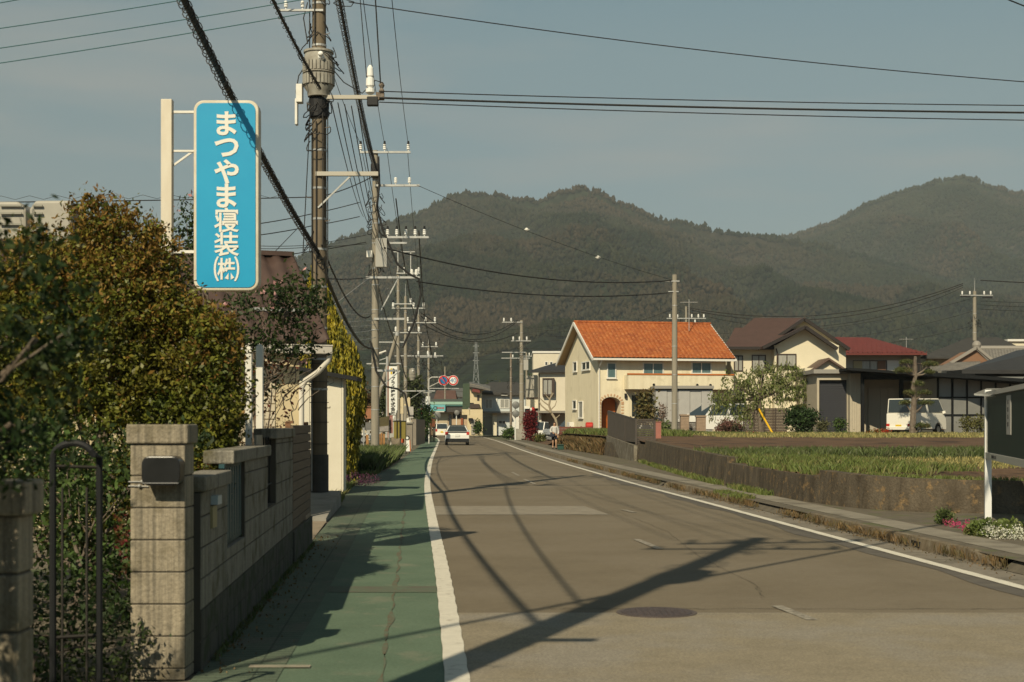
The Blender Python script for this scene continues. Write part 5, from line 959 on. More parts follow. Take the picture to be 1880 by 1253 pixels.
# ---------------- red-roofed house
t = thing('red_roof_house', 'house with low dark red metal roof and brown shutters behind the garages', 'house', P(1620, 795, 120)); f = BF(t, 120)
mb = MB(); bx(mb, 1530, 650, 1652, 800, 120, 8); bx(mb, 1652, 652, 1690, 800, 122, 6); mb.build('wall', mat('corrugated_beige', (.34,.31,.25), .7, col2=(.25,.23,.19), sc=6, stretch=(8,1,.1)), t, world=True)
mb = MB(); slab_roof(mb, [P(1500, 649, 118.5), P(1702, 649, 118.5), P(1596, 620, 125), P(1500, 619, 125)]); slab_roof(mb, [P(1702, 649, 118.5), P(1700, 652, 131), P(1596, 620, 125)]); rf = mb.build('roof', mat('red_metal_roof', (.145,.033,.026), .6, col2=(.11,.025,.02), sc=2), t, world=True)
mb = MB()
for k in range(22): x = 1512+k*9; xr = min(1596, x); yr = 620 if x < 1600 else 620; q = P(x, 648.2, 118.5); t_ = 1.0 if x <= 1596 else max(.05, 1-(x-1596)/106); mb.bar(q+Vector((0, 0, .03)), q+(P(1550, 620, 125)-P(1550, 648.2, 118.5)+Vector((-.0, 0, 0)))*t_+Vector((0, 0, .03)), .05)
mb.build('roof_seams', mat('red_metal_roof', 0), rf, world=True); f.part('snow_stop', mat('red_metal_roof', 0), 1502, 645.6, 1696, 646.6, .06, 1.6, rf)
f.win(1566, 662, 1628, 682, M_bf, M_glassb, 3); f.part('shutter', mat('shutter_brown', (.16,.085,.05), .7), 1611, 663, 1626, 681, .05, .12); f.part('shutter', mat('shutter_tan', (.3,.25,.14), .7), 1567, 663, 1583, 681, .05, .12)
f.part('white_panel', M_wf, 1629, 662, 1651, 685, .03, .03); mb = MB()
for k in range(10): bx(mb, 1652+k*4.6, 668, 1653.4+k*4.6, 684, 119, .05)
bx(mb, 1651, 667, 1697, 669, 118.9, .08); mb.build('balcony_rail', M_bf, t, world=True); f.part('post', M_wf, 1679, 656, 1683, 668, .2, 1.3)
# ---------------- grey tiled and dark roofs at the right
t = thing('dark_hip_house', 'low house with a plain dark grey hipped roof in front of the pointed pole', 'house', P(1780, 780, 126)); bx(MB(), 1700, 652, 1900, 790, 126, 8).build('wall', M_cr2, t, world=True)
mb = MB(); slab_roof(mb, [P(1690, 656, 124), P(1910, 656, 124), P(1834, 620, 131), P(1777, 620, 131)]); slab_roof(mb, [P(1690, 656, 124), P(1777, 620, 131), P(1700, 655, 138)]); mb.build('roof', mat('slate_dark', (.05,.047,.042), .7, col2=(.04,.038,.035), sc=2), t, world=True)
t = thing('tile_roof_house', 'old house with grey clay tile gable roof at the right', 'house', P(1830, 780, 112)); bx(MB(), 1748, 668, 1900, 790, 112, 6).build('wall', mat('plaster_grey', (.3,.28,.24), .9), t, world=True)
M_tile = mat('grey_tile', (.145,.135,.12), .6, col2=(.10,.093,.085), sc=3); tiled('roof', M_tile, t, P(1800, 666, 110)-t.location, P(1930, 666, 110)-t.location, P(1930, 641, 115)-t.location, P(1793, 641, 115)-t.location, 24, 10, .04)
mb = MB(); mb.tube([P(1790, 640, 115), P(1930, 640, 115)], .22, 8); mb.bar(P(1745, 667, 109.8), P(1793, 638, 109.8), .25, .2).bar(P(1793, 638, 109.8), P(1822, 662, 109.8), .25, .2); mb.ball(P(1793, 634, 110), .35, 6); mb.build('ridge_tile', mat('grey_ridge', (.24,.22,.19), .6), t, world=True)
fp(MB(), [(1752, 667), (1818, 667), (1793, 643)], 110, 4).build('gable', mat('gable_brown', (.20,.11,.065), .8), t, world=True)
tiled('pent_roof', M_tile, t, P(1706, 682, 107)-t.location, P(1800, 682, 107)-t.location, P(1800, 664, 110)-t.location, P(1744, 666, 110)-t.location, 22, 6, .04)
t = thing('black_roof_house', 'house with a big near-black roof cut by the right edge', 'house', P(1850, 790, 92)); bx(MB(), 1790, 676, 1990, 800, 92, 6).build('wall', M_dark, t, world=True)
mb = MB(); slab_roof(mb, [P(1766, 679, 90), P(2000, 680, 90), P(2000, 625, 96), P(1866, 644, 96)], .25); rf = mb.build('roof', mat('roof_black', (.035,.034,.033), .5, col2=(.028,.027,.027), sc=2), t, world=True); mb = MB()
for r_ in range(3):
    for k in range(9): q = P(1790+k*22+r_*9, 676, 90)+(P(1866, 644, 96)-P(1790, 676, 90))*(.12+.22*r_)*Vector((0, 1, 1)).length/1.414; mb.cbox((q.x-(2.6*(.12+.22*r_)), q.y, q.z+.12), .25, .12, .1)
t = thing('white_block_house', 'sliver of a flat cream building behind the dark hipped roof at the right edge', 'building', P(1880, 700, 170)); bx(MB(), 1853, 625, 1990, 790, 170, 8).build('wall', M_cr2, t, world=True); bx(MB(), 1850, 623, 1995, 627, 169.7, 8.5).build('parapet', M_wf, t, world=True)
# ---------------- garages and carport
M_gar = mat('garage_beige', (.42,.37,.28), .6, col2=(.38,.335,.255), sc=3); M_blk = mat('black_steel', (.010,.011,.012), .7, spec=.1)
t = thing('garage', 'beige prefab garage with a dark grey roller shutter', 'garage', P(1530, 795, 81)); 
mb = MB(); bx(mb, 1500, 686, 1504, 796, 81, 4); bx(mb, 1555.5, 686, 1560, 796, 81, 4); bx(mb, 1504, 687, 1555.5, 698, 81, 4); bx(mb, 1504, 698, 1555.5, 796, 81.6, 3.4); mb.build('frame', M_gar, t, world=True)
bx(MB(), 1494, 678.5, 1562, 686, 80.7, 4.5).build('roof', mat('garage_fascia', (.25,.235,.21), .5), t, world=True); mb = MB()
for k in range(24): bx(mb, 1504.5, 698+k*4.02, 1555, 698+k*4.02+3.6, 81.25, .1)
bx(mb, 1504.5, 698, 1555, 795, 81.33, .1); mb.build('roller_shutter', mat('shutter_slate', (.035,.036,.042), .5), t, world=True)
t = thing('beige_panel_shed', 'beige ribbed panel shed between the roller shutter and the black carport post', 'shed', P(1570, 795, 80.5)); mb = MB()
for k in range(5): bx(mb, 1560.5+k*4.2, 686, 1564.4+k*4.2, 797, 80.5+.02*(k % 2), 3)
mb.build('panels', M_gar, t, world=True)
t = thing('carport', 'flat black carport roof on thick black posts over the parked white van', 'carport', P(1650, 795, 79)); mb = MB(); z1 = P(0, 683, 78.5).z
mb.add([P(1557, 680, 78.5), P(1900, 703, 74), P(1900, 697, 74), P(1557, 675.5, 78.5), P(1557, 680, 78.5)+Vector((0, 6.5, .0)), P(1900, 703, 74)+Vector((0, 8, 0)), P(1900, 697, 74)+Vector((0, 8, 0)), P(1557, 675.5, 78.5)+Vector((0, 6.5, 0))], [(0, 1, 2, 3), (7, 6, 5, 4), (0, 4, 5, 1), (3, 2, 6, 7), (1, 5, 6, 2), (0, 3, 7, 4)]); mb.build('roof', M_blk, t, world=True)
mb = MB(); bx(mb, 1584, 682, 1722, 697, 79.2, .3); mb.build('beam', M_blk, t, world=True)
for px0, px1 in ((1581.5, 1587), (1652, 1659)): bx(MB(), px0, 684, px1, 797, 79, .2).build('post', M_blk, t, world=True)
t = thing('sliding_door_store', 'beige storage unit with sliding doors deep under the black carport', 'shed', P(1620, 795, 81.5)); mb = MB(); bx(mb, 1587, 694, 1652, 797, 81.8, 2); mb.build('box', M_gar, t, world=True)
mb = MB(); bx(mb, 1594, 712, 1616, 796, 81.7, .06); bx(mb, 1616.6, 712, 1646, 796, 81.64, .06); bx(mb, 1630, 712, 1631, 796, 81.6, .05); mb.build('sliding_door', mat('door_beige', (.37,.33,.26), .6), t, world=True)
bx(MB(), 1659, 700, 1724, 797, 83, .2).build('rear_panel', M_gar, t, world=True)
t = thing('panel_building', 'low building of translucent grey panels in a black frame at the right', 'building', P(1800, 795, 77)); bx(MB(), 1723, 692, 1905, 800, 77, 5).build('panels', mat('panel_grey', (.19,.19,.175), .35, col2=(.15,.15,.14), sc=.8, spec=.5), t, world=True)
mb = MB()
for px in (1723, 1749.5, 1776, 1802, 1828.5, 1855, 1881): bx(mb, px-1.2-(1 if px == 1749.5 else 0), 694, px+1.2, 797, 76.9, .2)
for y in (730, 762): bx(mb, 1724, y-1.2, 1890, y+1.2, 76.93, .16)
mb.build('frame', M_blk, t, world=True); mb = MB(); fp(mb, [(1712, 684), (1930, 699), (1930, 706), (1712, 691)], 75.6, 7); mb.build('roof', M_blk, t, world=True)
# ---------------- houses left of the orange one
t = thing('white_shop_house', 'cream house with black slanting roof and brown bay window beside the orange-roofed house', 'house', P(1008, 800, 134)); f = BF(t, 134); M_wh = mat('wall_offwhite', (.58,.53,.42), .85, col2=(.54,.49,.385), sc=1.5)
mb = MB(); bx(mb, 990, 682, 1048, 757, 134, 8); bx(mb, 990, 757, 994, 806, 134, 8); mb.build('wall', M_wh, t, world=True)
bx(MB(), 994, 757, 1048, 806, 135.5, 6).build('shop_front', mat('shop_tan', (.36,.32,.25), .8, col2=(.2,.1,.06), sc=1.2, lo=.5, hi=.55), t, world=True)
mb = MB(); slab_roof(mb, [P(972, 681, 133.5), P(1048, 680, 133.5), P(1048, 660, 138), P(1018, 667, 138)], .2); mb.build('roof', mat('roof_black', 0), t, world=True)
bx(MB(), 984, 754.5, 1048, 758.5, 133.2, 1.0).build('awning', mat('awning_grey', (.22,.2,.17), .7), t, world=True)
mb = MB(); bx(mb, 996, 694.5, 1018, 697, 133.5, .5); bx(mb, 996, 724, 1018, 727, 133.5, .5); bx(mb, 1013, 697, 1018, 724, 133.5, .5); bx(mb, 996, 697, 997.5, 724, 133.5, .5); bx(mb, 1004.8, 697, 1005.8, 724, 133.5, .1); w_ = mb.build('bay_window', M_bf, t, world=True); mb = MB(); bx(mb, 997.5, 697, 1013, 724, 133.58, .4); mb.build('pane', M_glassb, w_, world=True)
f.part('rain_pipe', M_bf, 989, 686, 990.6, 760, .06, .1)
t = thing('flat_white_block', 'plain flat-topped cream building behind the black-roofed house', 'building', P(1000, 800, 150)); f = BF(t, 150); f.part('wall', M_wh, 979, 648, 1040, 806, 8); f.part('parapet', M_wf, 977.5, 645, 1041, 648.5, 8.2, .1)
f.win(1000, 664, 1006, 672, mull=0); f.win(1009, 664, 1015, 672, mull=0)
t = thing('white_annex', 'small white box annex with a balcony front beside the three-armed pole', 'building', P(975, 800, 140)); f = BF(t, 140); f.part('wall', M_wh, 966, 732, 990, 750, 4, 0); f.part('rail', M_bf, 966, 730, 990, 732.4, .3, .1); f.part('lower_wall', M_dark, 964, 750, 990, 806, 3.5, -.3); bx(MB(), 966, 690, 990, 735, 141, 3).build('balcony_back', mat('plaster_grey', 0), t, world=True)
t = thing('advertising_banner', 'small red and white banner above the red shrub', 'banner', P(977, 770, 120)); bx(MB(), 973, 749, 976.5, 765, 121, .05).build('white_panel', M_white, t, world=True); bx(MB(), 976.5, 748, 981, 762, 121, .05).build('red_panel', M_red, t, world=True)
# blue-grey two-storey house
t = thing('blue_grey_house', 'pale blue-grey two-storey house with a grey hipped roof across the bend', 'house', P(925, 800, 175)); f = BF(t, 175); M_bg = mat('wall_bluegrey', (.50,.53,.52), .85, col2=(.45,.48,.47), sc=1)
mb = MB(); bx(mb, 880, 722, 966, 757, 175, 9); bx(mb, 880, 757, 966, 800, 175.4, 8.5); mb.build('wall', M_bg, t, world=True); mb = MB(); slab_roof(mb, [P(872, 720, 174.4), P(972, 722, 174.4), P(950, 702, 179), P(900, 702, 179)], .3); slab_roof(mb, [P(872, 720, 174.4), P(900, 702, 179), P(880, 719, 186)], .3); mb.build('roof', mat('slate_dark', 0), t, world=True)
f.win(891, 733, 904, 750, gm=M_glassb); f.win(918, 733, 935, 750, gm=M_glassb); f.win(953, 733, 958, 740, mull=0); f.part('balcony_slab', mat('slab_grey', (.2,.19,.17), .8), 874, 755.5, 936, 758.5, 1.0, 1.0); f.part('sign_plate', M_white, 920, 723, 932, 726.4, .1, .6); f.part('wall_edge', M_wf, 911.6, 722, 912.8, 757, .2, .1)
f2 = BF(t, 175.4); f2.part('garage_door', mat('garage_grey', (.3,.29,.25), .7), 888, 766, 905, 798, .1, .1); f2.part('door', mat('plaster_grey', 0), 884, 771, 889, 796, .1, .1); f2.part('pillar', M_cr2, 904, 759, 912, 800, .8, .6); f2.win(915, 772, 929, 779, fm=M_wf); f2.part('wall_panel', M_wf, 937, 760, 960, 798, .08, .08)
t = thing('cream_red_house', 'narrow cream house with a little red tiled awning behind the green billboard', 'house', P(870, 800, 171)); f = BF(t, 171)
mb = MB(); fp(mb, [(858, 800), (884, 800), (884, 718), (896, 712), (863, 705), (863, 760), (858, 760)], 171, 3); mb.build('wall', M_cream, t, world=True); fp(MB(), [(866, 719), (882, 722), (880, 715), (868, 714)], 170.2, .8).build('awning', mat('red_metal_roof', 0), t, world=True)
mb = MB(); slab_roof(mb, [P(860, 706, 170), P(900, 714, 170), P(900, 709, 174.2), P(862, 701, 174.2)], .25); mb.build('roof', mat('grey_tile', 0), t, world=True); f.win(876, 726, 880, 736, M_bf, mull=0); f.part('balcony', M_bf, 861, 742, 880, 750, .5, .6); f.part('lower_wall', M_cream, 858, 752, 886, 800, 1.2, 1.2)
f.part('door', mat('plaster_grey', 0), 865, 770, 872, 798, .1, 1.3); f.part('lamp_box', M_dark, 860, 768, 868, 773, .4, 1.7)
t = thing('billboard', 'tall dark green billboard standing side-on above the street', 'billboard', P(857, 752, 160)); fp(MB(), [(850, 705), (862, 704), (863, 745), (858, 752), (849, 752)], 160, .5).build('panel', mat('billboard_green', (.045,.068,.04), .6, col2=(.038,.058,.035), sc=2), t, world=True)
mb = MB(); bx(mb, 862, 712, 870, 714, 160.2, .1); bx(mb, 862, 740, 870, 742, 160.2, .1); mb.build('brackets', M_dark, t, world=True)
bx(MB(), 848, 752, 862, 762, 160, 1.5).build('base', M_cream, t, world=True)
# corner shop
t = thing('corner_shop', 'single-storey shop with a turquoise fascia and tan shutters at the end of the street', 'shop', P(820, 800, 200)); f = BF(t, 200)
f.part('wall', mat('shop_wall', (.42,.31,.2), .85, col2=(.37,.27,.175), sc=1), 788, 757, 862, 800, 8); f.part('fascia_band', mat('dark_band', (.05,.045,.04), .7), 816, 746, 852, 757, .4, 1.2); f.part('roof', mat('shop_roof', (.06,.07,.062), .7), 782, 733, 855, 738, 8, 1.5); f.part('green_strip', mat('mint', (.25,.38,.31), .6), 786, 738, 852, 743, .4, 1.5); f.part('under_strip', mat('turq_dark', (.05,.13,.115), .6), 786, 743, 852, 746, .3, 1.4)
sg = f.part('shop_board', mat('turquoise', (.13,.36,.38), .5), 790, 743.5, 817.5, 755, .2, 1.7); mb = MB(); glyphs(mb, 'CI', .62, P(799, 749.5, 198.28), (1, 0, 0), (0, 0, 1), .02); mb.build('lettering', M_dark, sg, world=True); mb = MB(); mb.v = []; 
for k in range(5): bx(mb, 803+k*2.6, 748, 804.6+k*2.6, 751, 198.27, .02)
mb.build('red_marks', M_red, sg, world=True)
f.part('shutter', mat('shutter_tan2', (.40,.33,.22), .7), 806, 760, 822, 798, .1, .1); f.part('entrance', M_glass, 824, 762, 829, 798, .1, .1); f.part('entrance', M_glass, 792, 765, 798, 790, .1, .1); f.part('red_column', mat('brick_red', (.24,.07,.03), .8), 846, 768, 850, 800, .3, .3); f.part('dark_doorway', M_dark, 832, 760, 845, 768, .1, .1)
# distant roofs
rr = random.Random(5); cols = [mat('far_roof_brown', (.11,.06,.045), .8, col2=(.09,.05,.04), sc=.6), mat('far_roof_grey', (.10,.10,.095), .8, col2=(.08,.08,.075), sc=.6), mat('far_roof_black', (.04,.04,.04), .8), mat('far_roof_blue', (.07,.085,.10), .8)]; wl = [mat('far_wall_cream', (.42,.37,.28), .9), mat('far_wall_grey', (.34,.33,.3), .9), mat('far_wall_white', (.52,.5,.45), .9)]
desc = ['low house with a brown gable roof', 'house with a grey gable roof', 'house with a black gable roof', 'house with a slate blue roof']
specs = [(817, 716, 44, 230, 0), (880, 708, 60, 250, 0), (930, 712, 50, 260, 2), (790, 722, 40, 235, 2), (968, 704, 40, 215, 2), (905, 705, 46, 290, 1), (842, 712, 36, 300, 1), (770, 735, 40, 210, 1), (735, 722, 50, 170, 2), (700, 716, 60, 160, 0), (655, 728, 50, 180, 1), (945, 722, 40, 200, 3), (620, 735, 50, 210, 3), (560, 735, 60, 190, 1), (1600, 668, 60, 300, 1), (1330, 690, 60, 220, 1), (1700, 664, 50, 330, 0)]
places = ['behind the road signs', 'behind the cream corner house', 'above the blue-grey house', 'over the turquoise shop', 'left of the flat cream block', 'farthest behind the blue-grey house', 'far behind the billboard', 'left of the corner shop', 'behind the vertical company sign', 'behind the second utility pole', 'right of the golden conifer', 'behind the slim grey-box pole', 'hidden behind the golden conifer', 'hidden behind the white shed', 'between the red roof and the brown gables', 'behind the orange roof\'s right end', 'behind the red roof\'s right corner']
for (px, py, wpx, d, ci), pl in zip(specs, places):
    c = P(px, py, d); hw = wpx/2*d/F; t = thing('distant_house', desc[ci]+' '+pl, 'house', (c.x, d, 0)); top = c.z; ev = top-1.7
    MB().box(c.x-hw*.9, d, 0, c.x+hw*.9, d+7, ev).build('wall', wl[rr.randrange(3)], t, world=True)
    mb = MB(); slab_roof(mb, [(c.x-hw, d-.6, ev-.1), (c.x+hw, d-.6, ev-.1), (c.x+hw*.8, d+3.5, top), (c.x-hw*.8, d+3.5, top)], .2); slab_roof(mb, [(c.x-hw*.8, d+3.5, top), (c.x+hw*.8, d+3.5, top), (c.x+hw, d+7.6, ev-.1), (c.x-hw, d+7.6, ev-.1)], .2); mb.build('roof', cols[ci], t, world=True)
    for k in range(2): a = c.x-hw*.5+k*hw*.7; w_ = MB().box(a, d-.05, ev-1.7, a+hw*.3, d-.001, ev-.7).build('window', M_glass, t, world=True)
# ---------------- distant greenery
M_far = leafmat('far_foliage', (.04,.055,.02), (.07,.08,.03), sc=.6, island=.3); M_redb = leafmat('red_foliage', (.155,.016,.018), (.11,.012,.014), sc=1.5, island=.35)
def gtree(label, px, py0, py1, wpx, d, m, n=120, sz=.3, cat='tree', name='tree', z0=None, tf=.4):
    b = P(px, py0, d); top = P(px, py1, d); h = top.z-b.z; hw = wpx/2*d/F
    bl = [(random.uniform(-.45, .45)*hw, random.uniform(-.4, .4)*hw, h*random.uniform(.45, .8), hw*.55, hw*.55, h*.24) for _ in range(5)]+[(0, 0, h*.35, hw*.8, hw*.7, h*.3)]
    return tree(name, label, cat, (b.x, d, b.z), bl, n, 10, sz*.8, sz, m, .03*h, tf=tf)
gtree('dark red leafy shrub hedge beside the three-armed pole', 975, 812, 755, 30, 119, M_redb, 420, .17, 'shrub', 'red_shrub')
gtree('green creeper-like shrub against the cream wall', 878, 799, 773, 10, 162, M_gard, 80, .25, 'shrub', 'green_shrub')
gtree('round green tree behind the vertical company sign and poles', 757, 770, 690, 44, 118, M_far, 200, .3)
gtree('reddish brown tree behind the second utility pole', 672, 790, 706, 46, 112, leafmat('brownred', (.12,.06,.035), (.08,.07,.03), sc=.8, island=.3), 180, .28)
gtree('olive tree just right of the second utility pole', 704, 800, 700, 30, 108, M_far, 160, .26)
gtree('small green bush beside the concrete wall on the left pavement', 781, 800, 740, 18, 108, M_gard, 120, .22, 'bush', 'bush')
gtree('clipped green bush in front of the silver car', 934, 804, 788, 24, 140, M_gard, 120, .2, 'bush', 'bush')
gtree('low yellowish bush beside the white kei truck', 992, 815, 797, 14, 112, leafmat('yellowbush', (.09,.10,.03), (.12,.12,.04), sc=2, island=.3), 90, .18, 'bush', 'bush')
gtree('dense wood behind the distant houses at left', 640, 770, 722, 70, 260, M_far, 160, .6); gtree('dark trees at the mountain foot behind the blue-grey house', 905, 760, 700, 70, 330, M_far, 160, .7); gtree('trees at the mountain foot behind the white annex', 985, 760, 690, 50, 300, M_far, 120, .6)
# weeping tree with yellow prop
b = P(1398, 797, 80); t = thing('weeping_tree', 'weeping green tree with drooping branches before the cream house', 'tree', b); s = 80/F
wb = [((px-1398)*s, dy, (797-py)*s, rx*s, .8, rz*s) for px, py, rx, rz, dy in ((1395, 700, 40, 22, 0), (1350, 712, 34, 26, -.4), (1440, 690, 40, 22, .2), (1325, 735, 22, 24, 0), (1375, 730, 30, 26, .3), (1415, 720, 26, 20, -.3), (1452, 705, 22, 22, 0), (1400, 682, 26, 14, 0), (1365, 760, 16, 18, 0))]
branches((0, 0, 0), wb, .17, M_bark, t, trunk_frac=.55, wob=.1); pts = blob_pts(wb, 330, 13, .13, .5); leaves('crown', pts, .17, leafmat('weeping_leaf', (.11,.145,.035), (.16,.18,.055), (.19,.18,.09), sc=1.5, island=.35), t, elong=2.4, droop=1.6)
sp = []
for _ in range(240):
    q = random.choice(wb); a = random.random()*6.3; x, y, z = q[0]+q[3]*math.cos(a), q[1]+q[4]*math.sin(a), q[2]-q[5]*random.uniform(0, .8)
    for k in range(7): sp.append((x+random.gauss(0, .03), y, z-k*.12))
leaves('hanging_shoots', np.array(sp), .17, leafmat('weeping_leaf', 0, 0), t, elong=3, up=(0, 0, -1, .7))
tag(MB().tube([P(1393, 751, 79.8), P(1419, 797, 79)], .055, 8).build('prop_pole', mat('yellow_guard', (.62,.36,.01), .5)), 'bright yellow slanting guard pole under the weeping tree', 'pole')
# cloud-pruned pine and shrubs
M_pine = leafmat('pine_needles', (.040,.055,.016), (.075,.085,.025), (.10,.09,.035), sc=2, island=.3, trans=.05)
def niwaki(label, px, pyb, d, pads, tr, r0, sz=.10, name='pine_tree'):
    b = P(px, pyb, d); s = d/F; t = thing(name, label, 'tree', b); mb = MB(); tp = [((x-px)*s, 0, (pyb-y)*s) for x, y in tr]; k = len(tp); mb.tube([(x+random.gauss(0, .02), random.gauss(0, .03), z) for x, _, z in tp], [r0*(1-.6*i/(k-1)) for i in range(k)], 8)
    pts = []
    for x, y, rx, rz in pads:
        c = ((x-px)*s, random.uniform(-.25, .25), (pyb-y)*s); near = min(tp, key=lambda q: abs(q[2]-(c[2]-.4))); mb.tube([near, ((near[0]+c[0])/2, c[1]/2, (near[2]+c[2])/2-.05), c], [r0*.4, r0*.25, r0*.1], 6)
        n_ = int(rx*rz*1.6)+40; a = rng.random(n_)*2*np.pi; rr_ = np.sqrt(rng.random(n_)); pts.append(np.stack([c[0]+rx*s*rr_*np.cos(a), c[1]+rx*s*.8*rr_*np.sin(a), c[2]+rz*s*(np.sqrt(np.maximum(0, 1-rr_**2))-.3)*rng.random(n_)], 1))
    mb.build('trunk', M_bark, t, smooth=True); P_ = np.concatenate(pts); P_ = np.repeat(P_, 5, 0)+rng.normal(size=(len(P_)*5, 3))*.05; leaves('foliage', P_, sz, M_pine, t, elong=3.5, up=(0, 0, 1, .4)); return t
niwaki('cloud-pruned pine with thick pale trunk in front of the white van', 1678, 797, 71.5, [(1664, 665, 11, 5), (1708, 669, 13, 6), (1656, 681, 16, 7), (1706, 683, 10, 4), (1684, 705, 10, 5), (1670, 722, 10, 6), (1696, 722, 12, 6), (1664, 740, 11, 5), (1698, 740, 14, 5), (1692, 783, 13, 7)], [(1675, 797), (1677, 760), (1679, 735), (1677, 715), (1681, 690), (1680, 664), (1681, 655)], .17)
niwaki('dark layered pine between the weeping tree and the roller shutter', 1462, 797, 84, [(1470, 690, 26, 9), (1450, 678, 18, 8), (1485, 702, 18, 7), (1460, 715, 22, 8), (1478, 728, 20, 7), (1452, 735, 18, 7), (1490, 735, 12, 6), (1470, 748, 18, 6), (1486, 745, 14, 5)], [(1462, 797), (1464, 760), (1466, 730), (1463, 700), (1465, 680)], .12)
gtree('dense dark green shrub under the layered pine', 1470, 797, 745, 66, 80, leafmat('camellia', (.022,.045,.014), (.04,.07,.02), sc=2, island=.4), 420, .16, 'shrub', 'evergreen_shrub', tf=.2)
gtree('small grey-green plant in front of the roller shutter', 1543, 797, 770, 26, 79, M_gard, 60, .12, 'shrub', 'small_shrub', tf=.2)
gtree('feathery pale shrub left of the roller shutter', 1512, 797, 772, 22, 79.5, leafmat('pale_shrub', (.13,.13,.06), (.1,.1,.05), sc=2, island=.3), 90, .11, 'shrub', 'small_shrub', tf=.2)
gtree('rounded azalea with dull pink flowers before the white minivan', 1338, 799, 773, 62, 79, leafmat('pink_azalea', (.10,.075,.04), (.22,.09,.085), (.06,.07,.03), sc=3, sc3=2, island=.35), 260, .12, 'shrub', 'azalea', tf=.2)
gtree('leggy tan-leaved magnolia in front of the porch', 1186, 800, 722, 44, 88, leafmat('magleaf', (.08,.085,.025), (.17,.11,.04), (.04,.05,.02), sc=2, island=.4), 150, .24, 'tree', 'magnolia_bush')
gtree('small round green bush at the foot of the concrete pole', 1216, 797, 776, 34, 83, M_gd, 120, .15, 'bush', 'bush', tf=.2)
gtree('pale pinkish bare bush left of the concrete pole', 1217, 790, 738, 22, 86, leafmat('palebush', (.24,.16,.12), (.18,.12,.09), sc=2, island=.3), 35, .12, 'bush', 'bare_bush', tf=.2)
gtree('bushy low shrub against the grey panel building', 1787, 797, 765, 52, 75, leafmat('olive_shrub', (.13,.12,.04), (.09,.1,.035), sc=2, island=.3), 110, .13, 'shrub', 'low_shrub', tf=.3)
gtree('low red-flowered azalea behind the van\'s left corner', 1615, 799, 789, 44, 74, leafmat('red_azalea', (.07,.10,.02), (.38,.035,.02), sc=2.5, lo=.45, hi=.55, island=.3), 120, .09, 'shrub', 'azalea', tf=.2)
# bare pruned tree by the white shop house
b = P(1017, 808, 126); t = thing('bare_tree', 'knobbly bare pruned tree in front of the cream shop house', 'tree', b); mb = MB(); s = 126/F
for pl, r_ in (([(1022, 808), (1024, 790), (1020, 770), (1012, 758), (1008, 745), (1010, 732), (1016, 722)], .13), ([(1012, 758), (1002, 752), (994, 745), (990, 738)], .08), ([(1008, 745), (998, 738), (992, 732)], .06), ([(1010, 735), (1004, 728), (1000, 720)], .05), ([(1012, 752), (1019, 745), (1022, 736)], .05), ([(1019, 770), (1028, 762)], .05), ([(1010, 732), (1013, 722), (1011, 716)], .05)): mb.tube([((x-1017)*s, random.gauss(0, .1), (808-y)*s) for x, y in pl], [r_*(1-.5*i/len(pl)) for i in range(len(pl))], 7)
mb.build('trunk', mat('pale_bark', (.28,.23,.16), .9), t, smooth=True)
# ---------------- fences and pillars by the field
M_lv = mat('louvre_brown', (.075,.062,.052), .5, col2=(.06,.05,.042), sc=3)
t = thing('louvre_fence', 'dark grey-brown louvre fence on a concrete base at the corner of the lot', 'fence', (4.8, 66, .7)); mb = MB(); a0, a1, a2 = P(1117, 812, 66), P(1168, 826, 56), P(1201, 818, 56.3)
zt0, zt1 = P(0, 752, 66).z, P(0, 772, 56).z
def fencerun(mb, a, b, zb, zta, ztb, n, vertical=True):
    for k in range(n):
        f0, f1 = k/n, (k+.82)/n; p, q = a.lerp(b, f0), a.lerp(b, f1); z0, z1 = zta+(ztb-zta)*f0, zta+(ztb-zta)*f1; nrm = (b-a).cross(Vector((0, 0, 1))).normalized()*.03
        mb.add([(p.x, p.y, zb), (q.x, q.y, zb), (q.x, q.y, z1), (p.x, p.y, z0), (p.x+nrm.x, p.y+nrm.y, zb), (q.x+nrm.x, q.y+nrm.y, zb), (q.x+nrm.x, q.y+nrm.y, z1), (p.x+nrm.x, p.y+nrm.y, z0)], [(0, 1, 2, 3), (7, 6, 5, 4), (0, 3, 7, 4), (1, 5, 6, 2), (3, 2, 6, 7), (0, 4, 5, 1)])
zb0, zb1 = P(0, 800, 66).z, P(0, 817, 56).z
fencerun(mb, a0, a1, zb1+.1, zt0-.1, zt1, 34); q = a1.copy()
z = zb1
while z < zt1: mb.box(a1.x+.05, 56.0, z, a2.x, 56.03, z+.055); z += .075
mb.build('louvres', M_lv, t, world=True); mb = MB()
for f_ in (0, .33, .66, 1): p = a0.lerp(a1, f_); mb.box(p.x-.04, p.y-.04, zb1, p.x+.04, p.y+.04, zt0-.1+(zt1-zt0+.1)*f_+.03)
mb.box(a2.x-.05, 56-.02, zb1, a2.x+.03, 56.06, zt1+.03).box(a1.x, 55.98, zt1, a2.x, 56.05, zt1+.05); mb.bar((a0.x, a0.y, zt0-.08), (a1.x, a1.y, zt1+.02), .07, .06); mb.build('posts_and_rail', M_lv, t, world=True)
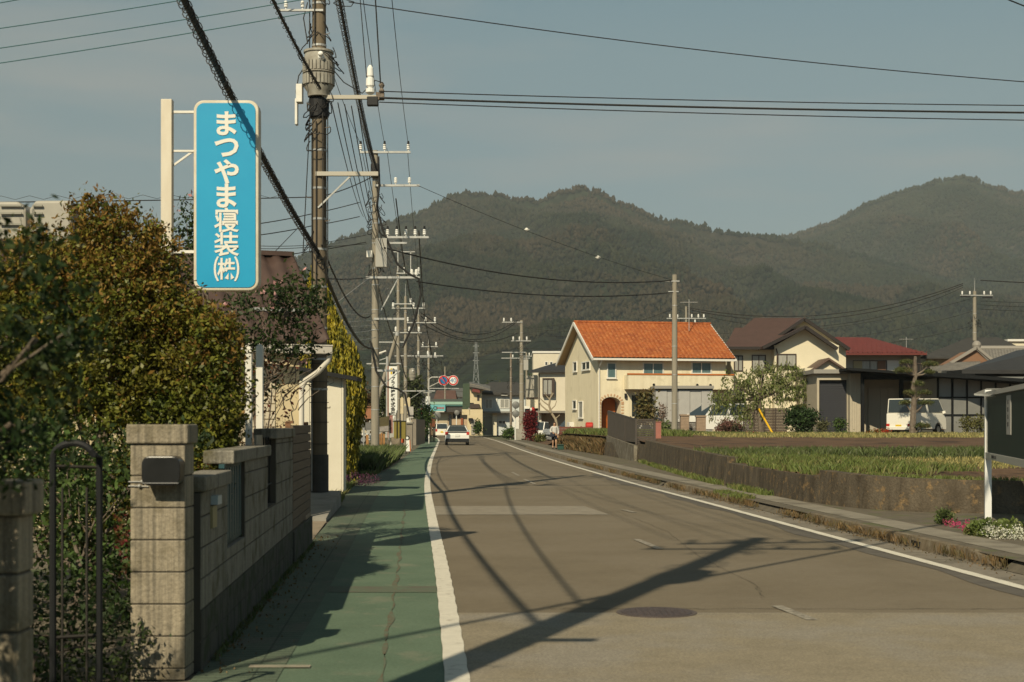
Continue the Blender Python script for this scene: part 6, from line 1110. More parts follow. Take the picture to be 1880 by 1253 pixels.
MB().add([(a0.x-.1, a0.y, .0), (a1.x-.1, a1.y-.08, .0), (a2.x+.1, 55.92, .0), (a2.x+.1, 56.2, .0), (a0.x+.3, a0.y, .0), (a0.x-.1, a0.y, zb0+.0), (a1.x-.1, a1.y-.08, zb1-.02), (a2.x+.1, 55.92, zb1-.02), (a2.x+.1, 56.2, zb1-.02), (a0.x+.3, a0.y, zb0)], [(0, 1, 6, 5), (1, 2, 7, 6), (2, 3, 8, 7), (5, 6, 7, 8, 9), (3, 4, 9, 8), (4, 0, 5, 9)]).build('base_wall', mat('base_concrete', (.15,.13,.10), .95, col2=(.10,.085,.06), sc=2, bump=.01, bsc=20, col3=(.2,.18,.14), sc3=3), t, world=True)
tag(bx(MB(), 1202, 776, 1214, 812, 60, .35).box(P(1202, 0, 60).x-.02, 59.98, P(0, 776, 60).z, P(1214, 0, 60).x+.02, 60.37, P(0, 774.5, 60).z).build('pink_gatepost', mat('pink_post', (.32,.13,.10), .8, col2=(.27,.11,.085), sc=4), bevel=.01), 'salmon pink gate post at the end of the louvre fence', 'gatepost')
t = thing('slat_fence', 'low brown slat fence between the pink post and the brick pillars', 'fence', P(1245, 800, 86)); mb = MB()
for k in range(9): bx(mb, 1214, 776+k*2.5, 1279, 778+k*2.5, 86, .04)
mb.build('slats', M_lv, t, world=True); mb = MB(); bx(mb, 1213, 775, 1280, 777, 85.95, .1); [bx(mb, px-.8, 776, px+.8, 801, 86.05, .06) for px in (1215, 1236, 1257, 1278)]; mb.build('frame', M_lv, t, world=True)
M_gp = mat('gate_brick', (.30,.22,.155), .9, col2=(.24,.175,.125), sc=5)
for px0, px1, y0, lb in ((1250, 1265, 761, 'left brick gate pillar in front of the white minivan'), (1279, 1296, 763, 'right brick gate pillar in front of the white minivan')):
    c = P((px0+px1)/2, 800, 84.5); t = thing('brick_pillar', lb, 'pillar', c); mb = MB(); y = y0+3
    while y < 799: bx(mb, px0, y, px1, min(799, y+5.2), 84.5, .5); y += 5.6
    bx(mb, px0+.3, y0+3, px1-.3, 799, 84.52, .4); mb.build('bricks', M_gp, t, world=True); bx(MB(), px0-1, y0, px1+1, y0+3, 84.45, .6).build('cap', M_gp, t, world=True)
for px0, px1, lb in ((1365, 1444, 'dark brown panel fence behind the weeping tree'), (1478, 1501, 'short dark brown fence panel left of the roller shutter')):
    t = thing('panel_fence', lb, 'fence', P(px0, 797, 88)); mb = MB(); n_ = int((px1-px0)/26)+1
    for k in range(16): bx(mb, px0, 750+k*2.8, px1, 752.5+k*2.8, 88, .03)
    mb.build('panel', mat('fence_espresso', (.045,.03,.024), .6), t, world=True); mb = MB(); [bx(mb, px0+(px1-px0)*k/n_-.7, 749, px0+(px1-px0)*k/n_+.7, 796, 87.95, .08) for k in range(n_+1)]; mb.build('posts', M_bf, t, world=True)
tag(bx(MB(), 1365, 793, 1445, 796, 87.5, .1).build('red_edging', M_red), 'thin red edging strip along the bottom of the dark fence', 'edging')
t = thing('grey_shed', 'pale grey storage shed under the orange-trimmed balcony', 'shed', P(1260, 797, 90)); mb = MB()
for k in range(5): bx(mb, 1204+k*21, 716, 1224.4+k*21, 797, 90+.04*(k % 2), 2.2)
mb.build('panels', mat('shed_grey', (.36,.35,.33), .5, col2=(.32,.31,.295), sc=2), t, world=True); bx(MB(), 1202, 708.5, 1311, 714, 89.8, 2.6).build('roof', mat('garage_fascia', 0), t, world=True); bx(MB(), 1204, 714, 1309, 716, 90.06, 2.1).build('eave', M_dark, t, world=True)
# ---------------- notice board with its flowers
t = thing('notice_board', 'dark green public notice board on white posts at the right edge', 'notice board', (7.38, 22.0, .13)); a = Vector((7.38, 22.05, 0)); b = Vector((6.1, 16.5, 0)); dd = (b-a).normalized(); nn = Vector((-dd.y, dd.x, 0)); nn = nn if nn.x < 0 else -nn; an = math.atan2(dd.y, dd.x)
mb = MB(); mb.at(a, an).box(-.06, -.05, .1, .05, .05, 2.12); mb.build('post', mat('post_white', (.62,.62,.6), .4), t, world=True, bevel=.005); mb = MB(); mb.at(b, an).box(-.06, -.05, .1, .05, .05, 2.12); mb.build('post', mat('post_white', 0), t, world=True, bevel=.005)
ln = (b-a).length; mb = MB(); mb.at(a, an).box(.06, -.02, 1.16, ln-.07, .02, 2.02); mb.build('board', mat('board_green', (.008,.026,.020), .6, col2=(.006,.02,.016), sc=3, spec=.2), t, world=True)
mb = MB(); mb.at(a, an).box(.05, -.045, 1.06, ln-.06, .045, 1.155).box(.05, -.045, 2.025, ln-.06, .045, 2.09).box(.052, -.035, 1.156, .1, .035, 2.024); fr_ = mb.build('frame', mat('frame_alu', (.36,.36,.34), .4), t, world=True)
sgn = -1 if (Matrix.Rotation(an, 3, 'Z') @ Vector((0, 1, 0))).dot(nn) < 0 else 1
ul = -dd if False else dd; mb = MB(); mb.at(a, an); [mb.box(1.0+.07*k, sgn*.046, 1.085+.01*(k % 2), 1.045+.07*k, sgn*.05, 1.13) for k in range(9) if k not in (5, 7)]
mb.build('lettering', M_dark, fr_, world=True)
mb = MB(); mb.at(a, an).box(2.75, sgn*.02, 1.45, 3.25, sgn*.028, 1.98); pp_ = mb.build('poster', mat('paper', (.35,.34,.31), .7), t, world=True); mb = MB(); mb.at(a, an); [mb.box(2.9+.02*(k % 2), sgn*.029, 1.56+.1*k, 3.0, sgn*.032, 1.62+.1*k) for k in range(4)]; mb.build('poster_text', M_dark, pp_, world=True)
rfp = [P(1788, 723, 22.5), P(1812, 713, 22.9), P(1960, 714.5, 19.6), P(1871, 728.5, 19.2)]; mb = MB(); slab_roof(mb, rfp, .03); mb.build('roof', mat('roof_opal', (.85,.85,.82), .4, trans=.9), t, world=True, bevel=.006)
def patch(label, px, py, wpx, hpx, m, n=180, sz=.035, cat='flowers', name='flower_patch', dz=.0):
    g = G(px, py, .13); s = (py-HOR)/(EYE-.13); w_ = wpx/s/2; h_ = hpx/s
    return tree(name, label, cat, (g.x, g.y, .10), [(random.uniform(-.6, .6)*w_, random.uniform(-.2, .2), h_*.35, w_*.5, .22, h_*.5) for _ in range(5)], n, 10, .03, sz, m, .008, tf=.3)
M_wfl = leafmat('white_petals', (.62,.60,.52), (.52,.54,.42), sc=6, island=.1, trans=.15); M_pfl = leafmat('pink_petals', (.42,.05,.13), (.30,.04,.10), sc=6, island=.2, trans=.15)
patch('grassy green clump under the notice board', 1850, 985, 130, 36, M_gr, 500, .05, 'plants', 'green_clump'); patch('dome-shaped dark green clump left of the pink flowers', 1737, 962, 34, 34, M_gd, 160, .04, 'plants', 'green_clump')
patch('pink flowers left of the white notice board post', 1762, 968, 40, 16, M_pfl, 50, .03); patch('brighter magenta flowers just beside the white post', 1782, 978, 18, 14, M_pfl, 40, .03); patch('white flower cushion below the notice board', 1848, 988, 84, 30, M_wfl, 150, .025)
# ================================================================ SMALL STREET THINGS
t = thing('road_sign', 'overhead pair of round road signs, no parking and speed limit 40, on a bent pole', 'road sign', (P(787, 0, 113).x, 113, 0)); D = 113; s = D/F; M_sp = mat('sign_pole', (.40,.39,.36), .5)
M_rr = mat('sign_red', (.48,.035,.03), .4); M_sb = mat('sign_traffic_blue', (.015,.13,.30), .4); M_sw = mat('sign_traffic_white', (.66,.66,.62), .4)
MB().tube([P(787.5, 815, D), P(787.3, 702, D), P(788, 696, D), P(793, 693, D), P(826, 693, D)], .05, 8).tube([P(787.5, 711, D), P(806, 702, D)], .035, 6).build('pole', M_sp, t, world=True, smooth=True)
mb = MB(); [mb.cyl(P(787.5, y, D), P(787.5, y-3, D), .062, n=12) for y in (788, 797, 805)]; mb.build('reflective_bands', M_white, t, world=True)
for cx, m2, nm in ((814.5, M_sb, 'no_parking_disc'), (832, M_sw, 'speed_limit_disc')):
    c = P(cx, 698.8, D-.15); mb = MB().cyl(c, c+Vector((0, -.02, 0)), 9.4*s, n=32); o = mb.build(nm, M_sw, t, world=True)
    MB().cyl(c+Vector((0, -.02, 0)), c+Vector((0, -.03, 0)), 8.9*s, n=32).build('red_ring', M_rr, o, world=True); MB().cyl(c+Vector((0, -.03, 0)), c+Vector((0, -.04, 0)), 6.4*s, n=32).build('disc_face', m2, o, world=True)
    if m2 is M_sb: MB().bar(c+Vector((-4.8*s, -.045, 4.8*s)), c+Vector((4.8*s, -.045, -4.8*s)), .07, .008, up=(0, 1, 0)).build('slash', M_rr, o, world=True)
    else: mb = MB(); glyphs(mb, '40', .50, c+Vector((0, -.045, 0)), (1, 0, 0), (0, 0, 1), .0); mb.build('numerals', M_sb, o, world=True)
def mirror(label, px, pyc, pyb, d, r, grey=True, double=False):
    t = thing('traffic_mirror', label, 'traffic mirror', (P(px, 0, d).x, d, 0)); MB().tube([P(px, pyb, d), P(px, pyc-4, d)], .06, 8).build('post', M_sw, t, world=True)
    for k in range(2 if double else 1):
        c = P(px, pyc+k*16, d-.15); c.x += .05; o = MB().lathe([(r, 0), (r*1.0, .03), (r*.8, .09), (r*.3, .13), (.01, .14)], n=24); o.v = [(c.x+x, c.y-z*.7, c.z+y) for x, y, z in o.v]; o.build('mirror', mat('mirror_back', (.16,.16,.15), .5, col2=(.12,.12,.115), sc=3), t, world=True, smooth=True)
mirror('white marker post with grey round mirrors on the right bend', 946, 744, 812, 128, .33, double=True); mirror('round grey mirror above the red column left of the shop', 802, 763, 797, 170, .42); mirror('small pale round mirror on a post behind the silver car', 838, 758, 797, 165, .3)
# vertical company sign
t = thing('company_sign', 'tall narrow white sign with black Japanese lettering on the left pavement', 'sign', P(721, 800, 75)); bx(MB(), 714, 673, 729.5, 758.5, 75, .18).build('sign_box', M_sw, t, world=True, bevel=.015)
mb = MB(); [glyphs(mb, ch, .24, P(721.5, 696+i*7.9, 74.995), (1, 0, 0), (0, 0, 1), .008) for i, ch in enumerate('プラス建装株式会社')]; mb.build('lettering', M_dark, t, world=True)
bx(MB(), 717, 676.5, 720, 687.5, 74.985, .01).build('yellow_bar', mat('logo_yellow', (.6,.42,.02), .5), t, world=True)
q = P(721, 682, 74.985); s = 75/F; mb = MB().prism([P(721, 676.5, 74.985)]+[P(721+4.6*math.sin(R(a)), 682-5.5*math.cos(R(a)), 74.985) for a in range(0, 181, 20)], (0, .01, 0)); mb.build('black_half_disc', M_dark, t, world=True)
MB().box(P(712.5, 0, 75.1).x-.03, 75.05, 0, P(712.5, 0, 75.1).x+.03, 75.15, P(0, 672, 75).z).build('post', mat('post_rust', (.28,.16,.12), .7), t, world=True)
mb = MB(); fp(mb, [(717, 758.5), (727, 758.5), (724, 766), (721.5, 771), (720, 766)], 75, .1); mb.build('bracket', M_sw, t, world=True)
tag(MB().tube([P(711, 800, 76), P(711, 655, 76)], .07, 8).tube([P(711, 657, 76), P(697, 662, 76)], .03, 5).build('lamp_post', M_steelw, smooth=True), 'slim steel lamp post just left of the vertical company sign', 'lamp post')
t = thing('street_lamp_head', 'small pale lamp head on the slim steel post', 'lamp', P(702, 647, 75.8)); MB().bar(P(696, 649, 75.8), P(709, 644.5, 75.8), .12, .08).build('housing', M_white, t, world=True, bevel=.02); MB().cbox(P(699, 650, 75.8), .18, .1, .04).build('lens', M_glassb, t, world=True)
t = thing('information_board', 'weathered dark olive board with a white lower half beside the second pole', 'sign board', P(705, 800, 73)); fp(MB(), [(695, 768), (714, 764), (714, 793), (695, 794)], 73, .06).build('board', mat('olive_board', (.085,.07,.03), .8, col2=(.06,.05,.025), sc=3), t, world=True); fp(MB(), [(696, 784), (713.3, 782), (713.3, 792), (696, 793)], 72.98, .02).build('lower_panel', mat('faded_white', (.30,.27,.24), .8, col2=(.18,.16,.15), sc=8), t, world=True)
mb = MB(); bx(mb, 713.6, 763, 714.6, 836, 73.07, .05); bx(mb, 695, 766, 696, 836, 73.07, .05); mb.build('legs', M_steelw, t, world=True)
t = thing('narrow_banner', 'narrow dull red banner between the olive board and the yellow board', 'banner', P(718, 800, 73)); bx(MB(), 715.5, 763, 721, 796, 73.3, .04).build('cloth', mat('banner_red', (.22,.06,.05), .8, col2=(.35,.2,.17), sc=6), t, world=True); bx(MB(), 714.9, 760, 715.5, 832, 73.3, .04).build('stick', M_dark, t, world=True)
t = thing('yellow_board', 'olive yellow board in a black frame with tall black posts', 'sign board', P(733, 800, 71)); bx(MB(), 723, 774, 744.5, 806, 71, .05).build('board', mat('yellow_olive', (.20,.16,.03), .7, col2=(.16,.13,.03), sc=3), t, world=True); mb = MB(); bx(mb, 722.5, 772.5, 745.5, 774, 70.97, .1)
bx(mb, 728, 754, 729.3, 806, 70.93, .04); bx(mb, 733.5, 771, 736, 835, 70.93, .05); bx(mb, 744.6, 773, 745.6, 835, 70.97, .05); mb.build('frame', M_dark, t, world=True)
t = thing('a_frame_sign', 'white standing sign with round black top and orange edge on the pavement', 'sandwich board', P(748, 834, 76)); D = G(748, 833).y; mb = MB(); fp(mb, [(744.5, 829), (752.5, 829), (751.5, 808), (745.5, 808)], D, .08); mb.build('panel', M_sw, t, world=True); fp(MB(), [(752.5, 829), (754, 829), (752.8, 808), (751.6, 808)], D+.01, .08).build('orange_edge', mat('orange_plastic', (.5,.13,.02), .5), t, world=True)
c = P(747.5, 804.5, D); MB().cyl(c, c+Vector((0, .06, 0)), .13, n=20).build('round_top', M_dark, t, world=True); MB().cyl(c+Vector((0, -.008, 0)), c, .075, n=16).build('emblem_disc', M_sw, t, world=True); mb = MB(); bx(mb, 745, 829, 746.2, 835, D, .06); bx(mb, 751.2, 829, 752.4, 835, D, .06); mb.build('feet', M_dark, t, world=True)
t = thing('orange_box', 'bright orange-red box on a stand beside the standing sign', 'box', P(740, 830, 78)); bx(MB(), 737, 799, 742, 813.5, 78, .2).build('box', mat('orange_red', (.55,.09,.02), .5), t, world=True, bevel=.02); bx(MB(), 739, 813.5, 740, 829, 78.05, .06).build('leg', M_dark, t, world=True)
t = thing('plank_stack', 'upright weathered orange-brown wood planks leaning by the second pole', 'planks', P(700, 835, 70)); mb = MB()
for k, (x0, x1, y0) in enumerate(((694, 698.5, 797), (698.8, 701.5, 795), (702, 706.5, 797), (671.5, 676.5, 798))): fp(mb, [(x0, y0), (x1, y0+random.uniform(-1, 1)), (x1+1, 838), (x0+1, 838)], 69.5+k*.07, .05)
mb.build('planks', mat('plank_orange', (.33,.17,.06), .8, col2=(.22,.12,.05), sc=5, stretch=(3,3,.4)), t, world=True)
def rock(label, px, py, wpx, hpx, d, m):
    c = P(px, py, d); s = d/F; mb = MB().ball((0, 0, 0), 1, 8); r_ = random.Random(int(px)); mb.v = [(c.x+x*wpx/2*s*(1+.25*math.sin(3*z+px)), c.y+y*wpx/3*s, c.z+(z+1)*hpx/2*s*(1+.12*math.sin(4*x+px))) for x, y, z in mb.v]; return tag(mb.build('garden_rock', m, smooth=True), label, 'rock')
M_rock = mat('rock', (.20,.16,.11), .9, col2=(.12,.10,.075), sc=3, bump=.03, bsc=9)
rock('large tan garden rock below the yellow board', 727, 840, 24, 38, 69.8, M_rock); rock('upright darker rock beside the planks', 713, 838, 11, 32, 69.2, M_rock); rock('pale rounded stone between the two rocks', 718, 836, 10, 22, 68.8, mat('rock_pale', (.45,.42,.36), .9, col2=(.3,.27,.22), sc=3))
t = thing('rendered_wall', 'grey rendered garden wall with pillar next to the fourth pole', 'wall', P(755, 825, 86)); mb = MB(); bx(mb, 746.5, 778, 757, 824, 84, .5); bx(mb, 756, 770, 764, 818, 88, 9); mb.build('wall', mat('render_grey', (.23,.2,.16), .9, col2=(.18,.155,.125), sc=3), t, world=True); mb = MB(); bx(mb, 745.8, 775.5, 757.8, 778, 83.9, .7); mb.build('cap', M_conc, t, world=True)
tag(bx(MB(), 768, 770, 786, 811, 122, 2).box(P(768, 0, 122).x-.1, 121.9, P(0, 770, 122).z, P(786, 0, 122).x+.1, 124.1, P(0, 768.5, 122).z).build('dark_green_wall', mat('wall_darkgreen', (.022,.032,.027), .8), bevel=.02), 'dark green block wall left of the road sign pole', 'wall')
t = thing('garden_signs', 'cluster of small white notice plates between the third and fourth poles', 'notice', P(752, 800, 92)); bx(MB(), 749, 747, 759, 768, 92, .05).build('plate', mat('plate_grey', (.40,.38,.34), .7, col2=(.3,.28,.25), sc=6), t, world=True); mb = MB(); [bx(mb, 750+k*3.4, 762, 752.3+k*3.4, 765.5, 91.98, .02) for k in range(3)]; mb.build('plate_marks', M_dark, t, world=True); bx(MB(), 753, 768, 754, 812, 92, .05).build('post', M_steelw, t, world=True); bx(MB(), 746.6, 768, 752, 778, 92.2, .05).build('lower_plate', M_white, t, world=True)
t = thing('small_cream_gables', 'cream wooden twin gable fence tops behind the poles', 'fence', P(745, 780, 100)); mb = MB(); fp(mb, [(735, 760), (740.5, 760), (740.5, 732), (738, 729), (735, 732)], 100, .1); fp(mb, [(747.5, 760), (753, 760), (753, 732), (750.5, 729), (747.5, 732)], 100, .1); bx(mb, 735, 742, 753, 745, 100.1, .06); mb.build('boards', mat('gable_cream', (.5,.42,.27), .8), t, world=True)
t = thing('vertical_shop_sign', 'narrow white vertical sign with blue letters behind the road sign pole', 'sign', P(782, 780, 140)); bx(MB(), 781.5, 728, 789.5, 766, 140, .25).build('sign_box', M_sw, t, world=True); mb = MB(); [glyphs(mb, ch, .38, P(785.5, 732+i*7.2, 139.99), (1, 0, 0), (0, 0, 1), .01) for i, ch in enumerate(' ｜マ｜ト')]; mb.build('lettering', M_sb, t, world=True); bx(MB(), 784.8, 766, 786, 803, 140.1, .1).build('post', M_dark, t, world=True)
tag(bx(MB(), 772, 752, 779.5, 760, 138, .3).prism([P(772, 752, 138), P(779, 752, 138), P(775.5, 749.5, 138)], (0, .3, 0)).build('red_lantern', M_red, bevel=.05), 'small bright red round sign left of the vertical shop sign', 'lantern')
t = thing('rusty_rack', 'rusty reddish upright rack behind the road sign pole', 'rack', P(796, 815, 125)); mb = MB(); [bx(mb, 789.5+k*2.6, 766+k*2, 791.2+k*2.6, 812, 125+k*.2, .15) for k in range(4)]; bx(mb, 789.5, 770, 799, 784, 125.1, .1); mb.build('frame', mat('rust_red', (.16,.055,.025), .9, col2=(.09,.045,.025), sc=3), t, world=True)
t = thing('orange_wall_panel', 'terracotta coloured low wall panel left of the second pole', 'wall', P(665, 770, 95)); bx(MB(), 658, 748, 684, 769, 95, .3).build('panel', mat('terracotta', (.30,.135,.07), .8, col2=(.25,.11,.06), sc=2), t, world=True); bx(MB(), 657, 746, 684, 748, 94.9, .5).build('coping', mat('terracotta2', (.24,.11,.06), .8), t, world=True)
t = thing('long_grey_wall', 'long grey horizontal guard panel behind the half-hidden white car', 'wall', P(668, 790, 88)); bx(MB(), 640, 776, 700, 790, 88, .2).build('panel', mat('guard_grey', (.09,.09,.085), .7, col2=(.16,.155,.145), sc=3, stretch=(.1,1,5)), t, world=True); [bx(MB(), px, 770, px+1.4, 812, 87.9, .08).build('post', M_steelw, t, world=True) for px in (668, 652)]
tag(MB().tube([P(667.5, 842, 66), P(667.5, 768, 66)], .03, 6).tube([P(655, 828, 66), P(668, 828, 66)], .02, 5).build('marker_pole', M_steelw), 'thin steel marker pole in the grass left of the second pole', 'pole')
tag(bx(MB(), 1024, 818, 1035, 826, 80, .4).box(P(1024, 0, 80).x-.02, 79.95, P(0, 818, 80).z, P(1035, 0, 80).x+.02, 80.45, P(0, 816.5, 80).z).build('recycling_bin', mat('bin_green', (.02,.06,.045), .5), bevel=.02), 'small dark green crate on the footpath right of the pedestrian', 'crate')
# ================================================================ VEHICLES
def vehicle(name, label, cat, loc, rz, L, W, H, lower, cab, paint, belt=.95, lights=True, wheel_y=(.75, None), wr=.31, bed=None, plate=(.6, .58, .5), tail=None, win_split=.5, dark_bumper=False, taper=.14, glass=None):
    """rear bumper at y=0 facing -y, nose at y=L"""
    t = thing(name, label, cat, loc, rz); hw = W/2; gl = glass or M_glass; wy = (wheel_y[0], wheel_y[1] or L-.8)
    mb = MB()
    # body sides with wheel arches: profile polygon with notches
    prof = []
    bot = .22
    def archpts(cy): return [(cy+wr*1.18*math.cos(R(a)), bot+.05+(wr*1.25)*math.sin(R(a))) for a in range(0, 181, 30)][::-1]
    prof = [(lower[0][0], bot)] + archpts(wy[0]) + archpts(wy[1]) + [(lower[-1][0], bot)] + lower[::-1]
    mb.prism([(-hw, y, z) for y, z in prof], (W, 0, 0)); body = mb.build('body', paint, t, bevel=.035)
    (a0, a1), (b0, b1), (c0, c1), (d0, d1) = cab; hb = hw-.03; ht = hw-taper
    MB().add([(-hb, a0, a1), (hb, a0, a1), (hb, d0, d1), (-hb, d0, d1), (-ht, b0, b1), (ht, b0, b1), (ht, c0, c1), (-ht, c0, c1)], [(0, 3, 2, 1), (4, 5, 6, 7), (0, 1, 5, 4), (1, 2, 6, 5), (2, 3, 7, 6), (3, 0, 4, 7)]).build('cabin', paint, t, bevel=.05, seg=3)
    def glass_quad(nm, q, inset=.10, out=.012):
        q = [Vector(p) for p in q]; c = sum(q, Vector())/4; n_ = (q[1]-q[0]).cross(q[3]-q[0]).normalized(); n_ = n_ if n_.dot(c-Vector((0, (a0+d0)/2, (a1+b1)/2))) > 0 else -n_; q = [p+(c-p)*inset for p in q]
        MB().prism([p+n_*out for p in q], -n_*.02).build(nm, gl, t)
    glass_quad('rear_window', [(-hb, a0, a1), (hb, a0, a1), (ht, b0, b1), (-ht, b0, b1)], .12); glass_quad('windscreen', [(hb, d0, d1), (-hb, d0, d1), (-ht, c0, c1), (ht, c0, c1)], .1)
    for sd in (-1, 1):
        lo0, lo1 = Vector((sd*hb, a0, a1)), Vector((sd*hb, d0, d1)); up0, up1 = Vector((sd*ht, b0, b1)), Vector((sd*ht, c0, c1)); n_w = max(1, int(win_split*4)) 
        for k in range(n_w): f0, f1 = k/n_w, (k+1)/n_w; glass_quad('side_window', [lo0.lerp(lo1, f0), lo0.lerp(lo1, f1), up0.lerp(up1, f1), up0.lerp(up1, f0)], .13)
        MB().bar((sd*(hb+.02), d0-.25, d1+.05), (sd*(hb+.16), d0-.22, d1+.09), .1, .13).build('mirror', paint, t)
        for y in wy:
            mb = MB().cyl((sd*(hw-.19), y, wr), (sd*(hw-.005), y, wr), wr, n=22); w_ = mb.build('wheel', M_tyre, t, bevel=.015); mb = MB().cyl((sd*(hw-.02), y, wr), (sd*(hw+.006), y, wr), wr*.6, n=20); mb.build('rim', M_chrome, w_)
        ty = tail or (belt-.28, belt); MB().box(sd*hw-.0 if sd < 0 else hw-.2, -.015, ty[0], -hw+.2 if sd < 0 else hw, .12, ty[1]).build('tail_light', M_red, t, bevel=.01); zf_ = lower[-1][1]
        MB().box(-hw+.03 if sd < 0 else hw-.36, L-.12, .58, -hw+.36 if sd < 0 else hw-.03, L+.02, .74).build('headlight', mat('lamp_glass', (.5,.5,.48), .15, spec=.8), t, bevel=.02)
    MB().box(-.17, -.03, plate[0]-.08, .17, .0, plate[0]+.09).build('number_plate', plate[1], t); MB().box(-.17, L, .38, .17, L+.03, .55).build('number_plate', plate[1], t)
    MB().box(-hw+.02, -.05, .24, hw-.02, .06, .42 if not dark_bumper else .50).build('rear_bumper', M_dark if dark_bumper else paint, t, bevel=.02); MB().box(-hw+.05, L-.05, .22, hw-.05, L+.06, .45).build('front_bumper', paint, t, bevel=.02)
    MB().box(-hw*.55, L-.02, .5, hw*.55, L+.035, .62).build('grille', M_dark, t)
    return t
M_pw = mat('car_white', (.62,.61,.57), .25, spec=.6); M_ps = mat('car_silver', (.42,.42,.42), .28, metal=.5, spec=.6); M_pc = mat('car_pearl', (.72,.69,.6), .28, spec=.6)
pl_w = mat('plate_white', (.6,.6,.56), .5); pl_y = mat('plate_yellow', (.62,.42,.02), .5)
c = G(839.5, 818); t = vehicle('hatchback_car', 'white hatchback with dark lower bumper driving away along the road', 'car', (c.x, c.y, 0), R(3), 4.4, 1.76, 1.48, [(0, .45), (.02, .75), (.12, 1.0), (3.1, .98), (4.2, .80), (4.4, .55)], [(.10, 1.0), (.62, 1.44), (1.9, 1.48), (3.2, .97)], M_pw, 1.0, plate=(.72, pl_w), dark_bumper=True, tail=(.78, .98), taper=.26)
MB().box(-.8, .0, .97, .8, .25, 1.0).build('spoiler', M_dark, t); MB().box(-.55, .6, 1.46, .55, 1.5, 1.50).build('roof_glass', M_glass, t)
c = G(816, 802.5); t = vehicle('kei_car', 'small white car ahead of the hatchback, near the kerb', 'car', (c.x, c.y-6, 0), R(8), 3.4, 1.48, 1.62, [(0, .4), (.0, .95), (3.0, .95), (3.3, .85), (3.4, .5)], [(.02, .95), (.15, 1.6), (2.1, 1.62), (2.9, .95)], M_pc, .95, plate=(.62, pl_y), taper=.1)
c = G(941, 800.5); t = vehicle('silver_car', 'silver compact car parked nose-left before the blue-grey house', 'car', (c.x+2.2, c.y-4, 0), R(78), 4.0, 1.69, 1.5, [(0, .4), (.0, .95), (2.9, .93), (3.8, .72), (4.0, .5)], [(.05, .95), (.4, 1.47), (2.0, 1.5), (3.2, .92)], M_ps, .95, plate=(.62, pl_w), taper=.16)
c = P(1012, 812, 128); t = vehicle('kei_truck', 'white kei truck facing the road beside the red shrub', 'truck', (P(984, 0, 122).x+1.65, 124.9, 0), R(150), 3.3, 1.47, 1.75, [(0, .55), (.0, .85), (2.1, .85), (2.15, 1.05), (3.2, 1.0), (3.3, .5)], [(2.15, 1.05), (2.2, 1.73), (2.9, 1.75), (3.22, 1.0)], M_pw, .8, plate=(.5, pl_y), taper=.08, win_split=.25)
t = vehicle('utility_vehicle', 'silver off-road vehicle with dark wheel arches parked behind the pedestrian', 'car', (P(1004, 0, 112).x+3.9, 113.8, .12), R(115), 4.3, 1.75, 1.8, [(0, .5), (.0, 1.1), (2.9, 1.12), (4.2, 1.02), (4.3, .55)], [(.05, 1.1), (.25, 1.78), (2.3, 1.8), (2.95, 1.12)], M_ps, 1.05, plate=(.7, pl_w), wr=.38, taper=.12)
t = vehicle('minivan', 'white minivan with black windows behind the brick pillars', 'van', (P(1372, 0, 91).x, 90.6, .95), R(86), 4.7, 1.73, 1.95, [(0, .4), (.0, 1.15), (3.9, 1.1), (4.6, .9), (4.7, .5)], [(.03, 1.15), (.15, 1.9), (3.2, 1.95), (4.1, 1.1)], M_pw, 1.1, plate=(.7, pl_w), taper=.12, win_split=.75)
t = vehicle('kei_van', 'boxy white van with yellow plate parked under the black carport', 'van', (P(1645, 0, 74.5).x, 74.0, 1.03), R(-48), 3.4, 1.48, 1.9, [(0, .35), (.0, 1.1), (3.1, 1.1), (3.35, .95), (3.4, .5)], [(.01, 1.1), (.06, 1.87), (2.75, 1.9), (3.3, 1.1)], M_pc, 1.1, plate=(.42, pl_y), wr=.27, tail=(.42, .56), taper=.06)
t = vehicle('parked_car', 'white car half hidden behind the second utility pole', 'car', (P(686, 0, 115).x-4.2, 115, 0), R(-88), 4.2, 1.7, 1.45, [(0, .4), (.0, .9), (2.9, .9), (4.0, .75), (4.2, .5)], [(.1, .9), (.6, 1.42), (2.1, 1.45), (3.2, .9)], M_pw, .9, plate=(.6, pl_w), taper=.2)
t = vehicle('white_sedan', 'nose of a white car poking out behind the dark louvre fence', 'car', (P(1090, 0, 79).x+3.5, 79.6, .28), R(100), 3.6, 1.6, 1.3, [(0, .4), (.0, .8), (2.4, .75), (3.4, .62), (3.6, .45)], [(.1, .8), (.5, 1.25), (1.4, 1.28), (2.5, .77)], M_pw, .8, plate=(.6, pl_w), taper=.2)
# ================================================================ PEDESTRIAN
def skin(name, V, E_, Rr, m, parent, lvl=2):
    me = bpy.data.meshes.new(name); me.from_pydata(V, E_, []); me.materials.append(m); o = bpy.data.objects.new(name, me); C.objects.link(o); o.parent = parent
    md = o.modifiers.new('s', 'SKIN'); md.use_smooth_shade = True; sv_ = me.skin_vertices[0].data
    for i, r_ in enumerate(Rr): sv_[i].radius = (r_ if isinstance(r_, tuple) else (r_, r_)); sv_[i].use_root = (i == 0)
    ss = o.modifiers.new('u', 'SUBSURF'); ss.levels = lvl; ss.render_levels = lvl; return o
c = P(1018, 827, 82); t = thing('person', 'person in pale jacket and dark shorts walking toward the camera carrying a dark bag', 'person', (c.x, c.y, .13), 0)
M_skin = mat('skin', (.45,.27,.17), .6); M_jk = mat('jacket_pale', (.50,.48,.44), .85, col2=(.44,.42,.39), sc=9); M_sh = mat('shorts_navy', (.018,.02,.032), .85); M_hair = mat('hair', (.035,.016,.01), .6)
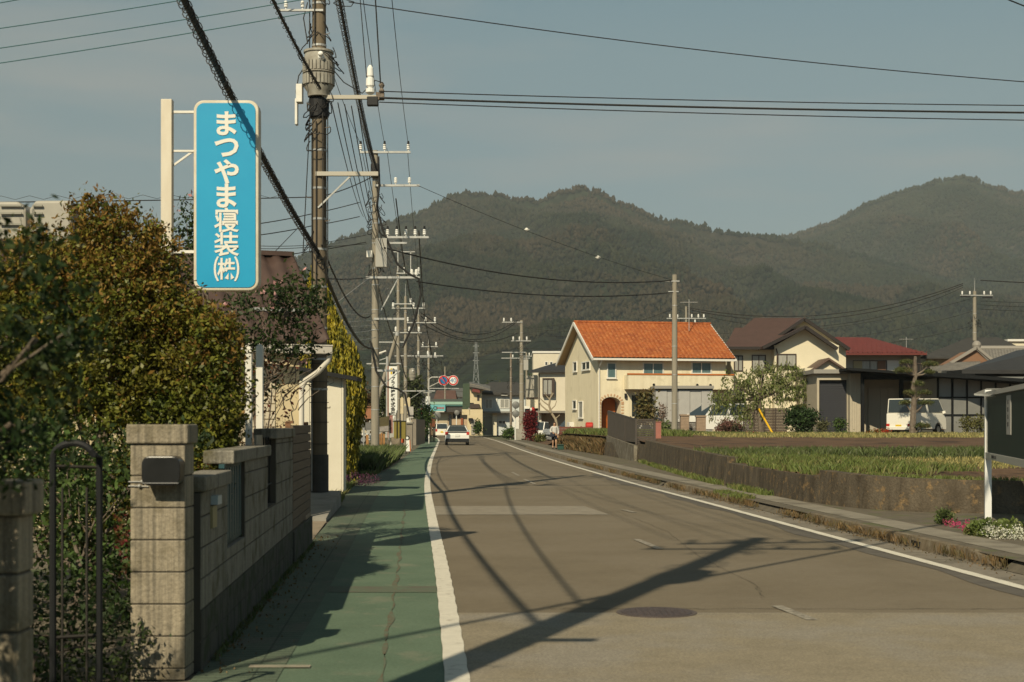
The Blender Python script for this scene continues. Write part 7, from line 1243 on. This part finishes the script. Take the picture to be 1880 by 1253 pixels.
V = [(0, 0, .84), (0, 0, 1.02), (0, 0, 1.20), (0, -.01, 1.30), (0, -.02, 1.35), (0, -.03, 1.43), (0, -.02, 1.50), (.09, 0, .76), (.09, -.07, .44), (.09, .0, .09), (.10, -.10, .045), (-.09, 0, .76), (-.08, .04, .45), (-.09, .14, .14), (-.09, .06, .06), (.16, 0, 1.25), (.22, .02, 1.0), (.19, -.10, .80), (-.16, 0, 1.25), (-.24, -.02, 1.02), (-.13, -.20, .96)]
E_ = [(0, 1), (1, 2), (2, 3), (3, 4), (4, 5), (5, 6), (0, 7), (7, 8), (8, 9), (9, 10), (0, 11), (11, 12), (12, 13), (13, 14), (3, 15), (15, 16), (16, 17), (3, 18), (18, 19), (19, 20)]
skin('body', V, E_, [(.12, .09), (.105, .08), (.13, .09), (.07, .06), .042, .078, .062, .078, .052, .034, .03, .078, .052, .034, .03, .048, .038, .025, .048, .038, .025], M_skin, t)
skin('jacket', [(0, 0, .83), (0, 0, 1.03), (0, 0, 1.2), (0, -.005, 1.29), (.17, 0, 1.25), (.235, .02, 1.0), (.2, -.085, .84), (-.17, 0, 1.25), (-.25, -.02, 1.02), (-.16, -.17, .97)], [(0, 1), (1, 2), (2, 3), (3, 4), (4, 5), (5, 6), (3, 7), (7, 8), (8, 9)], [(.155, .12), (.14, .11), (.155, .11), (.09, .08), .065, .058, .042, .065, .058, .042], M_jk, t)
skin('shorts', [(0, 0, .84), (.095, -.01, .74), (.095, -.055, .52), (-.095, 0, .74), (-.088, .035, .53)], [(0, 1), (1, 2), (0, 3), (3, 4)], [(.15, .115), .105, .09, .105, .09], M_sh, t)
MB().ball((0, -.005, 1.455), .098, 8, 1.12).build('hair', M_hair, t, smooth=True); skin('hair_fall', [(.07, .02, 1.44), (.08, .02, 1.34), (-.07, .02, 1.44), (-.08, .02, 1.34)], [(0, 1), (2, 3)], [.035, .03, .035, .03], M_hair, t, 1)
o = MB().ball((0, -.05, 1.435), .070, 8, 1.2).build('face', M_skin, t, smooth=True); MB().ball((0, -.125, 1.43), .012, 5).build('nose', M_skin, o); [MB().ball((sx*.028, -.112, 1.45), .009, 5).build('eye', M_dark, o) for sx in (-1, 1)]; MB().cbox((0, -.112, 1.395), .035, .008, .008).build('mouth', M_red, o)
MB().prism([(-.30, -.27, .70), (-.0, -.29, .70), (.02, -.27, .93), (-.10, -.24, 1.0), (-.25, -.24, .93)], (0, .13, 0)).build('bag', M_sh, t, bevel=.03)
for (hx, hy, hz_, dr) in ((.19, -.11, .79, (0, -.2, -1)), (-.12, -.215, .95, (.6, -.5, -.4))):
    h0 = Vector((hx, hy, hz_)); dv = Vector(dr).normalized(); sd_ = dv.cross(Vector((0, 1, .2))).normalized(); mb = MB(); mb.tube([h0, h0+dv*.04, h0+dv*.085], [.025, .036, .034], 8)
    for k, l_ in enumerate((.055, .065, .07, .06)): b_ = h0+dv*.08+sd_*(k-1.5)*.017; mb.tube([b_, b_+dv*l_*.5, b_+dv*l_*.9+Vector((0, -.018, .0))], [.0085, .008, .006], 6)
    mb.tube([h0+dv*.025+sd_*.03, h0+dv*.055+sd_*.05, h0+dv*.085+sd_*.052], [.01, .009, .007], 6); mb.build('hand', M_skin, t, smooth=True)
for sx, y0 in ((.1, -.06), (-.09, .09)): MB().box(sx-.045, y0-.13, 0 if sx > 0 else .02, sx+.045, y0+.12, .09).build('shoe', M_dark, t, bevel=.02)

# ---------------- overhead television aerials on the roofs
def aerial(label, px, py, d, h=2.2):
    b = P(px, py, d); t = thing('roof_aerial', label, 'aerial', b); MB().tube([(0, 0, -.6), (0, 0, h)], .025, 5).build('mast', M_steelw, t); mb = MB(); mb.bar((-.6, 0, h-.2), (.6, 0, h-.2), .03)
    for k in range(7): mb.bar((-.55+k*.18, -.3, h-.2), (-.55+k*.18, .3, h-.2), .02)
    mb.build('antenna', M_steelw, t)
aerial('television aerial on the orange tiled roof ridge', 1265, 592, 99.6, 1.6); aerial('television aerial on the red metal roof', 1664, 640, 124, 1.0)
